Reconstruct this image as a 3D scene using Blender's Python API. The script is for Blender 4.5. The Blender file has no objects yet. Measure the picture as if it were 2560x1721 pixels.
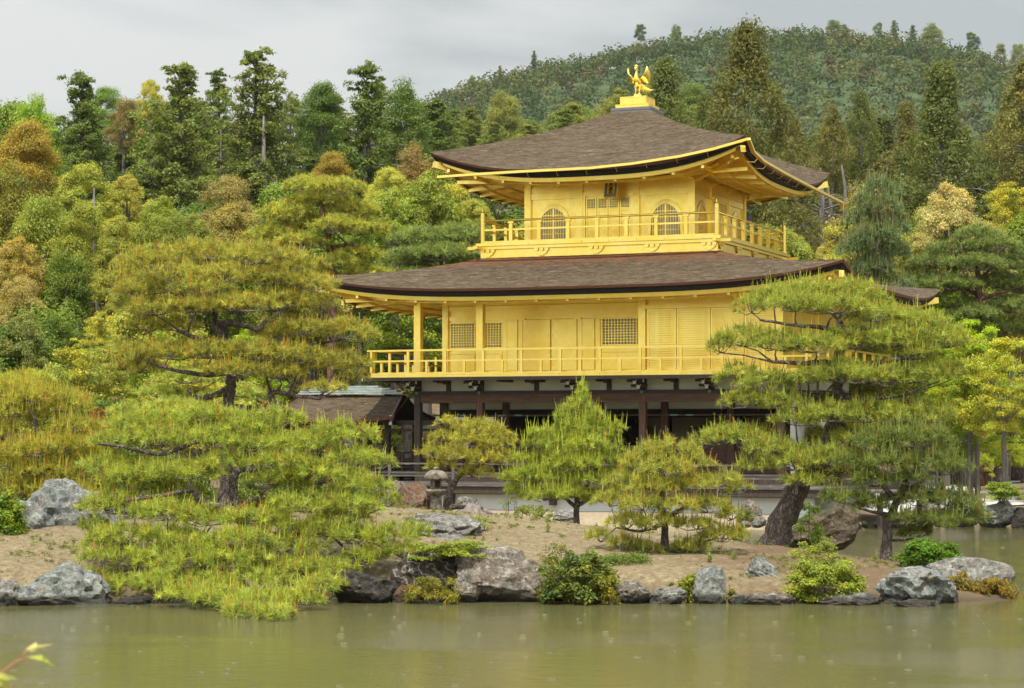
import bpy, bmesh, math, random
import numpy as np
from mathutils import Vector, Matrix, noise as mnoise

random.seed(7)
RNG = np.random.default_rng(11)
SC = bpy.context.scene
COL = SC.collection
R = math.radians

# ------------------------------------------------------------------ camera
FPX, IW, IH, PITCH, HC = 5374.0, 2560.0, 1721.0, 0.0398, 2.793
cam_d = bpy.data.cameras.new('camera')
cam = bpy.data.objects.new('camera', cam_d); COL.objects.link(cam)
cam.location = (0, 0, HC); cam.rotation_euler = (math.pi / 2 + PITCH, 0, 0)
cam_d.sensor_width = 36.0; cam_d.lens = FPX / IW * 36.0
cam_d.clip_start = 0.2; cam_d.clip_end = 4000
cam_d.dof.use_dof = True; cam_d.dof.focus_distance = 48.0; cam_d.dof.aperture_fstop = 9.0
SC.camera = cam

# ------------------------------------------------------------------ world, sun, exposure
SUN_DIR = Vector((-0.10, -0.42, 1.0)).normalized()
world = bpy.data.worlds.new('World'); SC.world = world; world.use_nodes = True
wt = world.node_tree; wn = wt.nodes; wl = wt.links
for n in list(wn): wn.remove(n)
w_out = wn.new('ShaderNodeOutputWorld'); w_bg = wn.new('ShaderNodeBackground')
w_sky = wn.new('ShaderNodeTexSky'); w_sky.sky_type = 'NISHITA'; w_sky.sun_disc = False
w_sky.sun_elevation = math.asin(SUN_DIR.z)
w_sky.sun_rotation = math.atan2(SUN_DIR.x, SUN_DIR.y)
w_sky.dust_density = 2.0
w_tc = wn.new('ShaderNodeTexCoord')
w_mp = wn.new('ShaderNodeMapping'); w_mp.inputs['Scale'].default_value = (1.0, 1.0, 2.6)
w_mp.inputs['Location'].default_value = (0.35, 0.0, 0.2)
w_no = wn.new('ShaderNodeTexNoise'); w_no.inputs['Scale'].default_value = 5.2
w_no.inputs['Detail'].default_value = 6.0; w_no.inputs['Roughness'].default_value = 0.5
w_no.inputs['Distortion'].default_value = 0.35
w_rp = wn.new('ShaderNodeValToRGB')
w_rp.color_ramp.elements[0].position = 0.40; w_rp.color_ramp.elements[0].color = (3.15, 3.33, 3.32, 1)
w_rp.color_ramp.elements[1].position = 0.60; w_rp.color_ramp.elements[1].color = (4.75, 4.80, 4.68, 1)
w_mx = wn.new('ShaderNodeMix'); w_mx.data_type = 'RGBA'; w_mx.inputs[0].default_value = 0.92
wl.new(w_tc.outputs['Generated'], w_mp.inputs['Vector']); wl.new(w_mp.outputs['Vector'], w_no.inputs['Vector'])
wl.new(w_no.outputs['Fac'], w_rp.inputs['Fac'])
w_dt = wn.new('ShaderNodeVectorMath'); w_dt.operation = 'DOT_PRODUCT'; w_dt.inputs[1].default_value = tuple(SUN_DIR)
w_mr = wn.new('ShaderNodeMapRange'); w_mr.interpolation_type = 'SMOOTHSTEP'
for k_, v_ in (('From Min', -0.4), ('From Max', 1.0), ('To Min', 1.0), ('To Max', 3.2)): w_mr.inputs[k_].default_value = v_
w_sc = wn.new('ShaderNodeVectorMath'); w_sc.operation = 'SCALE'
wl.new(w_tc.outputs['Generated'], w_dt.inputs[0]); wl.new(w_dt.outputs['Value'], w_mr.inputs['Value'])
wl.new(w_rp.outputs['Color'], w_sc.inputs[0]); wl.new(w_mr.outputs['Result'], w_sc.inputs['Scale'])
wl.new(w_sky.outputs['Color'], w_mx.inputs[6]); wl.new(w_sc.outputs['Vector'], w_mx.inputs[7])
wl.new(w_mx.outputs[2], w_bg.inputs['Color']); w_bg.inputs['Strength'].default_value = 0.082
wl.new(w_bg.outputs['Background'], w_out.inputs['Surface'])

sun_d = bpy.data.lights.new('sun', 'SUN'); sun_d.energy = 3.1; sun_d.angle = R(1.0); sun_d.color = (1.0, 0.94, 0.84)
sun = bpy.data.objects.new('sun', sun_d); COL.objects.link(sun)
sun.rotation_euler = SUN_DIR.to_track_quat('Z', 'Y').to_euler(); sun.location = (0, 0, 60)

SC.view_settings.view_transform = 'Standard'
try: SC.view_settings.look = 'None'
except Exception: pass
SC.view_settings.gamma = 1.0; SC.view_settings.use_curve_mapping = False
SC.view_settings.exposure = 0.82
SC.render.engine = 'CYCLES'
SC.cycles.max_bounces = 7; SC.cycles.diffuse_bounces = 3; SC.cycles.glossy_bounces = 5
SC.cycles.transmission_bounces = 3; SC.cycles.transparent_max_bounces = 4
SC.cycles.caustics_reflective = False; SC.cycles.caustics_refractive = False
SC.cycles.use_denoising = True

# ------------------------------------------------------------------ helpers
def P(u, v, d):
    """Point at distance d (world Y) seen at photograph pixel (u, v)."""
    cx = (u - IW / 2) / FPX; cy = (IH / 2 - v) / FPX
    yy = math.cos(PITCH) - math.sin(PITCH) * cy; zz = math.sin(PITCH) + math.cos(PITCH) * cy
    t = d / yy
    return Vector((cx * t, d, HC + zz * t))
def M_PX(d): return d / FPX            # metres per photograph pixel at distance d

def smooth(a, b, x):
    t = np.clip((np.asarray(x, float) - a) / (b - a), 0, 1); return t * t * (3 - 2 * t)

def tag(o, label=None, cat=None, group=None, kind=None):
    if label: o['label'] = label
    if cat: o['category'] = cat
    if group: o['group'] = group
    if kind: o['kind'] = kind
    return o
def thing(name, label, cat, loc=(0, 0, 0), rotz=0.0, group=None):
    o = bpy.data.objects.new(name, None); COL.objects.link(o)
    o.location = loc; o.rotation_euler = (0, 0, rotz); o.empty_display_size = 0.3
    return tag(o, label, cat, group)
def link(name, me, parent=None):
    o = bpy.data.objects.new(name, me); COL.objects.link(o)
    if parent: o.parent = parent
    return o
def copy_tree(o, parent=None):
    c = o.copy(); COL.objects.link(c)
    if parent is not None: c.parent = parent
    for ch in list(o.children): copy_tree(ch, c)
    return c

class MB:
    """collects simple solids; build() links them as one mesh object"""
    def __init__(s): s.v = []; s.f = []; s.m = []; s.sm = []; s.mi = 0; s.smooth = False
    def _add(s, vs, fs):
        b = len(s.v); s.v += [tuple(p) for p in vs]
        for f in fs:
            s.f.append([b + i for i in f]); s.m.append(s.mi); s.sm.append(s.smooth)
        return s
    def box(s, x0, x1, y0, y1, z0, z1):
        return s._add([(x0,y0,z0),(x1,y0,z0),(x1,y1,z0),(x0,y1,z0),(x0,y0,z1),(x1,y0,z1),(x1,y1,z1),(x0,y1,z1)],
            [(0,3,2,1),(4,5,6,7),(0,1,5,4),(1,2,6,5),(2,3,7,6),(3,0,4,7)])
    def beam(s, a, b, w, h, up=(0, 0, 1)):
        a = Vector(a); b = Vector(b); d = (b - a).normalized(); up = Vector(up)
        r = d.cross(up).normalized() * (w / 2); u = r.cross(d).normalized() * (h / 2)
        vs = [a - r - u, a + r - u, a + r + u, a - r + u, b - r - u, b + r - u, b + r + u, b - r + u]
        return s._add(vs, [(0,1,2,3),(7,6,5,4),(0,4,5,1),(1,5,6,2),(2,6,7,3),(3,7,4,0)])
    def prism(s, poly, y0, y1, plane='xz'):
        n = len(poly)
        def q(p, y): return (p[0], y, p[1]) if plane == 'xz' else ((y, p[0], p[1]) if plane == 'yz' else (p[0], p[1], y))
        vs = [q(p, y0) for p in poly] + [q(p, y1) for p in poly]
        return s._add(vs, [tuple(range(n)), tuple(range(2*n-1, n-1, -1))] + [(i, n+i, n+(i+1)%n, (i+1)%n) for i in range(n)])
    def tube(s, pts, rad, n=8, wob=0.0, cap=True, twist=0.0):
        pts = [Vector(p) for p in pts]; k = len(pts)
        if not hasattr(rad, '__len__'): rad = [rad] * k
        ref = Vector((0.13, 1, 0.21)).normalized(); rings = []
        for i in range(k):
            d = (pts[min(i+1, k-1)] - pts[max(i-1, 0)]).normalized()
            if abs(d.dot(ref)) > 0.95: ref = Vector((1, 0.1, 0.2)).normalized()
            a = d.cross(ref).normalized(); b = d.cross(a)
            rings.append([pts[i] + (a * math.cos(t) + b * math.sin(t)) * rad[i] * (1 + wob * random.uniform(-1, 1))
                          for t in [2*math.pi*j/n + twist*i for j in range(n)]])
        vs = [p for r_ in rings for p in r_]
        fs = [(i*n+j, i*n+(j+1)%n, (i+1)*n+(j+1)%n, (i+1)*n+j) for i in range(k-1) for j in range(n)]
        if cap: fs += [tuple(range(n-1, -1, -1)), tuple(range((k-1)*n, k*n))]
        return s._add(vs, fs)
    def lathe(s, prof, n=20, c=(0, 0)):
        k = len(prof)
        vs = [(c[0]+r*math.cos(2*math.pi*j/n), c[1]+r*math.sin(2*math.pi*j/n), z) for r, z in prof for j in range(n)]
        fs = [(i*n+j, i*n+(j+1)%n, (i+1)*n+(j+1)%n, (i+1)*n+j) for i in range(k-1) for j in range(n)]
        return s._add(vs, fs + [tuple(range(n-1, -1, -1)), tuple(range((k-1)*n, k*n))])
    def grid(s, pts):
        a = len(pts); b = len(pts[0])
        return s._add([p for row in pts for p in row], [(i*b+j, i*b+j+1, (i+1)*b+j+1, (i+1)*b+j) for i in range(a-1) for j in range(b-1)])
    def mesh(s, name, mats):
        me = bpy.data.meshes.new(name); me.from_pydata(s.v, [], s.f)
        for m in (mats if isinstance(mats, (list, tuple)) else [mats]): me.materials.append(m)
        me.polygons.foreach_set('material_index', s.m); me.polygons.foreach_set('use_smooth', s.sm)
        me.update(); return me
    def build(s, name, mats, parent=None, bevel=0.0):
        o = link(name, s.mesh(name, mats), parent)
        if bevel: 
            md = o.modifiers.new('bevel', 'BEVEL'); md.width = bevel; md.segments = 1; md.limit_method = 'ANGLE'
        return o

def np_mesh(name, V, F, col=None, mats=(), mi=None, smooth_=False):
    """numpy mesh: V (n,3), F (m,k) all faces with k corners"""
    me = bpy.data.meshes.new(name); n, (m, k) = len(V), F.shape
    me.vertices.add(n); me.vertices.foreach_set('co', np.ascontiguousarray(V, np.float32).ravel())
    me.loops.add(m * k); me.loops.foreach_set('vertex_index', np.ascontiguousarray(F, np.int32).ravel())
    me.polygons.add(m); me.polygons.foreach_set('loop_start', np.arange(0, m*k, k, dtype=np.int32))
    me.polygons.foreach_set('loop_total', np.full(m, k, np.int32))
    if mi is not None: me.polygons.foreach_set('material_index', np.asarray(mi, np.int32))
    me.polygons.foreach_set('use_smooth', np.full(m, smooth_, bool))
    for q in mats: me.materials.append(q)
    if col is not None:
        at = me.attributes.new('tint', 'FLOAT_COLOR', 'POINT')
        c4 = np.ones((n, 4), np.float32); c4[:, :3] = col; at.data.foreach_set('color', c4.ravel())
    me.update(calc_edges=True); return me

# ------------------------------------------------------------------ materials
def new_mat(name):
    m = bpy.data.materials.new(name); m.use_nodes = True
    nt = m.node_tree; return m, nt, nt.nodes['Principled BSDF']
def nd(nt, t, **kw):
    n = nt.nodes.new(t)
    for k, v in kw.items():
        if k in n.inputs: n.inputs[k].default_value = v
        else: setattr(n, k, v)
    return n
def coords(nt, scale=(1, 1, 1), which='Object', rot=(0, 0, 0)):
    tc = nd(nt, 'ShaderNodeTexCoord'); mp = nd(nt, 'ShaderNodeMapping')
    mp.inputs['Scale'].default_value = scale; mp.inputs['Rotation'].default_value = rot
    nt.links.new(tc.outputs[which], mp.inputs['Vector']); return mp.outputs['Vector']
def geo_pos(nt, scale=(1, 1, 1)):
    g = nd(nt, 'ShaderNodeNewGeometry'); mp = nd(nt, 'ShaderNodeMapping'); mp.inputs['Scale'].default_value = scale
    nt.links.new(g.outputs['Position'], mp.inputs['Vector']); return mp.outputs['Vector']
def noise_n(nt, vec, scale, detail=4, rough=0.55, dist=0.0):
    n = nd(nt, 'ShaderNodeTexNoise', Scale=scale, Detail=detail, Roughness=rough, Distortion=dist)
    nt.links.new(vec, n.inputs['Vector']); return n.outputs['Fac']
def ramp(nt, fac, stops):
    r = nd(nt, 'ShaderNodeValToRGB'); e = r.color_ramp.elements
    while len(e) < len(stops): e.new(0.5)
    for el, (p, c) in zip(e, stops): el.position = p; el.color = (*c, 1)
    nt.links.new(fac, r.inputs['Fac']); return r.outputs['Color']
def bump(nt, bsdf, h, strength=0.3, dist=0.02):
    b = nd(nt, 'ShaderNodeBump', Strength=strength, Distance=dist)
    nt.links.new(h, b.inputs['Height']); nt.links.new(b.outputs['Normal'], bsdf.inputs['Normal'])
def mixc(nt, fac, a, b, mode='MIX'):
    m = nd(nt, 'ShaderNodeMix', data_type='RGBA', blend_type=mode)
    for sock, val in ((m.inputs[0], fac), (m.inputs[6], a), (m.inputs[7], b)):
        if hasattr(val, 'is_output'): nt.links.new(val, sock)
        elif isinstance(val, (int, float)): sock.default_value = val
        else: sock.default_value = (*val, 1)
    return m.outputs[2]

def simple(name, stops, scale=6, stretch=(1, 1, 1), rough=0.7, metal=0.0, bmp=0.0, bscale=None, detail=5, which='Object'):
    m, nt, b = new_mat(name); vec = coords(nt, stretch, which)
    f = noise_n(nt, vec, scale, detail)
    nt.links.new(ramp(nt, f, stops), b.inputs['Base Color'])
    b.inputs['Roughness'].default_value = rough; b.inputs['Metallic'].default_value = metal
    if bmp: bump(nt, b, noise_n(nt, vec, bscale or scale * 2, 5), bmp, 0.02)
    return m

# gold leaf over lacquer: a soft metal
M_GOLD, nt, b = new_mat('gold_leaf'); vec = coords(nt)
f = noise_n(nt, vec, 1.7, 5); f2 = noise_n(nt, vec, 30.0, 3)
sn = nd(nt, 'ShaderNodeVectorMath', operation='SNAP'); of = nd(nt, 'ShaderNodeVectorMath', operation='ADD'); of.inputs[1].default_value = (0.037, 0.041, 0.029)
nt.links.new(vec, of.inputs[0]); nt.links.new(of.outputs['Vector'], sn.inputs[0]); sn.inputs[1].default_value = (0.127, 0.127, 0.127)
wn_ = nd(nt, 'ShaderNodeTexWhiteNoise'); nt.links.new(sn.outputs['Vector'], wn_.inputs['Vector'])
c = ramp(nt, f, [(0.3, (0.94, 0.69, 0.13)), (0.5, (0.97, 0.745, 0.18)), (0.72, (0.99, 0.79, 0.25))])
c = mixc(nt, ramp(nt, wn_.outputs['Value'], [(0.0, (0, 0, 0)), (1.0, (0.22, 0.22, 0.22))]), c, (0.85, 0.58, 0.06))
wr = noise_n(nt, coords(nt, (1, 1, 0.45)), 2.4, 7, 0.72)
c = mixc(nt, ramp(nt, wr, [(0.54, (0, 0, 0)), (0.72, (0.38, 0.38, 0.38))]), c, (0.70, 0.49, 0.07))
nt.links.new(c, b.inputs['Base Color']); b.inputs['Metallic'].default_value = 1.0
rm = nd(nt, 'ShaderNodeMath', operation='MULTIPLY_ADD'); nt.links.new(wn_.outputs['Value'], rm.inputs[0]); rm.inputs[1].default_value = 0.14; nt.links.new(f2, rm.inputs[2])
rr = nd(nt, 'ShaderNodeMapRange'); nt.links.new(rm.outputs[0], rr.inputs['Value']); rr.inputs['To Min'].default_value = 0.22; rr.inputs['To Max'].default_value = 0.42
nt.links.new(rr.outputs['Result'], b.inputs['Roughness']); bump(nt, b, f2, 0.12, 0.01)

# cypress-bark shingle
M_SHINGLE, nt, b = new_mat('bark_shingle')
f1 = noise_n(nt, coords(nt, (1.3, 1.3, 13)), 1.5, 7, 0.78); f0 = noise_n(nt, coords(nt, (5, 5, 40)), 1.3, 5, 0.8)
mm = nd(nt, 'ShaderNodeMath', operation='MULTIPLY_ADD'); nt.links.new(f0, mm.inputs[0]); mm.inputs[1].default_value = 0.55; 
m2 = nd(nt, 'ShaderNodeMath', operation='MULTIPLY'); nt.links.new(f1, m2.inputs[0]); m2.inputs[1].default_value = 0.45; nt.links.new(m2.outputs[0], mm.inputs[2])
c1 = ramp(nt, mm.outputs['Value'], [(0.36, (0.020, 0.0140, 0.0080)), (0.46, (0.058, 0.0425, 0.0265)), (0.54, (0.102, 0.077, 0.051)), (0.64, (0.205, 0.164, 0.117))])
v2 = coords(nt); f3 = noise_n(nt, v2, 0.55, 5, 0.6)
c1 = mixc(nt, ramp(nt, f3, [(0.50, (0, 0, 0)), (0.78, (0.32, 0.32, 0.32))]), c1, (0.13, 0.105, 0.072))
f4 = noise_n(nt, coords(nt, (1, 1, 4)), 3.0, 6, 0.75)
c1 = mixc(nt, ramp(nt, f4, [(0.56, (0, 0, 0)), (0.70, (0.55, 0.55, 0.55))]), c1, (0.075, 0.037, 0.017))
nt.links.new(c1, b.inputs['Base Color']); b.inputs['Roughness'].default_value = 0.85; b.inputs['Specular IOR Level'].default_value = 0.08; bump(nt, b, f1, 0.8, 0.05)

# the same shingle with the rusty drip stain under the upper storey
M_SHINGLE2 = M_SHINGLE.copy(); M_SHINGLE2.name = 'bark_shingle_stained'; nt = M_SHINGLE2.node_tree; b = nt.nodes['Principled BSDF']
old = b.inputs['Base Color'].links[0].from_socket
tc = nd(nt, 'ShaderNodeTexCoord'); sx = nd(nt, 'ShaderNodeSeparateXYZ'); nt.links.new(tc.outputs['Object'], sx.inputs['Vector'])
mr = nd(nt, 'ShaderNodeMapRange'); nt.links.new(sx.outputs['Z'], mr.inputs['Value']); mr.inputs['From Min'].default_value = 7.5; mr.inputs['From Max'].default_value = 8.15
sn = noise_n(nt, coords(nt, (1, 1, 5)), 3.0, 6, 0.7)
mu = nd(nt, 'ShaderNodeMath', operation='MULTIPLY'); nt.links.new(mr.outputs['Result'], mu.inputs[0]); nt.links.new(sn, mu.inputs[1])
fac = ramp(nt, mu.outputs['Value'], [(0.22, (0, 0, 0)), (0.52, (0.85, 0.85, 0.85))])
nt.links.new(mixc(nt, fac, old, (0.17, 0.06, 0.022)), b.inputs['Base Color'])

M_EDGE_RED = simple('roof_edge_bark', [(0.3, (0.09, 0.03, 0.015)), (0.7, (0.2, 0.075, 0.04))], 8, (1, 1, 12), 0.8, bmp=0.3)
M_BLACK = simple('dark_lacquer_and_shade', [(0.3, (0.012, 0.010, 0.009)), (0.7, (0.03, 0.025, 0.02))], 5, (1, 1, 8), 0.6)  # lacquer black; also stands in for shade at the gable end and lantern hollow
M_BLACK.node_tree.nodes['Principled BSDF'].inputs['Specular IOR Level'].default_value = 0.12
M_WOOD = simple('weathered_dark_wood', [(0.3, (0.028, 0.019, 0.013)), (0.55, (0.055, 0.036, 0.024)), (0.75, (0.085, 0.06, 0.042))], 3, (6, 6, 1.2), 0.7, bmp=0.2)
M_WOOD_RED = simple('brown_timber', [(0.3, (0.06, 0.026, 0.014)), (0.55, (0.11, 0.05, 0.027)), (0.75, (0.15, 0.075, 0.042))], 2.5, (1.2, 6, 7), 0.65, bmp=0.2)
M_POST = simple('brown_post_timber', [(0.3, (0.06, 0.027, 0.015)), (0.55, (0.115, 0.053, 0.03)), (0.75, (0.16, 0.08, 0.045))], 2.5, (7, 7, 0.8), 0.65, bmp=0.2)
M_DECK = simple('grey_deck_wood', [(0.3, (0.06, 0.05, 0.045)), (0.55, (0.12, 0.105, 0.095)), (0.75, (0.2, 0.18, 0.165))], 3, (1, 7, 7), 0.75, bmp=0.25)
M_PLASTER = simple('white_plaster', [(0.3, (0.66, 0.66, 0.62)), (0.7, (0.78, 0.78, 0.74))], 2, rough=0.9)
M_WHITE = simple('white_paint', [(0.3, (0.74, 0.74, 0.72)), (0.7, (0.82, 0.82, 0.8))], 9, rough=0.6)
M_PODIUM = simple('pale_podium_plaster', [(0.3, (0.60, 0.63, 0.64)), (0.7, (0.74, 0.76, 0.76))], 1.2, rough=0.85)
M_COPPER = simple('verdigris_copper', [(0.35, (0.25, 0.31, 0.29)), (0.6, (0.42, 0.49, 0.47)), (0.75, (0.62, 0.67, 0.65))], 3, (1, 6, 6), 0.6)
M_PATINA = simple('green_patina_fitting', [(0.3, (0.10, 0.22, 0.19)), (0.7, (0.2, 0.36, 0.31))], 20, rough=0.6)
M_SCREEN = simple('paper_screen', [(0.3, (0.62, 0.50, 0.37)), (0.7, (0.70, 0.58, 0.43))], 2, rough=0.9)
M_PAPER = simple('aged_scroll_paper', [(0.3, (0.42, 0.37, 0.27)), (0.7, (0.55, 0.49, 0.37))], 4, rough=0.9)
M_INK = simple('black_ink', [(0.3, (0.012, 0.012, 0.012)), (0.7, (0.03, 0.03, 0.03))], 8, rough=0.7)
M_PANEL = simple('lead_grey_roof_cap', [(0.3, (0.10, 0.095, 0.10)), (0.7, (0.19, 0.18, 0.185))], 4, (1, 1, 14), 0.55)
M_GRANITE = simple('lichened_granite', [(0.36, (0.055, 0.045, 0.035)), (0.5, (0.14, 0.122, 0.09)), (0.64, (0.24, 0.21, 0.15))], 9, rough=0.95, bmp=0.6, detail=8)
M_BAMBOO = simple('pale_bamboo', [(0.3, (0.42, 0.34, 0.19)), (0.7, (0.56, 0.47, 0.29))], 3, (8, 1, 1), 0.5)

def rock_mat(name, lo, mid, hi, patch, patch2, lichen=(0.50, 0.49, 0.43), veins=False):
    m, nt, b = new_mat(name); vec = coords(nt, (1, 1, 1)); oi = nd(nt, 'ShaderNodeObjectInfo')
    tc = nd(nt, 'ShaderNodeNewGeometry'); vec = tc.outputs['Position']
    f = noise_n(nt, vec, 5.5, 10, 0.80, 0.8); c = ramp(nt, f, [(0.36, lo), (0.48, mid), (0.60, hi)])
    c = mixc(nt, ramp(nt, noise_n(nt, vec, 1.6, 7, 0.7), [(0.48, (0, 0, 0)), (0.62, (0.75, 0.75, 0.75))]), c, patch)
    c = mixc(nt, ramp(nt, noise_n(nt, vec, 2.3, 8, 0.75), [(0.54, (0, 0, 0)), (0.64, (0.7, 0.7, 0.7))]), c, patch2)
    c = mixc(nt, ramp(nt, noise_n(nt, vec, 9.0, 9, 0.8, 0.4), [(0.53, (0, 0, 0)), (0.61, (0.85, 0.85, 0.85))]), c, lichen)
    c = mixc(nt, ramp(nt, noise_n(nt, vec, 13.0, 8, 0.8, 1.2), [(0.40, (0.8, 0.8, 0.8)), (0.47, (0, 0, 0))]), c, tuple(x*.45 for x in lo))
    if veins:
        wv = nd(nt, 'ShaderNodeTexWave', Scale=2.2, Distortion=9.0, Detail=6.0); wv.inputs['Detail Scale'].default_value = 2.6
        nt.links.new(coords(nt, (1, 1, 1), 'Object', (0, R(40), 0)), wv.inputs['Vector'])
        c = mixc(nt, ramp(nt, wv.outputs['Fac'], [(0.88, (0, 0, 0)), (0.97, (0.7, 0.7, 0.7))]), c, (0.36, 0.32, 0.27))
    sz = nd(nt, 'ShaderNodeSeparateXYZ'); nt.links.new(vec, sz.inputs['Vector'])
    wz = nd(nt, 'ShaderNodeMath', operation='MULTIPLY_ADD'); nt.links.new(noise_n(nt, vec, 3.0, 5), wz.inputs[0]); wz.inputs[1].default_value = -0.22; nt.links.new(sz.outputs['Z'], wz.inputs[2])
    c = mixc(nt, ramp(nt, wz.outputs['Value'], [(0.0, (0.78, 0.78, 0.78)), (0.06, (0, 0, 0))]), c, (0.028, 0.025, 0.018))
    nt.links.new(c, b.inputs['Base Color']); b.inputs['Roughness'].default_value = 0.9; b.inputs['Specular IOR Level'].default_value = 0.3
    bump(nt, b, noise_n(nt, vec, 6.0, 10, 0.8, 0.8), 1.0, 0.10); return m
M_ROCK_GREY = rock_mat('grey_garden_rock', (0.07, 0.068, 0.06), (0.19, 0.18, 0.16), (0.36, 0.34, 0.30), (0.20, 0.205, 0.18), (0.24, 0.18, 0.13))
M_ROCK_BLUE = rock_mat('blue_green_rock', (0.08, 0.085, 0.08), (0.20, 0.215, 0.20), (0.38, 0.39, 0.35), (0.17, 0.21, 0.19), (0.27, 0.20, 0.15))
M_ROCK_WARM = rock_mat('warm_mottled_rock', (0.07, 0.056, 0.042), (0.19, 0.16, 0.125), (0.36, 0.32, 0.26), (0.17, 0.12, 0.08), (0.13, 0.17, 0.15))
M_ROCK_DARK = rock_mat('dark_wet_rock', (0.014, 0.012, 0.010), (0.038, 0.033, 0.026), (0.085, 0.072, 0.055), (0.03, 0.026, 0.02), (0.065, 0.042, 0.028), (0.14, 0.13, 0.11))
M_ROCK_VEIN = rock_mat('dark_veined_rock', (0.016, 0.014, 0.011), (0.046, 0.04, 0.029), (0.10, 0.082, 0.06), (0.035, 0.034, 0.018), (0.10, 0.06, 0.038), (0.16, 0.145, 0.11), veins=True)
M_ROCK_RED = rock_mat('rust_brown_rock', (0.07, 0.04, 0.024), (0.18, 0.105, 0.064), (0.29, 0.19, 0.125), (0.20, 0.095, 0.05), (0.14, 0.17, 0.135), (0.34, 0.27, 0.2))
M_ROCK_BROWN = rock_mat('brown_mossy_rock', (0.035, 0.026, 0.016), (0.105, 0.078, 0.047), (0.20, 0.16, 0.11), (0.075, 0.08, 0.03), (0.14, 0.085, 0.05), (0.26, 0.22, 0.16))

def foliage_mat(name, transl=0.35, rough=0.55, spec=0.25):
    m, nt, b = new_mat(name); nt.nodes.remove(b)
    out = nt.nodes['Material Output']
    at = nd(nt, 'ShaderNodeAttribute', attribute_name='tint'); oi = nd(nt, 'ShaderNodeObjectInfo')
    c = mixc(nt, 1.0, oi.outputs['Color'], at.outputs['Color'], 'MULTIPLY')
    p = nd(nt, 'ShaderNodeBsdfPrincipled', Roughness=rough); p.inputs['Specular IOR Level'].default_value = spec
    t = nd(nt, 'ShaderNodeBsdfTranslucent'); mx = nd(nt, 'ShaderNodeMixShader'); mx.inputs[0].default_value = transl
    nt.links.new(c, p.inputs['Base Color'])
    nt.links.new(mixc(nt, 1.0, c, (1.15, 1.2, 0.7), 'MULTIPLY'), t.inputs['Color'])
    nt.links.new(p.outputs[0], mx.inputs[1]); nt.links.new(t.outputs[0], mx.inputs[2]); nt.links.new(mx.outputs[0], out.inputs['Surface'])
    return m
M_LEAF = foliage_mat('leaf_foliage', 0.38)
M_NEEDLE = foliage_mat('pine_needles', 0.30, 0.5, 0.3)

def bark_mat(name, lo, mid, hi, vscale=5.0, stretch=(1, 1, 0.35), bs=0.9):
    m, nt, b = new_mat(name); vec = coords(nt, stretch)
    wv_ = nd(nt, 'ShaderNodeTexNoise', Scale=vscale*.7, Detail=3.0); nt.links.new(vec, wv_.inputs['Vector']); wa_ = nd(nt, 'ShaderNodeVectorMath', operation='MULTIPLY_ADD'); nt.links.new(wv_.outputs['Color'], wa_.inputs[0]); wa_.inputs[1].default_value = (.14, .14, .14); nt.links.new(vec, wa_.inputs[2])
    vo = nd(nt, 'ShaderNodeTexVoronoi', feature='DISTANCE_TO_EDGE', Scale=vscale); nt.links.new(wa_.outputs['Vector'], vo.inputs['Vector'])
    f = noise_n(nt, vec, 9, 6, 0.7); c = ramp(nt, f, [(0.3, lo), (0.5, mid), (0.72, hi)])
    c = mixc(nt, ramp(nt, vo.outputs['Distance'], [(0.0, (0.65, 0.65, 0.65)), (0.16, (0, 0, 0))]), c, tuple(x * 0.55 for x in lo))
    nt.links.new(c, b.inputs['Base Color']); b.inputs['Roughness'].default_value = 0.95
    bump(nt, b, ramp(nt, vo.outputs['Distance'], [(0.0, (0, 0, 0)), (0.2, (1, 1, 1))]), bs, 0.03); return m
M_BARK_PINE = bark_mat('black_pine_bark', (0.06, 0.045, 0.036), (0.15, 0.115, 0.095), (0.27, 0.22, 0.19), 17.0, (1, 1, 0.45))
M_BARK_GREY = bark_mat('grey_cypress_bark', (0.09, 0.08, 0.075), (0.17, 0.155, 0.145), (0.26, 0.24, 0.23), 4.0, (1, 1, 0.12), 0.5)
M_BARK_RED = bark_mat('red_pine_bark', (0.09, 0.045, 0.03), (0.19, 0.095, 0.065), (0.28, 0.16, 0.12), 4.0, (1, 1, 0.4), 0.5)
M_BARK_BRANCH = simple('bare_branch_bark', [(0.3, (0.11, 0.085, 0.07)), (0.7, (0.25, 0.21, 0.185))], 14, (1, 1, 1), 0.9, bmp=0.4)

# pond water: murky green body under a rippled surface
M_WATER, nt, b = new_mat('pond_water')
vec = geo_pos(nt, (1.0, 1.5, 1.0)); body = noise_n(nt, geo_pos(nt), 0.06, 3)
nt.links.new(ramp(nt, body, [(0.35, (0.094, 0.094, 0.036)), (0.65, (0.122, 0.113, 0.050))]), b.inputs['Base Color'])
b.inputs['Roughness'].default_value = 0.05; b.inputs['IOR'].default_value = 1.333
n1 = noise_n(nt, vec, 2.6, 4, 0.6); n2 = noise_n(nt, vec, 14.0, 3, 0.6); n3 = noise_n(nt, geo_pos(nt, (1.0, 2.6, 1.0)), 9.0, 4, 0.7)
su = nd(nt, 'ShaderNodeMath', operation='MULTIPLY_ADD'); nt.links.new(n2, su.inputs[0]); su.inputs[1].default_value = 0.22; nt.links.new(n1, su.inputs[2])
gu = nd(nt, 'ShaderNodeMapRange', interpolation_type='SMOOTHSTEP'); nt.links.new(noise_n(nt, geo_pos(nt, (0.10, 0.22, 1)), 1.0, 3, 0.5), gu.inputs['Value'])
for k_, v_ in (('From Min', 0.44), ('From Max', 0.66), ('To Min', 0.05), ('To Max', 1.0)): gu.inputs[k_].default_value = v_
g3 = nd(nt, 'ShaderNodeMath', operation='MULTIPLY'); nt.links.new(n3, g3.inputs[0]); nt.links.new(gu.outputs['Result'], g3.inputs[1])
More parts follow.
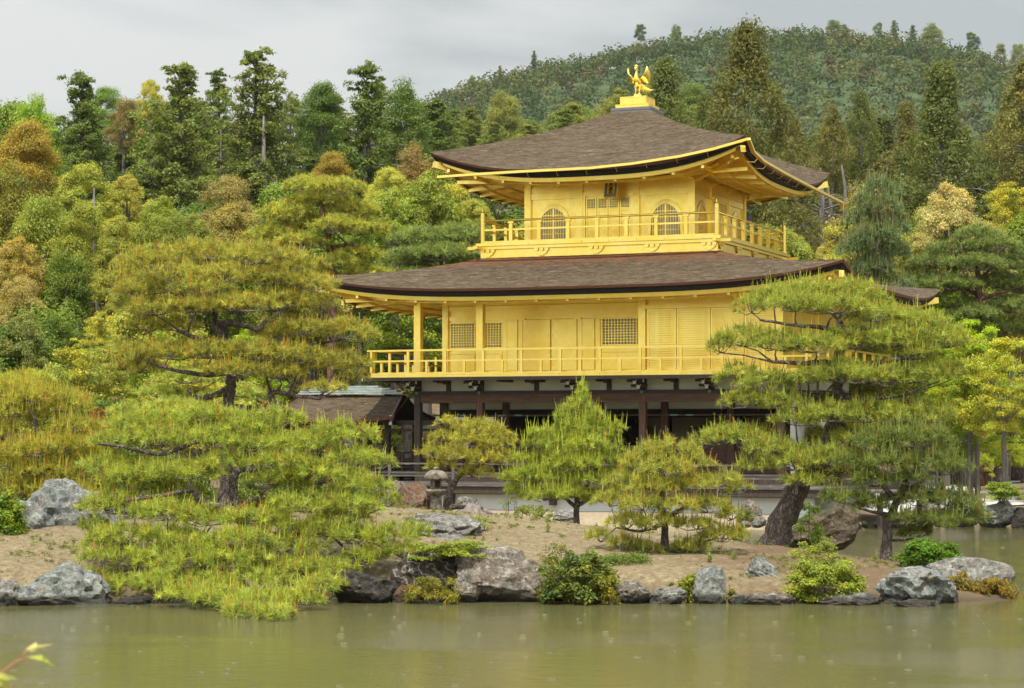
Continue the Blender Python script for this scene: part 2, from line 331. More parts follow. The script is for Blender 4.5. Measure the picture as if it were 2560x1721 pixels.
s2 = nd(nt, 'ShaderNodeMath', operation='MULTIPLY_ADD'); nt.links.new(g3.outputs[0], s2.inputs[0]); s2.inputs[1].default_value = 1.3; nt.links.new(su.outputs[0], s2.inputs[2])
bump(nt, b, s2.outputs['Value'], 0.17, 0.05)

# ground
M_SAND, nt, b = new_mat('dry_island_earth'); vec = geo_pos(nt)
c = ramp(nt, noise_n(nt, vec, 9.0, 10, 0.82), [(0.34, (0.088, 0.059, 0.028)), (0.5, (0.178, 0.138, 0.071)), (0.64, (0.285, 0.232, 0.128))])
sx = nd(nt, 'ShaderNodeSeparateXYZ'); nt.links.new(vec, sx.inputs['Vector'])
br = nd(nt, 'ShaderNodeMapRange'); nt.links.new(sx.outputs['X'], br.inputs['Value']); br.inputs['From Min'].default_value = 1.5; br.inputs['From Max'].default_value = 6.0; br.inputs['To Min'].default_value = -0.06; br.inputs['To Max'].default_value = 0.17
ba = nd(nt, 'ShaderNodeMath', operation='ADD'); nt.links.new(noise_n(nt, vec, 0.8, 8, 0.72), ba.inputs[0]); nt.links.new(br.outputs['Result'], ba.inputs[1])
c = mixc(nt, ramp(nt, ba.outputs['Value'], [(0.47, (0, 0, 0)), (0.64, (0.85, 0.85, 0.85))]), c, (0.105, 0.062, 0.028))
c = mixc(nt, ramp(nt, noise_n(nt, vec, 1.3, 8, 0.78), [(0.57, (0, 0, 0)), (0.70, (0.7, 0.7, 0.7))]), c, (0.10, 0.105, 0.026))
c = mixc(nt, ramp(nt, noise_n(nt, vec, 26.0, 6, 0.8), [(0.55, (0, 0, 0)), (0.66, (0.75, 0.75, 0.75))]), c, (0.085, 0.05, 0.024))
c = mixc(nt, ramp(nt, noise_n(nt, vec, 34.0, 6, 0.8), [(0.58, (0, 0, 0)), (0.68, (0.7, 0.7, 0.7))]), c, (0.42, 0.35, 0.23))
c = mixc(nt, ramp(nt, sx.outputs['Z'], [(0.02, (0.8, 0.8, 0.8)), (0.15, (0, 0, 0))]), c, (0.05, 0.034, 0.018))
nt.links.new(c, b.inputs['Base Color']); b.inputs['Roughness'].default_value = 0.95; bump(nt, b, noise_n(nt, vec, 28.0, 8, 0.75), 0.7, 0.03)
M_BANK, nt, b = new_mat('wooded_bank_earth'); vec = geo_pos(nt)
c = ramp(nt, noise_n(nt, vec, 1.5, 8, 0.7), [(0.3, (0.10, 0.066, 0.04)), (0.5, (0.17, 0.115, 0.07)), (0.7, (0.26, 0.19, 0.12))])
c = mixc(nt, ramp(nt, noise_n(nt, vec, 0.3, 5, 0.6), [(0.45, (0, 0, 0)), (0.62, (0.8, 0.8, 0.8))]), c, (0.07, 0.085, 0.028))
nt.links.new(c, b.inputs['Base Color']); b.inputs['Roughness'].default_value = 0.95; bump(nt, b, noise_n(nt, vec, 12.0, 6, 0.7), 0.6, 0.04)
M_SHORE = simple('pale_shore_sand', [(0.3, (0.24, 0.19, 0.115)), (0.7, (0.34, 0.28, 0.19))], 9, rough=0.95, bmp=0.5)
M_PATH = simple('white_gravel_path', [(0.3, (0.40, 0.385, 0.345)), (0.7, (0.52, 0.50, 0.455))], 30, rough=0.95, bmp=0.4)
M_FOREST_FLOOR = simple('forest_floor', [(0.3, (0.03, 0.055, 0.014)), (0.7, (0.055, 0.09, 0.024))], 0.4, rough=0.95, which='Object')

M_HAZE = bpy.data.materials.new('air_haze'); M_HAZE.use_nodes = True; nt = M_HAZE.node_tree
nt.nodes.remove(nt.nodes['Principled BSDF']); pv = nd(nt, 'ShaderNodeVolumePrincipled', Density=0.00006); pv.inputs['Color'].default_value = (0.88, 0.93, 0.95, 1); pv.inputs['Anisotropy'].default_value = 0.2
nt.links.new(pv.outputs['Volume'], nt.nodes['Material Output'].inputs['Volume'])
# ================================================================== the golden pavilion
BAY = 2.127; YAW = -0.3911; BL = 5.5 * BAY; BD = 8.55
CX3, CY3, S3, B3, R3 = 5.853, 4.168, 2.81, 3.806, 5.076
CX2, CY2 = BL / 2, BD / 2
ZO = 2.5                                   # building heights were measured from 2.5 m above the water
pav = thing('pavilion', 'three storey golden pavilion with bark shingle roofs standing behind the island pines', 'pavilion', (-2.94, 67.52, 0), YAW)
def bworld(x, y, z): 
    return Vector((-2.94 + x*math.cos(YAW) - y*math.sin(YAW), 67.52 + x*math.sin(YAW) + y*math.cos(YAW), z))

def lerp(a, b, t): return a + (b - a) * t
class Roof:
    def __init__(s, cx, cy, ax, ay, bx, by, zmid, ztop, rise, pw, k):
        s.__dict__.update(locals())
    def up(s, q): return s.rise * abs(q) ** s.pw
    def z(s, q, t):
        return s.zmid + (s.ztop - s.zmid) * (0.75*t + 0.25*t*t) + s.up(q) * (1 - t) ** s.k
    def pt(s, side, q, ax, ay, z):
        if side == 0: return (s.cx + q*ax, s.cy - ay, z)
        if side == 1: return (s.cx + ax, s.cy + q*ay, z)
        if side == 2: return (s.cx - q*ax, s.cy + ay, z)
        return (s.cx - ax, s.cy - q*ay, z)
    def surface(s, name, mat, parent):
        mb = MB(); mb.smooth = True
        qs = [-1 + 2*i/56 for i in range(57)]; ts = [j/22 for j in range(23)]
        for side in range(4):
            mb.grid([[s.pt(side, q, lerp(s.ax, s.bx, t), lerp(s.ay, s.by, t), s.z(q, t) + 0.006*math.sin(q*61+side)*math.sin(t*37)) for q in qs] for t in ts])
        return mb.build(name, mat, parent)
    def sweep(s, name, prof, mat, parent):
        mb = MB(); mb.smooth = False; qs = [-1 + 2*i/64 for i in range(65)]
        for side in range(4):
            mb.grid([[s.pt(side, q, s.ax - i, s.ay - i, s.z(q, 0) + dz) for q in qs] for i, dz in prof][::-1])
        return mb.build(name, mat, parent)
    def soffit(s, name, ins, dz, wx, wy, zw, mat, parent):
        mb = MB(); qs = [-1 + 2*i/48 for i in range(49)]; ts = [j/8 for j in range(9)]
        for side in range(4):
            mb.grid([[s.pt(side, q, lerp(s.ax-ins, wx, t), lerp(s.ay-ins, wy, t), lerp(s.zmid+dz, zw, t) + s.up(q)*(1-t)**1.3) for q in qs] for t in ts][::-1])
        return mb.build(name, mat, parent)
    def rafters(s, ins, dz, wx, wy, zw, step, mat, parent, w=0.085, h=0.11):
        """parallel rafters under the soffit of each side, stopping at the hip rafter near the corners"""
        for side in range(4):
            A, W_, O, WO = (s.ax, wx, s.ay, wy) if side in (0, 2) else (s.ay, wy, s.ax, wx)
            n = int(2*(A - 0.5)/step); 
            for i in range(n + 1):
                c = -(A - 0.5) + 2*(A - 0.5)*i/n; q = c/A
                t1 = 1.0 if abs(c) < W_ - 0.1 else max(0.08, (A - ins - abs(c)) / (A - ins - W_))
                e = []
                for t in (0.015, t1):
                    o = lerp(O - ins, WO, t); z = lerp(s.zmid + dz, zw, t) + s.up(q)*(1-t)**1.3 - h*0.5
                    if side == 0: e.append((s.cx + c, s.cy - o, z))
                    elif side == 1: e.append((s.cx + o, s.cy + c, z))
                    elif side == 2: e.append((s.cx - c, s.cy + o, z))
                    else: e.append((s.cx - o, s.cy - c, z))
                MB().beam(e[0], e[1], w, h).build('rafter', mat, parent)
        for sx, sy in ((-1,-1),(1,-1),(1,1),(-1,1)):
            a = (s.cx + sx*(s.ax - 0.1), s.cy + sy*(s.ay - 0.1), s.zmid + dz + s.rise - 0.08)
            b_ = (s.cx + sx*lerp(s.ax, wx, .5), s.cy + sy*lerp(s.ay, wy, .5), lerp(s.zmid+dz, zw, .5) + s.rise*.42 - 0.12)
            c = (s.cx + sx*wx, s.cy + sy*wy, zw - 0.14)
            MB().beam(a, b_, 0.17, 0.2).beam(b_, c, 0.17, 0.2).build('corner_rafter', mat, parent)
    def purlins(s, ins, dz, wx, wy, zw, ts, mat, parent):
        for t in ts:
            mb = MB(); qs = [-1 + 2*i/24 for i in range(25)]
            for side in range(4):
                pts = [s.pt(side, q, lerp(s.ax-ins, wx, t), lerp(s.ay-ins, wy, t), lerp(s.zmid+dz, zw, t) + s.up(q)*(1-t)**1.3 - 0.13) for q in qs]
                for a, b_ in zip(pts, pts[1:]): mb.beam(a, b_, 0.06, 0.07)
            mb.build('purlin', mat, parent)

roof2 = Roof(CX2, CY2, BL/2 + 2.545, BD/2 + 2.545, 3.88, 3.88, 4.50 + ZO, 5.64 + ZO, 0.53, 4.0, 1.35)
roof3 = Roof(CX3, CY3, R3, R3, 0.66, 0.66, 8.17 + ZO, 10.48 + ZO, 0.73, 3.0, 1.1)
# the lower roof's top rectangle sits around the third storey, not around its own centre
def pt2(side, q, ax, ay, z, t, s=roof2):
    ox, oy = lerp(0, CX3 - CX2, t), lerp(0, CY3 - CY2, t); p = Roof.pt(s, side, q, ax, ay, z); return (p[0]+ox, p[1]+oy, p[2])
mb = MB(); mb.smooth = True
qs = [-1 + 2*i/72 for i in range(73)]; ts = [j/20 for j in range(21)]
for side in range(4):
    mb.grid([[pt2(side, q, lerp(roof2.ax, 3.88, t), lerp(roof2.ay, 3.88, t), roof2.z(q, t) + 0.006*math.sin(q*71+side)*math.sin(t*31), t) for q in qs] for t in ts])
mb.build('lower_roof', M_SHINGLE2, pav)
roof3.surface('upper_roof', M_SHINGLE, pav)
for rf, wx, wy, zw, stp, nm in ((roof2, BL/2 + .06, BD/2 + .06, 4.42 + ZO, 0.98, 'lower'), (roof3, S3 + .06, S3 + .06, 8.13 + ZO, 0.86, 'upper')):
    rf.sweep('roof_edge', [(0, 0.0), (0.03, -0.075), (0.12, -0.08)], M_EDGE_RED, pav)
    rf.sweep('eave_board', [(0.09, -0.078), (0.13, -0.235), (0.26, -0.24)], M_BLACK, pav)
    rf.sweep('fascia', [(0.23, -0.236), (0.25, -0.36), (0.34, -0.365)], M_GOLD, pav)
    rf.soffit('soffit', 0.31, -0.30, wx, wy, zw, M_GOLD, pav)
    rf.rafters(0.31, -0.305, wx, wy, zw, stp, M_GOLD, pav)
    rf.purlins(0.31, -0.305, wx, wy, zw, (0.36, 0.70), M_GOLD, pav)

# ------------------------------------------------------------------ roof cap
mb = MB()
for i in range(4): mb.box(CX3-.68+.012*(i%2), CX3+.68-.012*(i%2), CY3-.68+.012*(i%2), CY3+.68-.012*(i%2), 10.45+ZO+.042*i, 10.45+ZO+.042*(i+1))
mb.build('roof_cap', M_PANEL, pav)
mb = MB(); mb.box(CX3-.55, CX3+.55, CY3-.55, CY3+.55, 10.618+ZO, 10.745+ZO).box(CX3-.435, CX3+.435, CY3-.435, CY3+.435, 10.745+ZO, 11.0+ZO)
ped = mb.build('roof_pedestal', M_GOLD, pav, 0.008)
for h, z0, z1 in ((.55, 10.625, 10.742), (.435, 10.752, 10.992)):          # raised frames on the pedestal faces
    for ax in range(4):
        mb = MB()
        c_, s_ = math.cos(ax*math.pi/2), math.sin(ax*math.pi/2)
        def fb(a0, a1, zz0, zz1):
            pts = []
            x0, x1 = sorted((a0, a1)); yy0, yy1 = -h - .014, -h - .001
            b0 = len(mb.v); mb.box(x0, x1, yy0, yy1, zz0 + ZO, zz1 + ZO)
            for i in range(b0, len(mb.v)):
                x, y, z = mb.v[i]; mb.v[i] = (CX3 + x*c_ - y*s_, CY3 + x*s_ + y*c_, z)
        w = 0.022
        fb(-h+.004, h-.004, z0, z0+w); fb(-h+.004, h-.004, z1-w, z1)
        for a in (-h+.004, -w/2, h-.004-w): fb(a, a+w, z0+w, z1-w)
        mb.build('frame', M_GOLD, ped)

# ------------------------------------------------------------------ third storey
x0, x1, y0, y1 = CX3-S3, CX3+S3, CY3-S3, CY3+S3
zf, zt = 6.105 + ZO, 8.12 + ZO
posts3 = [3.06, 4.90, 6.76, 8.645]
mb = MB(); mb.box(x0+.08, x1-.08, y0+.09, y1-.09, zf, zt); mb.build('wall', M_GOLD, pav)
def side_xf(o, k, c=(CX3, CY3)):
    """turn a front-built part onto side k (quarter turns about the storey centre)"""
    Mx = Matrix.Translation((c[0], c[1], 0)) @ Matrix.Rotation(k*math.pi/2, 4, 'Z') @ Matrix.Translation((-c[0], -c[1], 0))
    o.matrix_local = Mx @ o.matrix_local; return o
KMAT = lambda k: Matrix.Translation((CX3, CY3, 0)) @ Matrix.Rotation(k*math.pi/2, 4, 'Z') @ Matrix.Translation((-CX3, -CY3, 0))
def turned(o, k):
    c = copy_tree(o, pav); c.matrix_local = KMAT(k); return c
# posts, bands, brackets of the front, then copied to the other three sides
col_me = MB().box(-.105, .105, -.105, .105, zf, 7.90+ZO).mesh('post', [M_GOLD])
def bracket_mesh():
    mb = MB(); z = 7.90 + ZO
    mb.box(-.13, .13, -.13, .13, z, z+.06); mb.box(-.17, .17, -.17, .17, z+.06, z+.10)
    mb.box(-.34, .34, -.055, .055, z+.10, z+.165); mb.box(-.055, .055, -.36, .3, z+.10, z+.165)
    for dx in (-.28, 0, .28): mb.box(dx-.075, dx+.075, -.075, .075, z+.165, z+.225)
    mb.box(-.07, .07, -.40, -.26, z+.165, z+.225)
    return mb.mesh('bracket', [M_GOLD])
br_me = bracket_mesh()
for k in range(4):
    for i, px in enumerate(posts3):
        if i == 3: continue
        o = link('column', col_me, pav); p = KMAT(k) @ Vector((px if i else x0+.105, y0+.105, 0)); o.location = (p.x, p.y, 0); o.rotation_euler.z = k*math.pi/2
        o = link('bracket', br_me, pav); p = KMAT(k) @ Vector((px if i else x0+.1, y0+.1, 0)); o.location = (p.x, p.y, 0); o.rotation_euler.z = k*math.pi/2
    for (a, b_, pr) in ((7.52, 7.71, .06), (7.74, 7.90, .04), (6.105, 6.20, .05)):
        o = MB().box(x0+.215, x1-.215, y0+.09-pr, y0+.095, a+ZO, b_+ZO).build('wall_band', M_GOLD, pav); o.matrix_local = KMAT(k)
    for px in (3.98, 5.83, 7.7):
        o = MB().box(px-.035, px+.035, y0+.055, y0+.092, 7.90+ZO, 8.02+ZO).box(px-.08, px+.08, y0+.05, y0+.10, 8.02+ZO, 8.08+ZO).build('strut', M_GOLD, pav); o.matrix_local = KMAT(k)

def cusped(w, h, z0, n=5):
    """outline of a bell-shaped cusped window: bottom left up and over to bottom right"""
    hw = w/2; zs = z0 + h*0.52
    L = [(-hw*1.03, z0), (-hw*0.97, z0 + h*0.3), (-hw*0.96, zs)]
    arcs = [(-0.96, .52, -0.80, .74, .045), (-0.80, .74, -0.45, .91, .05), (-0.45, .91, 0.0, 1.0, .035)]
    for ax_, az, bx_, bz, bul in arcs:
        for i in range(1, n+1):
            t = i/n; dx, dz = bx_-ax_, bz-az
            nx, nz = -dz, dx
            k = math.sin(math.pi*t)*bul*2.6
            L.append(((ax_+dx*t + nx*k*0.8)*hw, z0 + h*(az+dz*t + nz*k*0.5)))
    return L + [(-x, z) for x, z in L[-2::-1]]
def make_window(cx, k):
    w, h, z0 = 0.95, 1.0, 6.235 + ZO
    inn = cusped(w, h, z0); out = [(x*1.20, z0 + (z-z0)*1.16) for x, z in inn]
    out[0] = (out[0][0], z0); out[-1] = (out[-1][0], z0)
    mb = MB(); yf, yb = y0+.048, y0+.088
    n = len(inn)
    vs = [(cx+x, yf, z) for x, z in inn] + [(cx+x, yf+.012, z) for x, z in out] + [(cx+x, yb, z) for x, z in inn] + [(cx+x, yb, z) for x, z in out]
    fs = []
    for i in range(n-1):
        fs += [(i, i+1, n+i+1, n+i), (i+1, i, 2*n+i, 2*n+i+1), (n+i, n+i+1, 3*n+i+1, 3*n+i)]
    mb._add(vs, fs); fr = mb.build('arched_window', M_GOLD, pav)
    poly = [(cx+x*.99, z) for x, z in inn]
    mb = MB(); mb._add([(x, y0+.083, z) for x, z in poly], [tuple(range(len(poly)))]); mb.build('pane', M_SCREEN, fr)
    mb = MB()                                              # muntins, cut to the arch
    def top(x):
        for (xa, za), (xb, zb) in zip(inn, inn[1:]):
            if xb > xa and xa - 1e-6 <= x <= xb + 1e-6 and za > z0 + h*.4: return za + (zb-za)*(x-xa)/(xb-xa+1e-9)
        return z0 + h*.5
    for i in range(-5, 6):
        x = i*w*.088; th = .011 if i else .03
        mb.box(cx+x-th, cx+x+th, y0+.060, y0+.076, z0, max(z0+.3, top(x)-.01))
    for f in (.02, .2, .4, .6, .78):
        zz = z0 + h*f; half = w*.47 if f < .55 else w*(.45 if f < .7 else .36)
        mb.box(cx-half, cx+half, y0+.063, y0+.073, zz-.012, zz+.012)
    mb.build('muntins', M_GOLD, fr)
    fr.matrix_local = KMAT(k)
def make_door(k):
    dz0, dz1 = 6.20+ZO, 7.52+ZO
    mb = MB()
    for a in (5.0, 6.58): mb.box(a, a+.085, y0+.02, y0+.09, dz0-.09, dz1+.02)
    mb.box(4.95, 6.72, y0+.01, y0+.09, dz1+.02, dz1+.08); mb.box(5.0, 6.665, y0+.03, y0+.09, dz0-.09, dz0-.02)
    for a in (5.02, 6.60): mb.box(a-.05, a+.10, y0-.05, y0+.02, dz1-.0, dz1+.07)
    door = mb.build('door', M_GOLD, pav)
    w = (6.58 - 5.085)/4
    for i in range(4):
        a, b_ = 5.085 + w*i + .012, 5.085 + w*(i+1) - .012; st = .045
        mb = MB(); mb.mi = 0
        mb.box(a, a+st, y0+.045, y0+.088, dz0, dz1); mb.box(b_-st, b_, y0+.045, y0+.088, dz0, dz1)
        for zz, hh in ((dz0, .05), (dz0+.2, .035), (dz0+.27, .03), (dz0+.56, .04), (dz0+.88, .035), (dz0+.95, .035), (dz1-.05, .05)):
            mb.box(a+st, b_-st, y0+.047, y0+.088, zz, zz+hh)
        mb.box(a+st, b_-st, y0+.068, y0+.086, dz0+.05, dz0+.98)
        n = 5
        for j in range(1, n): x = a+st + (b_-a-2*st)*j/n; mb.box(x-.007, x+.007, y0+.05, y0+.066, dz0+.985, dz1-.05)
        for j in (1, 2, 3): zz = dz0+.985 + (dz1-.05-dz0-.985)*j/4; mb.box(a+st, b_-st, y0+.051, y0+.065, zz-.007, zz+.007)
        lf = mb.build('door_leaf', M_GOLD, door)
    mb = MB(); mb.box(5.09, 6.575, y0+.070, y0+.080, dz0+.985, dz1-.05); mb.build('pane', M_SCREEN, door)
    door.matrix_local = KMAT(k)
for k in range(4):
    make_window(4.0, k); make_window(7.70, k); make_door(k)

# balcony base, floor and balustrade of the third storey
mb = MB(); mb.box(CX3-3.86, CX3+3.86, CY3-3.86, CY3+3.86, 5.40+ZO, 5.90+ZO); mb.build('balcony_base', M_GOLD, pav)
mb = MB(); g = 3.93
mb.box(CX3-g-.35, CX3+g+.35, CY3-g, CY3-g+.12, 5.90+ZO, 6.004+ZO); mb.box(CX3-g-.35, CX3+g+.35, CY3+g-.12, CY3+g, 5.90+ZO, 6.004+ZO)
mb.box(CX3-g, CX3-g+.12, CY3-g-.35, CY3+g+.35, 5.902+ZO, 6.002+ZO); mb.box(CX3+g-.12, CX3+g, CY3-g-.35, CY3+g+.35, 5.902+ZO, 6.002+ZO)
mb.build('balcony_beam', M_GOLD, pav, 0.006)
g = 3.98
for i in range(4):
    for j in range(9):
        a = CX3 - g + 2*g*j/9
        o = MB().box(a+.004, a+2*g/9-.004, CY3-g, CY3-g+1.1, 6.005+ZO, 6.10+ZO + (.006 if j % 2 else 0)).build('floor_board', M_GOLD, pav); o.matrix_local = KMAT(i)
for k in range(4):                                          # carved boat-shaped bracket sets on the base
    for i in range(5):
        c = CX3 - 3.6 + 7.2*i/4; yb = CY3-3.86; z = 5.70+ZO; mb = MB()
        mb.prism([(c-.19, z+.10), (c-.17, z+.05), (c-.10, z+.01), (c+.10, z+.01), (c+.17, z+.05), (c+.19, z+.10)], yb-.05, yb+.01)
        mb.box(c-.075, c+.075, yb-.07, yb, z-.03, z+.012)
        for dx in (-.17, 0, .17): mb.prism([(c+dx-.07, z+.20), (c+dx-.05, z+.11), (c+dx+.05, z+.11), (c+dx+.07, z+.20)], yb-.065, yb)
        o = mb.build('bracket', M_GOLD, pav); o.matrix_local = KMAT(k)
for k in range(4):
    yb = CY3 - B3; n = 8
    mb = MB(); mb.smooth = True; mb.tube([(CX3-B3, yb, 6.805+ZO), (CX3+B3, yb, 6.805+ZO)], .034, 10)
    mb.smooth = False; mb.box(CX3-B3, CX3+B3, yb-.03, yb+.03, 6.49+ZO, 6.545+ZO); mb.box(CX3-B3, CX3+B3, yb-.045, yb+.045, 6.108+ZO, 6.17+ZO)
    rail = mb.build('railing', M_GOLD, pav)
    for i in range(1, n):
        x = CX3 - B3 + 2*B3*i/n; mb = MB()
        mb.box(x-.055, x+.055, yb-.05, yb+.05, 6.172+ZO, 6.68+ZO); mb.box(x-.04, x+.04, yb-.04, yb+.04, 6.68+ZO, 6.71+ZO)
        mb.box(x-.085, x+.085, yb-.055, yb+.055, 6.71+ZO, 6.772+ZO)
        mb.build('railing_post', M_GOLD, rail)
    mb = MB()
    mb.lathe([(.072, 6.10+ZO), (.072, 6.90+ZO), (.082, 6.905+ZO), (.082, 6.93+ZO), (.07, 6.94+ZO), (.066, 7.06+ZO), (.05, 7.075+ZO), (.018, 7.09+ZO), (.012, 7.20+ZO)], 14, (CX3-B3, yb))
    mb.build('newel_post', M_GOLD, rail)
    rail.matrix_local = KMAT(k)

# rain gutter of the upper eave (front and right side) with its hangers
mb = MB(); e = R3 + .13
fr = [(1.12, 8.085), (2.3, 8.11), (3.87, 8.127), (5.0, 8.127), (6.2, 8.13), (7.5, 8.20), (8.97, 8.345), (10, 8.51), (CX3+e, 8.755)]
rt = [(CY3-e, 8.755), (-.55, 8.44), (.5, 8.29), (2.9, 8.185), (6, 8.10), (10.45, 8.0)]
pf = [(x, CY3-e, z+ZO) for x, z in fr]; pr = [(CX3+e, y, z+ZO) for y, z in rt]
for pts in (pf, pr):
    for a, b_ in zip(pts, pts[1:]): mb.beam(a, b_, .11, .075)
mb.box(CX3+e-.05, CX3+e+.05, 10.3, 10.42, 7.75+ZO, 8.0+ZO)
gut = mb.build('gutter', M_GOLD, pav)
for i in range(9):
    x = 2.2 + i*.95; z = np.interp(x, [p[0] for p in fr], [p[1] for p in fr]) + ZO
    MB().beam((x, CY3-e, z-.03), (x, CY3-e+.12, z-.16), .014, .014).beam((x, CY3-e+.12, z-.16), (x, CY3-e+.36, z-.13), .014, .014).build('hanger', M_GOLD, gut)
for i in range(9):
    y = .0 + i*.95; z = np.interp(y, [p[0] for p in rt], [p[1] for p in rt]) + ZO
    MB().beam((CX3+e, y, z-.03), (CX3+e-.12, y, z-.16), .014, .014).beam((CX3+e-.12, y, z-.16), (CX3+e-.36, y, z-.13), .014, .014).build('hanger', M_GOLD, gut)

# ------------------------------------------------------------------ second storey
z2, zt2 = 2.07 + ZO, 4.30 + ZO
for x, y in ((0, 0), (BAY, 0), (3.5*BAY, 0), (BL, 0), (0, BD), (BL, BD), (0, BAY), (BL, BAY*2), (BL, BD-BAY), (0, BD-BAY)):
    hw = .115 if y == 0 else .10
    MB().box(x-hw, x+hw, y-hw, y+hw, z2-.06, zt2).build('column', M_GOLD, pav, 0.004)
mb = MB(); mb.box(.1, BL-.1, -.09, .09, 4.30+ZO, 4.50+ZO); mb.box(-.09, .09, .1, BD-.1, 4.302+ZO, 4.498+ZO); mb.box(BL-.09, BL+.09, .1, BD-.1, 4.302+ZO, 4.498+ZO); mb.box(.1, BL-.1, BD-.09, BD+.09, 4.30+ZO, 4.5+ZO)
for x in (0, BL): 
    for y in (0, BD): mb.box(x-.14, x+.14, y-.14, y+.14, 4.301+ZO, 4.51+ZO)
mb.build('eave_beam', M_GOLD, pav)
mb = MB(); mb.box(-.95, BL+.95, -.95, BD+.95, 1.98+ZO, 2.07+ZO); mb.build('floor', M_GOLD, pav)
mb = MB(); mb.box(.1, 3.5*BAY, .1, BAY, 4.26+ZO, 4.30+ZO); mb.build('veranda_ceiling', M_GOLD, pav)
# recessed veranda wall: posts, bands, lattice windows, doors
yw = BAY
mb = MB(); mb.box(0.02, 3.5*BAY, yw+.03, yw+.1, z2, 4.26+ZO); mb.box(-.04, .05, yw+.1, BD, z2, zt2); mb.box(3.5*BAY-.05, 3.5*BAY+.04, .02, yw, z2, zt2)
mb.box(3.5*BAY+.04, BL-.02, .03, .09, z2, zt2); mb.box(BL-.05, BL+.04, .09, BD, z2, zt2); mb.box(0, BL, BD-.05, BD+.04, z2, zt2)
mb.build('wall', M_GOLD, pav)
for px in (.06, 2.06, 2.60, 4.62, 5.22, 6.72):
    w = .075
    MB().box(px-w, px+w, yw-.02, yw+.05, z2, 3.80+ZO).build('column', M_GOLD, pav)
for a, b_, x_a, x_b in ((3.80, 3.93, 0.0, 3.5*BAY-.06), (4.12, 4.24, 0.0, 3.5*BAY-.06), (2.07, 2.16, .14, 3.5*BAY-.06)):
    MB().box(x_a, x_b, yw-.035, yw+.04, a+ZO, b_+ZO).build('wall_band', M_GOLD, pav)
def lattice_window(xa, xb, za, zb, y, nx, nz):
    mb = MB(); w = .035
    mb.box(xa, xa+w, y-.02, y+.03, za, zb); mb.box(xb-w, xb, y-.02, y+.03, za, zb); mb.box(xa+w, xb-w, y-.02, y+.03, za, za+w); mb.box(xa+w, xb-w, y-.02, y+.03, zb-w, zb)
    win = mb.build('lattice_window', M_GOLD, pav)
    MB().box(xa+w, xb-w, y+.012, y+.022, za+w, zb-w).build('pane', M_SCREEN, win)
    mb = MB()
    for i in range(1, nx): x = xa+w + (xb-xa-2*w)*i/nx; mb.box(x-.014, x+.014, y-.015, y+.010, za+w, zb-w)
    for j in range(1, nz): z = za+w + (zb-za-2*w)*j/nz; mb.box(xa+w, xb-w, y-.012, y+.008, z-.014, z+.014)
    mb.build('lattice', M_GOLD, win)
lattice_window(.14, 1.03, 2.90+ZO, 3.74+ZO, yw, 9, 9); lattice_window(1.05, 1.98, 2.90+ZO, 3.74+ZO, yw, 9, 9); lattice_window(5.35, 6.64, 2.93+ZO, 3.79+ZO, yw, 12, 9)
for xa, xb in ((.14, 1.03), (1.05, 1.98), (5.35, 6.64)):
    MB().box(xa+.02, xb-.02, yw-.03, yw+.026, 2.185+ZO, 2.69+ZO).box(xa, xb, yw-.04, yw+.026, 2.72+ZO, 2.78+ZO).build('dado_panel', M_GOLD, pav)
for xa, xb in ((2.15, 2.51), (2.70, 3.63), (3.67, 4.53), (4.71, 5.13), (6.82, 7.35)):
    d = MB().box(xa, xb, yw-.045, yw+.028, 2.165+ZO, 3.79+ZO).build('door_panel', M_GOLD, pav, 0.006)
    if xb - xa > .8:
        mb = MB()
        for zz in (2.35, 2.55, 3.3): mb.lathe([(.016, 0), (.016, .01), (.006, .016)], 8); mb.v[-24:] = [((xa+.05 if xa > 3 else xb-.05) + x, yw-.046 - z, zz+ZO+y) for x, y, z in mb.v[-24:]]
        mb.build('stud', M_GOLD, d)
for px in (2.68, 4.58): MB().box(px-.10, px+.10, yw-.09, yw-.036, 3.78+ZO, 3.83+ZO).build('door_pivot', M_GOLD, pav)
# flush shutters on the right, each with thin horizontal slats
MB().box(3.5*BAY-.12, BL-.10, -.10, .03, 3.92+ZO, 4.04+ZO).build('shutter_lintel', M_GOLD, pav)
sx = [3.5*BAY+.14, 8.52, 9.58, 10.62, BL-.14]
for a, b_ in zip(sx, sx[1:]):
    mb = MB(); mb.box(a+.012, a+.07, -.055, .03, z2+.03, 3.91+ZO); mb.box(b_-.07, b_-.012, -.055, .03, z2+.03, 3.91+ZO); mb.box(a+.07, b_-.07, -.055, .03, z2+.03, z2+.09); mb.box(a+.07, b_-.07, -.055, .03, 3.85+ZO, 3.91+ZO)
    sh = mb.build('shutter', M_GOLD, pav)
    n = 25; hh = (3.85 + ZO - z2 - .09)/n
    sl = MB().box(a+.072, b_-.072, -.042, .02, .006, hh-.004).mesh('slat', [M_GOLD])
    for j in range(n): o = link('slat', sl, sh); o.location.z = z2 + .09 + hh*j
for k, (yy) in enumerate((2.2, 4.3, 6.4)):                    # plain boards of the shaded right wall
    MB().box(BL+.042, BL+.07, yy-.9, yy+.9, z2+.1, 3.8+ZO).build('wall_panel', M_GOLD, pav, 0.006)
for j in range(9):
    MB().box(-.07, -.042, BAY+.15+j*.69, BAY+.15+j*.69+.66, z2+.05, 4.1+ZO).build('wall_panel', M_GOLD, pav, 0.006)
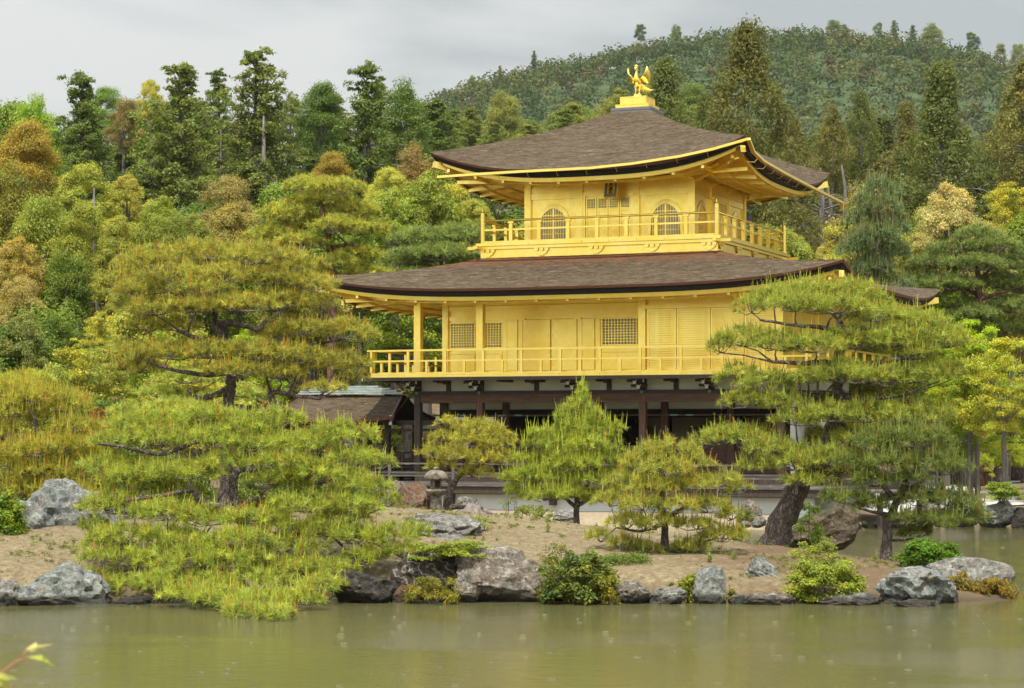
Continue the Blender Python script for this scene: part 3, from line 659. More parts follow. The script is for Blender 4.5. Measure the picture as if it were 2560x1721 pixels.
# balcony edge boards and the two-bar railing
b2 = 1.18
for j in range(11):
    a = -b2 + (BL+2*b2)*j/11
    MB().box(a+.003, a+(BL+2*b2)/11-.003, -b2, -b2+.95, 1.905+ZO, 1.975+ZO + (.006 if j % 2 else 0)).build('floor_board', M_GOLD, pav)
for xx in (-b2, BL+b2-.95):
    for j in range(9): 
        a = -b2+.952 + (BD+2*b2-.96)*j/9
        MB().box(xx, xx+.95, a+.003, a+(BD+2*b2-.96)/9-.003, 1.905+ZO, 1.975+ZO + (.006 if j % 2 else 0)).build('floor_board', M_GOLD, pav)
def rail_run(p, q, n, name='railing'):
    p = Vector(p); q = Vector(q); d = (q-p).normalized(); ext = d*.14; mb = MB()
    for z, w, h in ((2.735, .075, .055), (2.41, .06, .05)):
        mb.beam(p - ext + Vector((0,0,z+ZO)), q + ext + Vector((0,0,z+ZO)), w, h)
    mb.beam(p + Vector((0,0,2.01+ZO)), q + Vector((0,0,2.01+ZO)), .10, .06)
    r_ = mb.build(name, M_GOLD, pav)
    for i in range(n+1):
        c = p.lerp(q, i/n)
        tall = i % 2 == 0
        MB().box(c.x-.038, c.x+.038, c.y-.038, c.y+.038, 2.04+ZO, (2.705 if tall else 2.384)+ZO).build('railing_post', M_GOLD, r_)
rail_run((-b2+.09, -b2+.06, 0), (BL+b2-.09, -b2+.06, 0), 22)
rail_run((-b2+.09, -b2+.20, 0), (-b2+.09, BD+b2-.09, 0), 18); rail_run((BL+b2-.09, -b2+.20, 0), (BL+b2-.09, BD+b2-.09, 0), 18)

# ------------------------------------------------------------------ first storey: dark frame, plaster band, open veranda
mb = MB(); mb.box(-1.30, BL+1.30, -1.32, -1.17, 1.795+ZO, 1.90+ZO); mb.box(-1.32, -1.17, -1.17, BD+1.3, 1.797+ZO, 1.898+ZO); mb.box(BL+1.17, BL+1.32, -1.17, BD+1.3, 1.797+ZO, 1.898+ZO)
mb.build('balcony_beam', M_WOOD, pav)
MB().box(-1.325, -1.302, -1.315, -1.175, 1.80+ZO, 1.895+ZO).build('beam_end', M_WHITE, pav)
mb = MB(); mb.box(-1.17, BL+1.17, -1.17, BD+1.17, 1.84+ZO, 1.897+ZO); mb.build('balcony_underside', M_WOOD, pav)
for i in range(12):                                           # joists under the balcony
    x = i*BL/11
    MB().beam((x, 0, 1.79+ZO), (x, -1.15, 1.79+ZO), .09, .09).build('joist', M_WOOD, pav)
MB().box(-.15, BL+.15, -.13, .12, 1.385+ZO, 1.49+ZO).build('head_beam', M_WOOD, pav)
MB().box(.12, BL-.12, -.10, .10, 1.125+ZO, 1.383+ZO).build('lintel', M_WOOD_RED, pav)
mb = MB(); mb.box(-.12, .12, .12, BD, 1.125+ZO, 1.488+ZO); mb.box(BL-.12, BL+.12, .12, BD, 1.125+ZO, 1.488+ZO); mb.build('side_lintel', M_WOOD, pav)
brk = [0.0, BAY, 2.5*BAY, 3.5*BAY, 4.5*BAY, BL]; studs = [.5*BAY, 1.75*BAY+.3, 3*BAY, 4*BAY, 5*BAY]
for x in brk:
    mb = MB()
    mb.box(x-.13, x+.13, -.10, .10, 1.49+ZO, 1.84+ZO)
    for lv, (ln, zz) in enumerate(((.42, 1.52), (.78, 1.66))):
        mb.prism([(-ln, zz+.02+ZO), (-ln+.06, zz-.03+ZO), (.1, zz-.03+ZO), (.1, zz+.12+ZO), (-ln, zz+.12+ZO)], x-.06, x+.06, 'yz')
        mb.box(x-.25, x+.25, -ln+.02, -ln+.11, zz+.05+ZO, zz+.13+ZO)
    bk = mb.build('bracket', M_WOOD, pav)
    for ln, zz in ((.42, 1.52), (.78, 1.66)): MB().prism([(x-.045, zz-.01+ZO), (x+.045, zz-.01+ZO), (x+.045, zz+.06+ZO), (x+.09, zz+.125+ZO), (x-.09, zz+.125+ZO), (x-.045, zz+.06+ZO)], -ln-.022, -ln-.001).build('bracket_tip', M_WHITE, bk)
    MB().box(x+.255, x+.275, -.78, -.69, 1.70+ZO, 1.80+ZO).build('bracket_tip', M_WHITE, bk)
    mb = MB()
    for a in range(6): 
        t = a*math.pi/3; mb.lathe([(.022, 0), (.022, .012), (.008, .018)], 6); mb.v[-18:] = [(x + .032*math.cos(t) + vx, -.131 - vz, 1.437+ZO + .032*math.sin(t) + vy) for vx, vy, vz in mb.v[-18:]]
    mb.build('flower_boss', M_PATINA, pav)
for x in studs:
    bk = MB().box(x-.07, x+.07, -.09, .09, 1.49+ZO, 1.80+ZO).prism([(-.46, 1.76+ZO), (-.40, 1.70+ZO), (-.09, 1.70+ZO), (-.09, 1.82+ZO), (-.46, 1.82+ZO)], x-.05, x+.05, 'yz').box(x-.36, x+.05, -.16, -.091, 1.74+ZO, 1.82+ZO).build('bracket', M_WOOD, pav)
    MB().box(x-.375, x-.361, -.155, -.095, 1.75+ZO, 1.81+ZO).build('bracket_tip', M_WHITE, bk)
edges = sorted([(-.1, -.1)] + [(x-.13, x+.13) for x in brk] + [(x-.07, x+.07) for x in studs])[1:]
for (a0, a1), (c0, c1) in zip(edges, edges[1:]):
    if c0 - a1 > .1: MB().box(a1, c0, -.03, .03, 1.49+ZO, 1.84+ZO).build('plaster_panel', M_PLASTER, pav)
for side_x in (0.0, BL):
    for j in range(4): MB().box(side_x-.03, side_x+.03, .15+j*BAY, (j+1)*BAY-.12, 1.49+ZO, 1.84+ZO).build('plaster_panel', M_PLASTER, pav)
zi = -1.03 + ZO
for x in (0, BAY, 3.5*BAY, BL):
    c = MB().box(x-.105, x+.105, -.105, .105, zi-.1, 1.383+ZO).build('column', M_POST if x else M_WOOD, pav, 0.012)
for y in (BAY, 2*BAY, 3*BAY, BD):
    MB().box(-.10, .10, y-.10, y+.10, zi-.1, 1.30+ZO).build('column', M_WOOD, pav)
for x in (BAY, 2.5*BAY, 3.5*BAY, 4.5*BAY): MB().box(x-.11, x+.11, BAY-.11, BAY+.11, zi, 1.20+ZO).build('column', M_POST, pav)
# inner row: small plaster wall, dark beam, thin rail, lattice half-doors
for a, b_ in ((.10, BAY-.11), (BAY+.11, 2.5*BAY-.11), (2.5*BAY+.11, 3.5*BAY-.11), (3.5*BAY+.11, 4.5*BAY-.11), (4.5*BAY+.11, BL-.1)):
    MB().box(a, b_, BAY-.03, BAY+.03, .93+ZO, 1.22+ZO).build('plaster_panel', M_PLASTER, pav)
    MB().box(a, b_, BAY-.08, BAY+.08, .70+ZO, .93+ZO).build('inner_beam', M_BLACK, pav)
    if a > BAY:
        mb = MB(); mb.box(a, b_, BAY-.03, BAY+.03, -.28+ZO, -.22+ZO); mb.box(a, b_, BAY-.03, BAY+.03, zi, zi+.08); mb.box(a+.001, b_-.001, BAY+.0, BAY+.02, zi+.08, -.28+ZO)
        hd = mb.build('half_door', M_WOOD_RED, pav)
        mb = MB(); n = int((b_-a)/.13)
        for i in range(1, n): xx = a + (b_-a)*i/n; mb.box(xx-.012, xx+.012, BAY-.022, BAY-.001, zi+.08, -.28+ZO)
        for j in range(1, 5): zz = zi+.08 + (.67)*j/5; mb.box(a, b_, BAY-.026, BAY-.003, zz-.012, zz+.012)
        mb.build('lattice', M_WOOD_RED, hd)
MB().box(.1, BL-.1, .9, .94, .72+ZO, .755+ZO).build('curtain_rail', M_WOOD_RED, pav)
for x in (1.0, 2.35, 2.9, 8.0, 8.5, 11.0): MB().box(x, x+.24, .893, .898, .715+ZO, .76+ZO).build('rail_fitting', M_PATINA, pav)
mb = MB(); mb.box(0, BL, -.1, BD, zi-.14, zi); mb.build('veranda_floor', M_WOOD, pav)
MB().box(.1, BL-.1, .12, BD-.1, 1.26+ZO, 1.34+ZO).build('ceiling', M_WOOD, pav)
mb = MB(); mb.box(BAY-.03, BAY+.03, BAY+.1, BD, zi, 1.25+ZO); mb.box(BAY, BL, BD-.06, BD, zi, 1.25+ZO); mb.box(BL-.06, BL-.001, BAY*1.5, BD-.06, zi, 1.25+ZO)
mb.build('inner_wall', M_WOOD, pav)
MB().box(BL+.001, BL+.04, BAY*.5, BD-.2, zi, 1.12+ZO).build('side_plaster', M_PLASTER, pav)
for a in (2.6*BAY, 3.2*BAY, 3.75*BAY, 4.4*BAY, 5.0*BAY):
    MB().box(a-.6, a+.55, 3.1*BAY-.02, 3.1*BAY+.02, zi, .70+ZO).build('sliding_screen', M_SCREEN, pav)
MB().box(BAY+.2, BL-.1, 2.75*BAY, 3.05*BAY, zi, -.30+ZO).build('altar_platform', M_BLACK, pav)
# lower deck with its railing, plaster podium under it
d0, d1 = -2.0, -.1; xl, xr = -2.3, BL+2.0; zd = -1.36 + ZO
nb = 9
for j in range(nb):
    y = d0 + (d1-d0)*j/nb; MB().box(xl, xr, y+.004, y+(d1-d0)/nb-.004, zd-.05, zd).build('deck_board', M_DECK, pav)
mb = MB(); mb.box(xl, xr, d0+.05, d0+.15, zd-.26, zd-.052); mb.box(xl, xl+.1, d0+.15, BD, zd-.26, zd-.052); mb.box(xr-.1, xr, d0+.15, BD, zd-.26, zd-.052); mb.build('deck_beam', M_WOOD, pav)
MB().box(xl, 0, -.1, BD+.5, zd-.05, zd).build('side_deck', M_DECK, pav); MB().box(BL, xr, -.1, BD+.5, zd-.05, zd).build('side_deck', M_DECK, pav)
MB().box(-.05, BL+.05, -.16, -.101, zd, zi-.001).build('step_board', M_WOOD, pav)
def deck_rail(p, q, n):
    p = Vector(p); q = Vector(q); mb = MB()
    for z, h in ((-.735, .05), (-1.01, .045), (-1.105, .045), (-1.30, .05)): mb.beam(p + Vector((0,0,z+ZO)), q + Vector((0,0,z+ZO)), .07, h)
    r_ = mb.build('deck_railing', M_DECK, pav)
    for i in range(n+1):
        c = p.lerp(q, i/n); MB().box(c.x-.045, c.x+.045, c.y-.045, c.y+.045, zd, -.76+ZO).build('railing_post', M_DECK, r_)
deck_rail((xl+.1, d0+.1, 0), (BL+1.0, d0+.1, 0), 7); deck_rail((xl+.1, d0+.25, 0), (xl+.1, BD, 0), 6)
for x in (1.9, 5.2, 9.8): 
    MB().box(x-.09, x+.09, d0+.2, d0+.38, .55, zd-.262).build('deck_post', M_WOOD, pav)
mb = MB(); mb.box(-1.4, BL+1.4, -1.55, BD+1.0, 0.25, zd-.27); mb.build('podium', M_PODIUM, pav, 0.03)
# ------------------------------------------------------------------ things on and in the building
ph = thing('phoenix_statue', 'gilded phoenix with raised wings standing on top of the upper roof', 'statue', bworld(CX3, CY3, 11.0+ZO), YAW - 0.12)
ph.scale = (.85, .85, 1.0)
def sk(chain, rad, n=10): 
    mb = MB(); mb.smooth = True; mb.tube(chain, rad, n); return mb
mb = MB(); mb.smooth = True; mb.lathe([(.17, 0), (.19, .02), (.19, .06), (.15, .09), (.13, .10)], 20)
for dx in (-.08, .08): mb.lathe([(.075, .095), (.07, .12), (.03, .14)], 10, (dx, 0))
mb.build('base', M_GOLD, ph)
mb = MB(); mb.smooth = True
mb.tube([(0, .24, .50), (0, .16, .50), (0, .06, .50), (0, -.06, .54), (0, -.13, .62), (0, -.13, .70), (0, -.10, .78), (0, -.09, .86), (0, -.10, .92), (0, -.13, .96)],
        [.03, .09, .135, .14, .105, .07, .05, .042, .04, .05], 14)
mb.tube([(0, -.09, .945), (0, -.14, .96), (0, -.18, .955), (0, -.235, .93)], [.05, .06, .045, .008], 12)
mb.build('body', M_GOLD, ph)
for sx_ in (-1, 1):
    mb = MB(); mb.smooth = True
    mb.tube([(sx_*.07, .02, .46), (sx_*.085, .03, .36), (sx_*.08, .0, .25), (sx_*.08, 0, .13)], [.065, .045, .028, .026], 10)
    for a in (-.5, 0, .5): mb.tube([(sx_*.08, 0, .14), (sx_*.08 + .07*math.sin(a), -.08*math.cos(a), .12)], [.02, .008], 6)
    mb.build('leg', M_GOLD, ph)
    # wing: a curved fan of feathers
    mb = MB(); mb.smooth = True; n = 10; rows = []
    for i in range(n+1):
        t = i/n
        root = Vector((sx_*(.10 + .05*t), -.04 + .20*t, .60 - .06*t))
        tip = Vector((sx_*(.40 + .06*math.sin(t*3.1)), -.02 + .30*t, 1.02 - .52*t**1.4 - .02*(i % 2)))
        mid = root.lerp(tip, .5) + Vector((sx_*.07, -.05, -.02))
        rows.append([root, root.lerp(mid, .6), mid, mid.lerp(tip, .55), tip])
    mb.grid([[Vector(p) for p in r_] for r_ in rows])
    w = mb.build('wing', M_GOLD, ph); md = w.modifiers.new('thick', 'SOLIDIFY'); md.thickness = .018
    mb = MB(); mb.smooth = True
    for i in range(6):
        t = i/5; tip = Vector((sx_*(.44 - .04*t), .0 + .30*t, 1.0 - .50*t)); root = Vector((sx_*.17, .02 + .16*t, .62 - .05*t))
        mb.tube([root, root.lerp(tip, .5) + Vector((sx_*.06, -.05, 0)), tip], [.02, .018, .006], 6)
    mb.build('wing_feather', M_GOLD, w)
for i in range(7):
    a = (i - 3)*.22; c = abs(i-3)
    mb = MB(); mb.smooth = True
    mb.tube([(0, .20, .50), (.10*math.sin(a), .34, .46), (.30*math.sin(a), .46, .36), (.55*math.sin(a), .56, .24 + .02*c), (.70*math.sin(a), .66, .24 + .03*c)], [.03, .03, .026, .022, .008], 8)
    mb.build('tail_feather', M_GOLD, ph)
mb = MB(); mb.smooth = True
for dx, dy, dz in ((0, -.10, 1.05), (-.04, -.12, 1.03), (.04, -.12, 1.03), (0, -.15, 1.04), (0, -.06, 1.03)): mb.tube([(dx*.4, -.12, .99), (dx, dy, dz), (dx*1.1, dy + .01, dz+.03)], [.02, .026, .01], 8)
mb.tube([(0, -.06, .98), (0, .0, 1.0), (0, .02, .95), (0, -.01, .91)], [.018, .016, .014, .008], 8)
mb.build('crest', M_GOLD, ph)

# name plaque over the upper door
pl = thing('name_plaque', 'dark framed gilt plaque with three black characters hanging over the upper door', 'plaque', bworld(6.11, y0 - .45, 7.72+ZO), YAW)
pl.rotation_euler = (R(-14), 0, YAW)
MB().box(-.13, .13, -.015, .015, -.20, .20).build('board', M_GOLD, pl)
mb = MB(); mb.box(-.19, -.13, -.035, .025, -.27, .25); mb.box(.13, .19, -.035, .025, -.27, .25); mb.box(-.13, .13, -.034, .024, .20, .25); mb.box(-.13, .13, -.034, .024, -.27, -.20); mb.build('frame', M_PATINA, pl)
mb = MB(); mb.box(-.205, -.19, -.04, .03, -.28, .26); mb.box(.19, .205, -.04, .03, -.28, .26); mb.box(-.19, .19, -.04, .03, .25, .265); mb.box(-.19, .19, -.04, .03, -.30, -.27)
for x in (-.13, .13): mb.box(x-.03, x+.03, -.03, .02, -.34, -.30)
mb.build('outer_frame', M_GOLD, pl)
for ch, zc in (('究', .125), ('竟', 0.0), ('頂', -.125)):
    fc = bpy.data.curves.new('character', 'FONT'); fc.body = ch; fc.size = .135; fc.extrude = .004; fc.offset = .0035; fc.align_x = 'CENTER'; fc.align_y = 'CENTER'
    fc.materials.append(M_INK); tmp = link('character_curve', fc); bpy.context.view_layer.update(); me = bpy.data.meshes.new_from_object(tmp.evaluated_get(bpy.context.evaluated_depsgraph_get())); bpy.data.objects.remove(tmp); o = link('character', me, pl); o.rotation_euler = (math.pi/2, 0, 0); o.location = (0, -.021, zc)

# wind bells under the roof corners
def bell(x, y, z, lab):
    t = thing('wind_bell', lab, 'bell', bworld(x, y, z), YAW, 'wind bells under the roof corners')
    mb = MB(); mb.smooth = True; mb.lathe([(.012, .0), (.05, -.02), (.062, -.08), (.075, -.16), (.09, -.19), (.08, -.2)], 14); mb.build('bell_body', M_GOLD, t)
    mb = MB(); mb.tube([(0, 0, .09), (0, 0, -.02)], .012, 6); mb.tube([(0, 0, -.18), (0, 0, -.24)], .02, 6); mb.build('hanger', M_GOLD, t)
q = R3 - .75; z3 = 8.17 + ZO + .25
bell(CX3 - q, CY3 - q, z3 - .02, 'gilded wind bell hanging under the left corner of the upper roof')
bell(CX3 + q, CY3 - q, z3 - .02, 'gilded wind bell hanging under the near right corner of the upper roof')
bell(CX3 + q, CY3 + q, z3 - .02, 'gilded wind bell hanging under the far right corner of the upper roof')
bell(-1.75, -1.75, 4.33 + ZO, 'gilded wind bell hanging under the left corner of the lower roof')

# scroll, candlestick, vase and seated figure inside the ground floor
sc = thing('hanging_scroll', 'long paper scroll with columns of black brush writing inside the ground floor', 'scroll', bworld(9.45, 2.6*BAY, .75+ZO), YAW)
MB().box(-.24, .24, -.006, .006, -1.25, 0).build('paper', M_PAPER, sc)
mb = MB(); mb.smooth = True; mb.tube([(-.28, 0, 0), (.28, 0, 0)], .02, 8); mb.tube([(-.29, 0, -1.26), (.29, 0, -1.26)], .025, 8); mb.build('roller', M_BLACK, sc)
rr_ = random.Random(4); mb = MB()
for cxx, n, s in ((-.14, 8, .035), (.02, 11, .055), (.15, 9, .035)):
    for i in range(n):
        zc = -.10 - i*(1.05/n)
        for _ in range(4):
            a = rr_.uniform(-1.2, 1.2); dx, dz = math.cos(a)*s, math.sin(a)*s; ox, oz = rr_.uniform(-.4, .4)*s, rr_.uniform(-.5, .5)*s
            mb.beam((cxx+ox-dx/2*1.2, -.009, zc+oz-dz/2), (cxx+ox+dx/2*1.2, -.009, zc+oz+dz/2), .004, .012)
mb.build('writing', M_INK, sc)
cs = thing('candlestick', 'tall black candlestick with a yellow candle inside the ground floor', 'candlestick', bworld(6.05, 2.45*BAY, zi), YAW)
mb = MB(); mb.smooth = True; mb.lathe([(.14, .0), (.12, .05), (.05, .12), (.035, .5), (.05, .8), (.03, .95), (.10, 1.05), (.11, 1.08), (.02, 1.09)], 14); mb.build('stand', M_BLACK, cs)
M_CANDLE = simple('yellow_wax', [(0.3, (0.55, 0.38, 0.06)), (0.7, (0.65, 0.46, 0.10))], 5, rough=0.5)
mb = MB(); mb.lathe([(.03, 1.09), (.028, 1.40), (.005, 1.42)], 10); mb.build('candle', M_CANDLE, cs)
vs_ = thing('flower_vase', 'dark vase with branching leaves behind the brown veranda post', 'vase', bworld(7.75, 2.45*BAY, zi + .3), YAW)
mb = MB(); mb.smooth = True; mb.lathe([(.09, 0), (.11, .1), (.13, .3), (.06, .45), (.09, .5)], 14); mb.build('vase_body', M_BLACK, vs_)
mb = MB()
for a in range(7): 
    t = a*.9; mb.tube([(0, 0, .48), (.15*math.cos(t), .06*math.sin(t), .75), (.34*math.cos(t), .12*math.sin(t), .9 + .05*a)], [.012, .012, .05], 6)
mb.build('stems', M_BLACK, vs_)
st = thing('seated_statue', 'dark seated wooden statue in the shade of the ground floor', 'statue', bworld(5.2, 2.9*BAY, -.30+ZO), YAW)
mb = MB(); mb.smooth = True
mb.tube([(0, 0, .0), (0, 0, .12), (0, 0, .3), (0, 0, .55), (0, 0, .72), (0, 0, .80), (0, -.01, .84)], [.42, .42, .3, .26, .24, .12, .07], 16)
mb.tube([(0, -.01, .82), (0, -.02, .90), (0, -.03, 1.0), (0, -.01, 1.10), (0, 0, 1.13)], [.06, .09, .105, .07, .02], 14)
for s_ in (-1, 1):
    mb.tube([(s_*.24, 0, .70), (s_*.30, -.06, .48), (s_*.20, -.26, .32), (s_*.03, -.32, .30)], [.08, .08, .065, .05], 10)
    mb.tube([(s_*.12, -.05, .10), (s_*.42, -.16, .10), (s_*.30, -.34, .10), (0, -.40, .10)], [.13, .13, .10, .08], 10)
mb.build('figure', M_WOOD, st)

# ================================================================== the fishing gallery on the left
gal = thing('fishing_gallery', 'small open gallery with a gabled bark roof beside the pavilion', 'gallery', bworld(-4.1, 3.2, 0), YAW)
def gx(x, y, z): return (x + 4.1, y - 3.2, z)
Zr, Ze = 1.44+ZO, .62+ZO
mb = MB(); mb.smooth = True
def gal_pt(sgn, q, t):
    xa = lerp(-6.75, -5.75, t**.8); xb = lerp(-1.62, -2.05, t**.6)
    y = 3.2 + sgn*lerp(1.62, .06, t); z = lerp(Ze, Zr, .62*t + .38*t*t) + .10*abs(2*q-1)**4*(1-t)
    return gx(lerp(xa, xb, q), y, z)
for sgn in (-1, 1):
    g_ = [[gal_pt(sgn, i/30, j/14) for i in range(31)] for j in range(15)]
    mb.grid(g_ if sgn < 0 else g_[::-1])
mb.build('roof', M_SHINGLE, gal)
mb = MB()
for sgn in (-1, 1):
    for i in range(30):
        a = Vector(gal_pt(sgn, i/30, 0)); b_ = Vector(gal_pt(sgn, (i+1)/30, 0)); o = Vector((0, -sgn*.05, 0))
        mb.beam(a - Vector((0,0,.04)) + o, b_ - Vector((0,0,.04)) + o, .1, .075)
mb.build('roof_edge', M_EDGE_RED, gal)
for sgn in (-1, 1):
    for q in (0, 1):
        mb = MB()
        for j in range(14): mb.beam(Vector(gal_pt(sgn, q, j/14)) - Vector((0,0,.07)), Vector(gal_pt(sgn, q, (j+1)/14)) - Vector((0,0,.07)), .06, .15)
        mb.build('bargeboard', M_WOOD_RED, gal)
mb = MB()
for sgn in (-1, 1): mb.grid([[Vector(gal_pt(sgn, i/10, j/6)) - Vector((0, -sgn*.0, .13)) for i in range(11)] for j in range(7)])
mb.build('roof_underside', M_WOOD, gal)
mb = MB(); mb.prism([(3.2-1.3-3.2, .56+ZO), (3.2+1.3-3.2, .56+ZO), (.0, 1.36+ZO)], -1.90+4.1, -1.84+4.1, 'yz'); mb.build('gable_shade_board', M_BLACK, gal)  # black infill, its colour stands in for the shade at the gable end
mb = MB()
for k in range(4): 
    w = .22 - .03*k; mb.box(*[c for pr_ in zip(gx(-5.85+.05*k, 3.2-w, Zr+.03+.075*k), gx(-1.95-.25*k if k < 3 else -2.9, 3.2+w, Zr+.03+.075*k+.06)) for c in pr_])
mb.build('ridge_cap', M_COPPER, gal)
for X in (-2.09, -3.8, -5.75):
    for Y in (2.13, 4.25): 
        a, b_ = gx(X-.075, Y-.075, .6), gx(X+.075, Y+.075, .60+ZO); MB().box(a[0], b_[0], a[1], b_[1], a[2], b_[2]).build('post', M_WOOD, gal)
mb = MB()
for Y in (2.13, 4.25):
    for z, h in ((.52, .14), (.28, .09)): a, b_ = gx(-6.2, Y-.055, z+ZO-h/2), gx(-.1, Y+.055, z+ZO+h/2); mb.box(a[0], b_[0], a[1], b_[1], a[2], b_[2])
for X in (-2.09, -5.75): a, b_ = gx(X-.05, 2.19, .46+ZO), gx(X+.05, 4.19, .58+ZO); mb.box(a[0], b_[0], a[1], b_[1], a[2], b_[2])
mb.build('beam', M_WOOD, gal)
for i in range(6):
    X = -6.1 + i*.86; a, b_ = gx(X-.045, 1.70, .44+ZO), gx(X+.045, 1.72, .53+ZO)
    MB().box(a[0], b_[0], a[1], b_[1], a[2], b_[2]).build('rafter_tip', M_WHITE, gal)
    a, b_ = gx(X-.04, 1.722, .45+ZO), gx(X+.04, 2.07, .52+ZO); MB().box(a[0], b_[0], a[1], b_[1], a[2], b_[2]).build('rafter', M_WOOD, gal)
a, b_ = gx(-1.80, 1.66, .46+ZO), gx(-1.72, 1.69, .76+ZO); MB().box(a[0], b_[0], a[1], b_[1], a[2], b_[2]).build('bargeboard_tip', M_WHITE, gal)
a, b_ = gx(-6.3, 1.9, -1.16+ZO), gx(-.2, 4.5, -1.05+ZO); MB().box(a[0], b_[0], a[1], b_[1], a[2], b_[2]).build('floor', M_DECK, gal)
mb = MB()
for Y in (2.02, 4.4):
    for z in (-.5, -.72, -.82, -.95): a, b_ = gx(-6.2, Y-.03, z+ZO), gx(-.2, Y+.03, z+ZO+.045); mb.box(a[0], b_[0], a[1], b_[1], a[2], b_[2])
rl = mb.build('railing', M_WOOD, gal)
for i in range(6):
    for Y in (2.02, 4.4): a, b_ = gx(-6.1+i*1.15-.035, Y-.035, -1.05+ZO), gx(-6.1+i*1.15+.035, Y+.035, -.5+ZO); MB().box(a[0], b_[0], a[1], b_[1], a[2], b_[2]).build('railing_post', M_WOOD, rl)
# ================================================================== ground, water, hills
def fbm(x, y, s=1.0, seed=0):
    """cheap smooth pseudo-noise, vectorised, about -1..1"""
    x = np.asarray(x, float)*s; y = np.asarray(y, float)*s
    r = 0; a = 1.0
    for i in range(5):
        r = r + a*np.sin(x*1.0 + 1.7*np.sin(y*.83 + i*1.3 + seed) + seed*2.1 + i)*np.cos(y*1.1 + 1.3*np.sin(x*.71 - i + seed*.7) + i*2.3)
        x, y = x*1.93 + .37*y, y*1.87 - .41*x; a *= .5
    return r/1.6

SHORE_X = [-60, -14, -9, -7.5, -5, -3, 0, 4, 8, 12, 14, 18, 24, 60]
SHORE_Y = [50.5, 50.5, 53, 59, 64.5, 64.4, 63.2, 61.6, 60.0, 61.5, 63.3, 62.8, 60, 55]
def bank_edge(x): return np.interp(x, SHORE_X, SHORE_Y) + .25*fbm(x, 0*np.asarray(x, float), .9, 3)
def G(x, y):
    """height of the far bank, the wooded slope and the near hill"""
    x = np.asarray(x, float); y = np.asarray(y, float)
    d = y - bank_edge(x)
    h = -1.2 + 1.5*smooth(-2.0, .6, d) + .22*smooth(.5, 4, d) + .012*np.clip(d - 3, 0, 40)
    left = 1 - smooth(4, 22, x)
    h = h + left*(.13*np.clip(y - 84, 0, 75)) + (1 - left)*(.085*np.clip(y - 92, 0, 90))
    h = h + 7*smooth(150, 200, y)*(1-left)
    h = h + 20*np.exp(-((x - 4)/44)**2 - ((y - 285)/75)**2) + 9*np.exp(-((x + 60)/60)**2 - ((y - 210)/60)**2)
    h = h + .25*fbm(x, y, .12, 1)*smooth(2, 20, d)
    h = h*(1 - .85*smooth(340, 460, y))
    return h
def MT(x, y):
    """the wooded mountain"""
    x = np.asarray(x, float); y = np.asarray(y, float)
    rx = [-260, -130, -75, -45, -33, -15, 4, 28, 54, 90, 130, 160, 190, 214, 300, 420]
    rz = [4, 30, 96, 128, 136, 143, 148, 153, 160, 164, 163, 162, 156, 146, 118, 80]
    ridge = np.interp(x*900/np.clip(y, 400, 900)*.55 + x*.45, rx, rz)
    return ridge*smooth(430, 900, y)**.85*(1 - .5*smooth(930, 1300, y)) + 3.0*fbm(x, y, .035, 5) - 6

def add_grid(name, xs, ys, fn, mat):
    X, Y = np.meshgrid(xs, ys); Z = fn(X, Y)
    V = np.stack([X, Y, Z], -1).reshape(-1, 3); a, b_ = len(ys), len(xs)
    i = np.arange(a*b_).reshape(a, b_)
    F = np.stack([i[:-1, :-1], i[:-1, 1:], i[1:, 1:], i[1:, :-1]], -1).reshape(-1, 4)
    o = link(name, np_mesh(name, V, F, None, (mat,), smooth_=True)); tag(o, kind='structure'); return o

water = link('pond_water', np_mesh('pond_water', np.array([(-400, -120, 0), (400, -120, 0), (400, 120, 0), (-400, 120, 0)], float), np.array([[0, 1, 2, 3]]), None, (M_WATER,)))
tag(water, kind='structure')
xs = np.concatenate([np.linspace(-420, -30, 50), np.linspace(-29.5, 29.5, 110), np.linspace(30, 520, 60)])
ys = np.concatenate([np.linspace(47, 72, 90), np.linspace(72.6, 130, 60), np.linspace(133, 470, 60)])
add_grid('bank_ground', xs, ys, G, M_BANK)
add_grid('mountain', np.linspace(-420, 620, 110), np.linspace(440, 1350, 90), MT, M_FOREST_FLOOR)
add_grid('far_plain', np.linspace(-2500, 2500, 40), np.linspace(1340, 2600, 12), lambda x, y: 20 + 0*x, M_FOREST_FLOOR)
add_grid('near_shore_ground', np.linspace(-400, 400, 60), np.linspace(-160, -1.5, 30), lambda x, y: -1 + 1.6*smooth(-2, -12, y) + .2*fbm(x, y, .2, 6), M_BANK)
# pale sand strip in front of the podium and the white garden path on the right
def strip(name, pts, halfw, mat, lift, fn=G):
    pts = [Vector(p) for p in pts]; rows = []
    for i, p in enumerate(pts):
        d = (pts[min(i+1, len(pts)-1)] - pts[max(i-1, 0)]); d.z = 0; d.normalize(); n = Vector((-d.y, d.x, 0))
        hw = halfw[i] if hasattr(halfw, '__len__') else halfw
        rows.append([(p.x + n.x*hw*k, p.y + n.y*hw*k, float(fn(p.x + n.x*hw*k, p.y + n.y*hw*k)) + lift) for k in np.linspace(1, -1, 9)])
    mb = MB(); mb.smooth = True; mb.grid(rows); o = mb.build(name, mat); return tag(o, kind='structure')
def dens(pts, n):
    out = []
    for a, b_ in zip(pts, pts[1:]):
        for i in range(n): out.append(tuple(Vector(a).lerp(Vector(b_), i/n)))
    return out + [pts[-1]]
strip('shore_sand', dens([tuple(bworld(-1.5, -2.6, 0)), tuple(bworld(4, -2.6, 0)), tuple(bworld(13.5, -2.6, 0))], 14), 1.35, M_SHORE, .035)
strip('garden_path', dens([(10.4, 63.2, 0), (12.6, 65.3, 0), (14.3, 67.5, 0), (15.0, 71, 0), (14.8, 76, 0), (15.5, 82, 0), (19, 86, 0), (30, 88, 0)], 8), [1.2+.45*min(1, i/20) for i in range(57)], M_PATH, .03)
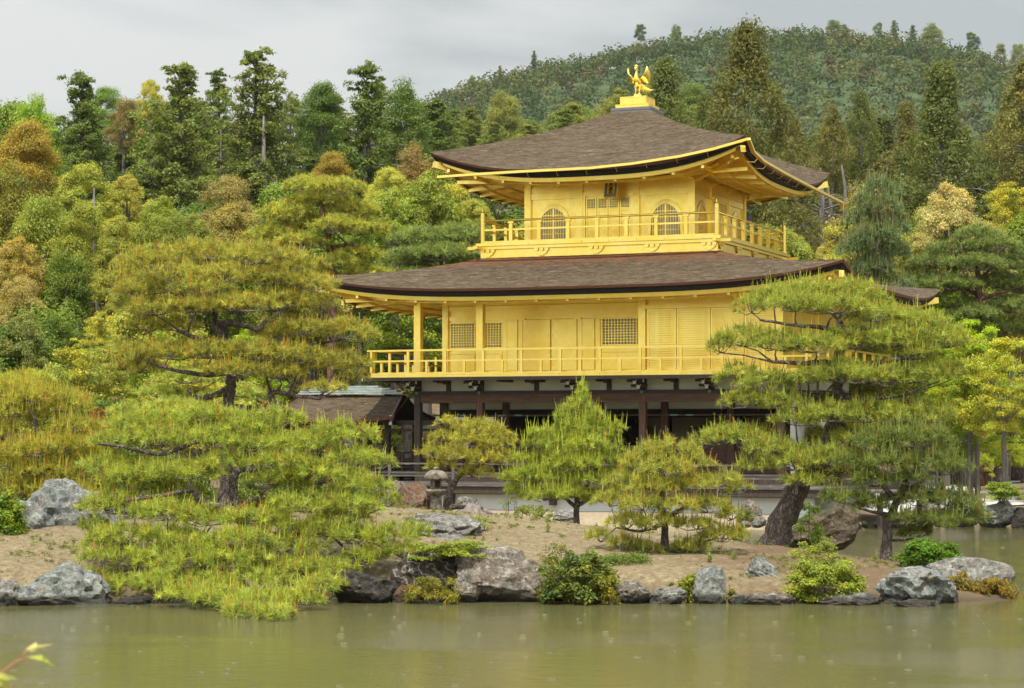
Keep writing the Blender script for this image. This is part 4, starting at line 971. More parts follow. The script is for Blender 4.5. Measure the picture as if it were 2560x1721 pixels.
strip('path_branch', dens([(13.2, 66.5, 0), (17, 66.9, 0), (21, 66.6, 0), (28, 65.5, 0)], 8), .9, M_PATH, .035)

# ------------------------------------------------------------------ the island
def zline(v, d): return HC - (v - 1075.0)*d/FPX
IS_X = [-16, -9, -6, -2.5, -1.4, 0.2, 1.2, 2.2, 3.4, 4.6, 5.6, 6.6, 7.4, 8.2, 8.8, 10]
IS_C = [.95, 1.05, 1.15, 1.18, 1.14, 1.02, .88, .80, .66, .60, .53, .42, .28, .05, -.25, -.8]
IS_B = [47, 47, 49, 49, 48.5, 48.5, 48.0, 46.5, 45.2, 44.2, 43.0, 42.3, 41.5, 40.5, 39.5, 38]
IS_F = [34.6, 34.8, 35.3, 35.8, 35.9, 35.9, 35.8, 35.6, 35.4, 35.3, 35.2, 35.1, 35.1, 35.4, 36.2, 37.5]
def I(x, y):
    x = np.asarray(x, float); y = np.asarray(y, float)
    c = np.interp(x, IS_X, IS_C); bk = np.interp(x, IS_X, IS_B); fr = np.interp(x, IS_X, IS_F)
    t = (y - fr)/np.maximum(bk - fr, .5)
    prof = np.where(t < .62, smooth(-.06, .62, t)**.75, 1 - smooth(.62, 1.10, t)**1.4)
    lip = .30*smooth(-.03, .07, t)*(1 - smooth(.07, .6, t))*np.clip(c, 0, 1)
    return c*prof + lip - .45*(1 - smooth(-.12, .02, t)) - .6*smooth(1.0, 1.25, t) + .035*fbm(x, y, 1.6, 2) + .012*fbm(x, y, 6, 4)
isl = add_grid('island_ground', np.linspace(-16, 10, 250), np.linspace(33, 51, 170), I, M_SAND)

# ------------------------------------------------------------------ rocks
def rock_mesh(name, mat, seed, sub=4, facets=9, rough=1.0, tilt=0.0):
    bm = bmesh.new(); bmesh.ops.create_icosphere(bm, subdivisions=sub, radius=1.0); r_ = random.Random(seed)
    planes = []
    for i in range(facets):
        n = Vector((r_.gauss(0, 1), r_.gauss(0, 1), r_.gauss(0, .8))).normalized(); planes.append((n, r_.uniform(.58, .86)))
    for i in range(12):
        n = Vector((r_.gauss(0, 1), r_.gauss(0, 1), r_.gauss(0, .9))).normalized(); planes.append((n, r_.uniform(.80, .97)))
    o = Vector((r_.uniform(-50, 50), r_.uniform(-50, 50), r_.uniform(-50, 50)))
    for v in bm.verts:
        p = v.co.copy()
        for n, d in planes:
            k = p.dot(n)
            if k > d: p -= n*(k - d)*.95
        q = p*1.4 + o
        rg_ = abs(mnoise.noise(q*1.9 + Vector((7, 3, 1)))); rg2 = abs(mnoise.noise(q*4.3 + Vector((1, 9, 4))))
        p *= 1 - rough*(.12*max(0, 1 - rg_/.10) + .05*max(0, 1 - rg2/.12))
        p *= 1 + rough*(.17*mnoise.noise(q) + .11*mnoise.noise(q*2.3) + .075*mnoise.noise(q*5.1) + .05*mnoise.noise(q*10))
        v.co = p
    xs_ = [v.co.x for v in bm.verts]; ys_ = [v.co.y for v in bm.verts]; zs_ = [v.co.z for v in bm.verts]
    for v in bm.verts:
        v.co.x = (v.co.x - (min(xs_)+max(xs_))/2)/(max(xs_)-min(xs_)); v.co.y = (v.co.y - (min(ys_)+max(ys_))/2)/(max(ys_)-min(ys_)); v.co.z = (v.co.z - min(zs_))/(max(zs_)-min(zs_))
        v.co.x += tilt*(v.co.z - .5)
    me = bpy.data.meshes.new(name); bm.to_mesh(me); bm.free(); me.materials.append(mat)
    me.polygons.foreach_set('use_smooth', [False]*len(me.polygons)); return me
def rock(uc, vt, vb, w, d, mat, label, seed, depth=None, sink=.25, tilt=0.0, facets=9, rough=1.0, group=None, name='rock'):
    """rock whose visible outline spans vt..vb and w pixels at distance d; its foot is sunk below the ground"""
    top = P(uc, vt, d); bot = P(uc, vb, d); W_ = w*M_PX(d); H_ = (top.z - bot.z)
    dep = depth if depth else max(.5*W_, min(W_*.85, 1.6*H_))
    full = H_*(1 + sink) + .06
    o = link(name, rock_mesh(name, mat, seed, facets=facets, rough=rough, tilt=tilt))
    o.location = (bot.x, d + dep*.2, top.z - full); o.scale = (W_*1.04, dep, full)
    o.rotation_euler.z = 0
    return tag(o, label, 'rock', group)
# ================================================================== plant generators
def unit(v): return v / np.maximum(np.linalg.norm(v, axis=-1, keepdims=True), 1e-9)
def tints(n, rng, hue=.10, val=.22):
    h = rng.normal(0, hue, n); k = np.clip(rng.normal(1, val, n), .45, 1.7)
    return np.stack([k*(1 + h), k*(1 + .25*h), k*(1 - 1.1*h)], -1).clip(.05, 3)
def clumps(cent, rad, nper, L, asp, rng, squash=.75, low=-.35, shell=.55, nmix=.55, up=.35, hue=.10, val=.2, droop=0.0):
    """leaves scattered through rounded clumps; returns quads"""
    cent = np.asarray(cent, float); K = len(cent); rad = np.broadcast_to(np.asarray(rad, float), (K,)); N = K*nper
    d = unit(rng.normal(size=(N, 3))); d[:, 2] = np.where(d[:, 2] < low, -d[:, 2], d[:, 2])
    r = (shell + (1 - shell)*rng.random(N)**.6)*np.repeat(rad, nper)*(1 + .18*rng.normal(size=N))
    off = d*r[:, None]; off[:, 2] *= squash
    pos = np.repeat(cent, nper, 0) + off
    n = unit(d*nmix + np.array([0, 0, up]) + rng.normal(size=(N, 3))*.45)
    t1 = unit(np.cross(n, rng.normal(size=(N, 3)))); 
    if droop: t1 = unit(t1 + np.array([0, 0, -droop]) + d*.4)
    t2 = unit(np.cross(n, t1)); l = L*(.6 + .8*rng.random(N))[:, None]
    V = np.stack([pos - t1*l*.5, pos + t2*l*asp*.5, pos + t1*l*.5, pos - t2*l*asp*.5], 1)
    c = np.repeat(tints(K, rng, hue, val*.8), nper, 0)*tints(N, rng, hue*.6, val*.7)
    return V.reshape(-1, 3), np.repeat(c, 4, 0)
def quads_mesh(name, parts, mat):
    V = np.concatenate([p[0] for p in parts]); C = np.concatenate([p[1] for p in parts])
    return np_mesh(name, V, np.arange(len(V)).reshape(-1, 4), C, (mat,))

def crown_points(rng, lobes, k):
    """points on the outer skin of a bunch of ellipsoid lobes"""
    out = []
    per = max(3, k // len(lobes))
    for (x, y, z, rx, rz) in lobes:
        d = unit(rng.normal(size=(per, 3))); d[:, 2] = np.where(d[:, 2] < -.45, -d[:, 2], d[:, 2])
        p = np.array([x, y, z]) + d*np.array([rx, rx, rz])*(.72 + .28*rng.random((per, 1)))
        out.append(p)
    p = np.concatenate(out)
    keep = np.ones(len(p), bool)
    for (x, y, z, rx, rz) in lobes:
        q = (p - np.array([x, y, z]))/np.array([rx, rx, rz]); keep &= np.linalg.norm(q, axis=1) > .62
    return p[keep]

TRUNK = {}
def limb_tubes(mb, base, tips, r0, rng_, mid=.45, lift=.3):
    for t in tips:
        t = Vector(t); b_ = Vector(base); m = b_.lerp(t, mid) + Vector((rng_.uniform(-.2, .2), rng_.uniform(-.2, .2), lift*abs(t.z-b_.z)*rng_.uniform(.2, .6)))
        mb.tube([b_, b_.lerp(m, .6), m, m.lerp(t, .55), t], [r0, r0*.8, r0*.6, r0*.4, r0*.15], 6, .08, cap=False)
# every proto: (trunk mesh, crown mesh, height, radius)
def proto_broad(seed, H=9.0, Rr=3.9, nl=9, k=115, per=320, L=.17, asp=.6, bark=None, squash=.8, cr=(.65, 1.15), cone=0.0, lowz=.25):
    rng = np.random.default_rng(seed); rn = random.Random(seed); lobes = []
    for i in range(nl):
        z = lerp(lowz, .84, (i + .5*rn.random())/nl); rr = Rr*(1 - cone*(z - .3))*(.62 if z > .7 else .75)
        a = i*2.4 + rn.random(); rad = Rr*.5*rn.uniform(.8, 1.15)*(1 - cone*.6*(z-.3))
        off = max(0, rr - rad*.55)*rn.uniform(.6, 1)*(.45 if z > .72 else 1)
        lobes.append((off*math.cos(a), off*math.sin(a), z*H, rad, rad*rn.uniform(.72, .95)))
    lobes.append((0, 0, H*.86, Rr*.42, H*.14)); lobes.append((0, 0, H*.5, Rr*.6, H*.25))
    pts = crown_points(rng, lobes, k); rad = rng.uniform(cr[0], cr[1], len(pts))
    cm = quads_mesh('crown', [clumps(pts, rad, per, L, asp, rng, squash, nmix=.95, hue=.05, val=.13)], M_LEAF)
    mb = MB(); mb.smooth = True
    mb.tube([(0, 0, -.4), (.05, .02, H*.12), (-.08, .05, H*.3), (.05, -.05, H*.5), (0, 0, H*.72)], [.30, .22, .18, .13, .05], 9, .08)
    limb_tubes(mb, (0, 0, H*.25), [(x, y, z) for x, y, z, a, b_ in lobes[:-2]], .10, rn)
    return mb.mesh('trunk', [bark or M_BARK_GREY]), cm, H, Rr
def proto_layered(seed, H=6.0, Rr=3.6, layers=15, per=560, L=.13, asp=.6):
    """maple-like: flat sprays one above the other"""
    rng = np.random.default_rng(seed); rn = random.Random(seed); C = []; Rd = []; tips = []
    for i in range(layers):
        z = H*lerp(.28, .95, i/(layers-1)); rr = Rr*(1 - .75*max(0, z/H - .45)**1.2*1.6)
        for j in range(9 if z < H*.8 else 5):
            a = rn.uniform(0, 6.28); o = rr*rn.uniform(.1, 1.0); C.append((o*math.cos(a), o*math.sin(a), z + rn.uniform(-.25, .25) - .10*o)); Rd.append(rn.uniform(.4, .8)); 
            if j < 2: tips.append(C[-1])
    p = clumps(C, Rd, per//3, L, asp, rng, squash=.36, low=-.9, shell=.1, nmix=.15, up=.8, val=.18)
    mb = MB(); mb.smooth = True
    mb.tube([(0, 0, -.3), (.1, .05, H*.15), (-.05, .1, H*.35), (.1, 0, H*.6)], [.2, .15, .11, .05], 8, .1); limb_tubes(mb, (0, .05, H*.25), tips, .06, rn)
    return mb.mesh('trunk', [M_BARK_BRANCH]), quads_mesh('crown', [p], M_LEAF), H, Rr
def proto_cypress(seed, H=18.0, Rr=4.4, nb=74, per=70, L=.195, bare=.3, top=.35):
    rng = np.random.default_rng(seed); rn = random.Random(seed); C = []; Rd = []; mb = MB(); mb.smooth = True
    sway = [rn.uniform(-.25, .25) for _ in range(6)]
    mb.tube([(0, 0, -.6), (sway[0]*.4, sway[1]*.4, H*.25), (sway[2], sway[1], H*.5), (sway[3], sway[4], H*.75), (0, 0, H*.985)], [.30, .25, .19, .12, .03], 9, .06)
    for i in range(nb):
        f = bare + (1 - bare)*(i + rn.random()*.8)/nb; z = H*f
        prof = ((1 - f)/.5)**.62 if f > .5 else .72 + .28*(f - bare)/(.5 - bare)
        prof *= .82 + .22*math.sin(f*31 + seed)
        ln = Rr*prof*rn.uniform(.5, 1.05) + .12; a = i*2.4 + rn.uniform(-.5, .5); rise = rn.uniform(.05, .5)*ln + (.3 if f > .8 else 0)
        tip = Vector((ln*math.cos(a), ln*math.sin(a), min(H*.99, z + rise))); b_ = Vector((0, 0, z))
        m = b_.lerp(tip, .5) + Vector((0, 0, -.12*ln)); mb.tube([b_, m, tip], [.06, .04, .012], 5, cap=False)
        n = 3 + int(ln*2.0)
        for j in range(n):
            t = lerp(.25, 1.04, (j + rn.random()*.6)/n); q = (b_.lerp(m, t*2) if t < .5 else m.lerp(tip, t*2 - 1))
            C.append(tuple(q + Vector((rn.gauss(0, .32), rn.gauss(0, .32), rn.gauss(0, .15) + .05)))); Rd.append(rn.uniform(.34, .66)*(.7 if f > .88 else 1))
    for i in range(16):
        f = rn.uniform(.10, bare + .28); a = rn.uniform(0, 6.28); ln = rn.uniform(1.0, 3.4); b_ = Vector((0, 0, H*f)); tip = Vector((ln*math.cos(a), ln*math.sin(a), H*f - rn.uniform(-.4, 1.1)))
        mb.tube([b_, b_.lerp(tip, .5) + Vector((0, 0, .25)), tip], [.045, .03, .008], 5, cap=False)
        for s in range(3): q = b_.lerp(tip, rn.uniform(.4, .8)); mb.tube([q, q + Vector((rn.uniform(-.6, .6), rn.uniform(-.6, .6), rn.uniform(-.6, .1)))], [.02, .006], 4, cap=False)
    p = clumps(C, Rd, per, L, .55, rng, squash=.55, low=-.5, shell=.2, nmix=.4, up=.6, hue=.05, val=.14)
    return mb.mesh('trunk', [M_BARK_GREY]), quads_mesh('crown', [p], M_LEAF), H, Rr
def proto_cedar(seed, H=20.0, Rr=4.0, k=190, per=170, L=.205, bare=.22, lump=1.0):
    rng = np.random.default_rng(seed); rn = random.Random(seed); C = []; Rd = []; mb = MB(); mb.smooth = True
    mb.tube([(0, 0, -.8), (.05, 0, H*.3), (0, .05, H*.6), (0, 0, H*.96)], [.42, .33, .22, .05], 9, .05)
    for i in range(k):
        f = bare + (1 - bare)*((i + rn.random())/k)**.92; z = H*f
        prof = min(1, ((1 - f)/.5)**.55 + .06)*(.8 + .3*math.sin(f*19 + seed)); prof *= .75 + .25*min(1, (f - bare)/.12)
        a = i*2.4 + rn.uniform(-.4, .4); o = Rr*prof*rn.uniform(.45, 1.0)
        C.append((o*math.cos(a), o*math.sin(a), z - .12*o)); Rd.append(rn.uniform(.5, .95)*lump*(.7 + .3*prof))
        if i % 3 == 0: mb.tube([(0, 0, z - .3), (o*.9*math.cos(a), o*.9*math.sin(a), z - .12*o)], [.06, .015], 5, cap=False)
    p = clumps(C, Rd, per, L, .42, rng, squash=.85, low=-.55, shell=.55, nmix=.8, up=.2, hue=.04, val=.13, droop=.35)
    return mb.mesh('trunk', [M_BARK_GREY]), quads_mesh('crown', [p], M_LEAF), H, Rr

# ---------------------------------------------------------------- needle tufts
def tufts(pos, nrm, rng, ln=.125, n=26, w=.0105, candle=.55, clen=(.08, .26), brown=.06, cup=.75, hue=.09, val=.2, cw=.012):
    """needle bursts: each needle one thin triangle, each upright shoot a slim three-sided spike with a few short needles"""
    K = len(pos); N = K*n
    nr = np.repeat(unit(nrm), n, 0); ps = np.repeat(pos, n, 0)
    d = unit(rng.normal(size=(N, 3))); d = unit(d + nr*rng.uniform(.0, .85, (N, 1)))
    back = (d*nr).sum(1) < -.35; d[back] = unit(d[back] + nr[back]*1.1)
    l = ln*rng.uniform(.65, 1.2, (N, 1)); side = unit(np.cross(d, rng.normal(size=(N, 3))))*(w/2)
    b0 = ps + d*.008 - nr*.05*rng.random((N, 1))
    V = np.stack([b0 - side, b0 + side, b0 + d*l], 1).reshape(-1, 3)
    c = np.repeat(np.repeat(tints(K, rng, hue, val*1.35), n, 0)*tints(N, rng, hue*.5, val*.8), 3, 0)
    Vs, Cs = [V], [c]
    m = rng.random(K) < candle; kc = int(m.sum())
    if kc:
        reps = 1; cp = np.repeat(pos[m], reps, 0) + rng.normal(size=(kc*reps, 3))*np.array([.022, .022, .01]); M_ = len(cp)
        cd = unit(np.repeat(unit(nrm[m]), reps, 0)*(1 - cup) + np.array([0, 0, 1.0])*cup + rng.normal(size=(M_, 3))*.10)
        L_ = rng.uniform(clen[0], clen[1], (M_, 1)); a = unit(np.cross(cd, rng.normal(size=(M_, 3)))); b_ = np.cross(cd, a)
        tip = cp + cd*L_; r3 = [a*cw, (-.5*a + .87*b_)*cw, (-.5*a - .87*b_)*cw]
        tr = [np.stack([cp + r3[i], cp + r3[(i+1) % 3], tip], 1) for i in range(3)]
        cv = np.stack(tr, 1).reshape(-1, 3)
        col = tints(M_, rng, .06, .12)*np.array([1.22, 1.12, .95]); isb = rng.random(M_) < brown
        col[isb] = np.array([1.75, .62, .45])*rng.uniform(.7, 1.1, (int(isb.sum()), 1))
        Vs.append(cv); Cs.append(np.repeat(col, 9, 0))
        q = 5; t = rng.uniform(.25, .95, (M_*q, 1)); bp = np.repeat(cp, q, 0) + np.repeat(cd*L_, q, 0)*t
        dd = unit(np.repeat(cd, q, 0)*.9 + rng.normal(size=(M_*q, 3))*.5); ss = unit(np.cross(dd, rng.normal(size=(M_*q, 3))))*(w*.42)
        Vs.append(np.stack([bp - ss, bp + ss, bp + dd*ln*.38], 1).reshape(-1, 3)); Cs.append(np.repeat(np.repeat(col, q, 0)*1.0, 3, 0))
    return np.concatenate(Vs), np.concatenate(Cs)
def tri_mesh(name, V, C, mat): return np_mesh(name, V, np.arange(len(V)).reshape(-1, 3), C, (mat,))

def pad_points(c, rx, ry, rz, n, rng):
    d = unit(rng.normal(size=(n, 3))); lo = d[:, 2] < -.25; d[lo, 2] = -d[lo, 2]*.6; d = unit(d)
    ang = np.arctan2(d[:, 1], d[:, 0]); ph = rng.uniform(0, 6.28, 3)
    lump = 1 + .13*np.sin(ang*3 + ph[0]) + .09*np.sin(ang*5 + ph[1]) + .07*np.sin(ang*8 + ph[2])
    rr = (.35 + .65*rng.random(n)**.45)*lump
    flat = np.sqrt(rng.random(n)); 
    p = np.stack([d[:, 0]*rx*rr, d[:, 1]*ry*rr, np.maximum(d[:, 2], -.3)*rz*(.55 + .5*rng.random(n))*(1.08 - .25*rr)], -1) + np.array(c)
    nr = unit(np.stack([d[:, 0]*.8, d[:, 1]*.8, d[:, 2]*.6 + .55], -1) + rng.normal(size=(n, 3))*.25)
    return p, nr

def pine(name, label, d, base, limbs, pads, color, seed, group=None, dens=62, ln=.125, n=26, w=.0105, candle=.5, clen=(.08, .26), brown=.06, bark=None, spread=1.0, cat='pine tree', cw=.012, depthk=.85, ground=None, padscale=1.0, twig=True, cup=.75):
    """garden pine: limbs = [(list of (u, v, depth offset), first radius px, last radius px)], pads = [(u, v, half width px, half height px, depth offset)]"""
    rng = np.random.default_rng(seed); rn = random.Random(seed)
    bp = P(base[0], base[1], d)
    if ground is not None: bp.z = float(ground(bp.x, bp.y)) - .02
    t = thing(name, label, cat, tuple(bp), 0, group); o = np.array(bp)
    mb = MB(); mb.smooth = True; skel = []
    for li, (pts, r0, r1) in enumerate(limbs):
        w3 = [P(u, v, d + dd) - bp for u, v, dd in pts]
        if li == 0: w3[0] = Vector((0, 0, -.15))
        fine = []; 
        for i in range(len(w3) - 1):
            for k in range(5): fine.append(w3[i].lerp(w3[i+1], k/5))
        fine.append(w3[-1])
        for i in range(1, len(fine) - 1): fine[i] = (fine[i-1] + fine[i]*2 + fine[i+1])/4 + Vector((rn.gauss(0, 1), rn.gauss(0, 1), rn.gauss(0, 1)))*.012*r0*M_PX(d)*6
        m = len(fine); rad = [lerp(r0, r1, (i/(m-1))**.8)*M_PX(d) for i in range(m)]
        if li == 0: rad[0] *= 1.5; rad[1] *= 1.22; rad[2] *= 1.08
        mb.tube(fine, rad, 12, .09, twist=.13); skel += list(zip(fine, rad))
    tm = MB(); tm.smooth = True
    for (u, v, hw, hh, dd) in pads:
        c = P(u, v, d + dd*spread) - bp; rx, rz = hw*M_PX(d)*padscale, hh*M_PX(d)*padscale*1.22; ry = rx*depthk
        k = max(22, int(dens*math.pi*rx*ry*1.85))
        p, nr = pad_points(c, rx, ry, rz, k, rng)
        V, C = tufts(p, nr, rng, ln, n, w, candle, clen, brown, cup, cw=cw)
        f = link('foliage_pad', tri_mesh('foliage_pad', V, C, M_NEEDLE), t); f.color = (color[0]*1.46, color[1]*1.46, color[2]*1.5, 1)
        if twig:
            low = c - Vector((0, 0, rz*.35))
            a, ra = min(skel, key=lambda s: (s[0] - low).length + .6*max(0, s[0].z - low.z))
            md = a.lerp(low, .55) + Vector((rn.uniform(-.08, .08), rn.uniform(-.08, .08), .06 + .1*(low - a).length*rn.random() - .08))
            rb = min(ra*.7, .018 + .02*(low - a).length)
            mb.tube([a, a.lerp(md, .5), md, low], [rb, rb*.85, rb*.7, rb*.5], 7, .1)
            for j in range(max(6, min(16, k//14))):
                q = Vector(p[rn.randrange(k)]); mm = low.lerp(q, .5) + Vector((0, 0, -.18*rz)); tm.tube([low.lerp(q, .05), mm, q], [.011, .008, .004], 4, cap=False)
    mb.build('trunk', bark or M_BARK_PINE, t)
    if twig: tag(tm.build('twigs', M_BARK_BRANCH, t), kind='stuff')
    return t

# ---------------------------------------------------------------- shrubs
def shrub(name, label, cat, uc, vt, vb, w, d, color, seed, L=.07, asp=.5, per=70, k=None, squash=.8, cr=(.10, .2), up=.5, stems=9, ground=None, flat=False, hue=.1, depthk=.8, droop=0, top=1.0, group=None, low=.0, val=.2):
    rng = np.random.default_rng(seed); rn = random.Random(seed)
    b_ = P(uc, vb, d); tp = P(uc, vt, d); W_ = w*M_PX(d)/2; H_ = tp.z - b_.z
    if ground is not None: gz = float(ground(b_.x, b_.y)); H_ = tp.z - gz; b_.z = gz
    t = thing(name, label, cat, tuple(b_), 0, group); k = k or max(14, int(46*W_*max(H_, .3)*depthk/.25*.5))
    cen = []
    while len(cen) < k:
        x, y, z = rn.uniform(-1, 1), rn.uniform(-1, 1), rn.uniform(low, 1)
        lim = (1 - max(0, z - .45)**1.6*1.3*top) if not flat else 1 - .2*abs(z - .5)
        r = math.hypot(x, y)
        if r < lim and (r > .35*lim or z > .55): cen.append((x*W_*.92, y*W_*depthk, z*H_*.92))
    p = clumps(cen, rng.uniform(cr[0], cr[1], k), per, L, asp, rng, squash, -.6, .15, .35, up, hue, val, droop)
    f = link('foliage', quads_mesh('foliage', [p], M_LEAF), t); f.color = (*color, 1)
    mb = MB(); mb.smooth = True
    for i in range(stems):
        q = Vector(cen[rn.randrange(k)]); b0 = Vector((q.x*.18, q.y*.18, -.05)); mb.tube([b0, b0.lerp(q, .5) + Vector((q.x*.08, q.y*.08, 0)), q], [.014, .010, .004], 5, cap=False)
    tag(mb.build('stems', M_BARK_BRANCH, t), kind='stuff'); return t

# ---------------------------------------------------------------- trees placed from protos
PROTO = {
 'broad': [proto_broad(21), proto_broad(22, nl=11, cone=.35), proto_broad(23, nl=8, cr=(.8, 1.35), k=95, per=380), proto_broad(24, nl=12, cone=.6, H=10, Rr=3.4)],
 'fine':  [proto_broad(31, H=7, Rr=3.3, k=150, per=300, L=.13, cr=(.42, .75)), proto_broad(32, H=7, Rr=3.3, nl=12, k=160, per=280, L=.13, cr=(.4, .7), cone=.3)],
 'layer': [proto_layered(41), proto_layered(42, layers=12)],
 'cypress': [proto_cypress(51), proto_cypress(52, bare=.33), proto_cypress(53, Rr=3.6, nb=80, bare=.22)],
 'cedar': [proto_cedar(61), proto_cedar(62, lump=1.2, k=170, per=215), proto_cedar(63, Rr=3.5, k=200)],
}
TREE_N = [0]
_b = MB(); _b.smooth = True; _b.tube([(0, 0, 0), (.02, .01, .3), (-.02, .02, .65), (0, 0, 1)], [1.12, 1.04, 1.0, .97], 9, .05); BOLE = _b.mesh('bole', [M_BARK_GREY])
LANDMARKS = [(150, 'above the orange tree at the left edge'), (260, 'behind the dark pointed conifer'), (400, 'right of the dark pointed conifer'), (520, 'around the tall open conifer'), (700, 'around the tallest conifer of the left wood'), (860, 'over the golden garden pine'), (980, 'around the slim tall conifer'),
    (1120, 'over the left tip of the upper roof'), (1220, 'over the lower left slope of the upper roof'), (1340, 'over the left slope of the upper roof'), (1430, 'over the upper left slope of the roof'), (1520, 'close left of the roof pedestal'), (1610, 'behind the phoenix statue'), (1700, 'just right of the phoenix statue'), (1790, 'over the right slope of the upper roof'), (1870, 'over the near right corner of the upper roof'), (1960, 'beside the tallest lumpy cedar'), (2050, 'over the far right roof tip'), (2110, 'right of the far roof tip'),
    (2180, 'over the blue green pine'), (2250, 'left of the tall dark spire'), (2330, 'at the left side of the tall dark spire'), (2420, 'behind the tall dark spire'), (2500, 'over the cream flowering tree'), (9999, 'at the right edge')]
THICKETS = [(120, 'above the spiky pine at the left edge'), (230, 'left of the leaning grey trunk'), (330, 'right of the leaning grey trunk'), (480, 'behind the left half of the big old pine'), (640, 'behind the crown of the big old pine'), (780, 'left of the golden garden pine'), (900, 'under the golden garden pine'), (1010, 'behind the left tip of the lower roof'), (1130, 'behind the left end of the balcony'), (2060, 'behind the right balcony'), (2160, 'left of the blue green pine'), (2300, 'behind the large leaning pine'), (2430, 'under the cream flowering tree'), (9999, 'at the right edge behind the maples')]
def near(u, table=LANDMARKS): return next(s for k, s in table if u < k)
SHORES = [(60, 'at the left edge of the shore'), (260, 'below the large mottled boulder'), (420, 'under the left half of the shore pine'), (600, 'under the middle of the shore pine'), (790, 'under the right tips of the shore pine'), (980, 'below the dark boulder'), (1170, 'below the streaked boulder'), (1390, 'below the multicoloured boulder'), (1540, 'below the glossy bush'), (1720, 'between the rounded stone and the upright stone'), (1880, 'right of the upright stone'), (2010, 'below the tilted stone'), (2170, 'below the fresh yellow green bush'), (2330, 'below the rugged boulder'), (9999, 'below the dome shaped boulder')]
FARS = [(1960, 'left of the leaning trunk'), (2210, 'between the leaning trunk and the forked pine'), (2340, 'behind the forked pine'), (2450, 'left of the rugged grey rock'), (9999, 'by the rugged grey rock')]
def tone(c):
    r, g, b_ = c; l = .3*r + .6*g + .1*b_
    if r > g*1.12: return 'brownish'
    if r > g*.97: return 'yellowish' if l > .14 else 'olive'
    return 'deep green' if l < .10 else ('green' if l < .15 else 'light green')
def tree(kind, u, vt, hw, d, color, name, label, group=None, var=None, cat='tree', ground=G, hmin=3.0, x=None, height=None):
    TREE_N[0] += 1; rn = random.Random(TREE_N[0]*17 + 3); pr = PROTO[kind]; tm, cm, H0, R0 = pr[(TREE_N[0] if var is None else var) % len(pr)]
    p = P(u, vt, d); gz = float(ground(p.x, p.y)); H = max(hmin, p.z - gz) if height is None else height
    t = thing(name, label, cat, (p.x, p.y, gz), rn.uniform(0, 6.28), group)
    s = hw*M_PX(d)/R0; kz = min({'cypress': 1.3, 'cedar': 1.45}.get(kind, 1.3), max(.75, H/(H0*s))); kz = min(kz, H/(H0*s)) if H < H0*s else kz
    a = link('trunk', tm, t); b_ = link('crown', cm, t); g_ = 1.62 if kind in ('fine', 'layer', 'broad') else 1.6
    for q in (a, b_): q.scale = (s, s, s*kz); q.location.z = H - H0*s*kz
    gap = H - H0*s*kz
    if gap > .3: q = link('lower_trunk', BOLE, t); rb = {'cypress': .29, 'cedar': .4, 'layer': .19}.get(kind, .28)*s; q.scale = (rb, rb, gap + .5); q.location.z = -.4
    gy_ = 1.12 if color[0] < color[1]*1.04 and d < 97 else 1.0
    b_.color = (min(color[0]*g_*gy_, .9), min(color[1]*g_, .9), color[2]*g_*.72, 1); return t
# ================================================================== placing the far woods
C_CYP = (.095, .125, .034); C_CYP2 = (.125, .145, .045); C_CED = (.125, .118, .042); C_CED2 = (.092, .108, .036); C_DARK = (.05, .08, .02)
C_GRN = (.13, .18, .03); C_YG = (.22, .235, .042); C_YEL = (.30, .27, .045); C_ORA = (.24, .175, .035); C_PINK = (.21, .145, .06); C_CREAM = (.33, .28, .145); C_BRN = (.17, .135, .055); C_MAP = (.17, .25, .02)
# mountain forest: thousands of far crowns read as one mass
def mountain_forest():
    rng = np.random.default_rng(5); parts = []
    gx, gy = np.meshgrid(np.arange(-120, 330, 6.8), np.arange(540, 925, 7.6)); X = (gx + rng.uniform(-3, 3, gx.shape)).ravel(); Y = (gy + rng.uniform(-3.5, 3.5, gx.shape)).ravel()
    Z = MT(X, Y); u = 1280 + X/Y*FPX; m = (u > 640) & (u < 3050); X, Y, Z, u = X[m], Y[m], Z[m], u[m]
    n = len(X); h = rng.uniform(5.5, 9.5, n); r = h*rng.uniform(.46, .66, n)
    sub, per = 4, 19
    a = rng.uniform(0, 6.28, (n, sub)); f = np.array([.0, .5, .55, .5])
    cx = X[:, None] + np.cos(a)*r[:, None]*f; cy = Y[:, None] + np.sin(a)*r[:, None]*f; cz = Z[:, None] + h[:, None]*np.array([.85, .6, .5, .55])
    cen = np.stack([cx, cy, cz], -1).reshape(-1, 3); rad = np.repeat(r*.62, sub)
    V, C = clumps(cen, rad, per, 1.3, .62, rng, .85, -.3, .6, 1.2, .3, .03, .08)
    base = np.array([[.08, .14, .032], [.115, .17, .036], [.06, .115, .034], [.17, .20, .042], [.10, .125, .04], [.14, .125, .05]])[rng.choice(6, n, p=[.3, .24, .2, .12, .09, .05])]
    C = C*np.repeat(base*np.array([.74, .64, .56]), sub*per*4, 0)
    o = link('mountain_forest', quads_mesh('mountain_forest', [(V, C)], M_LEAF)); tag(o, kind='stuff')
mountain_forest()
rn = random.Random(99)
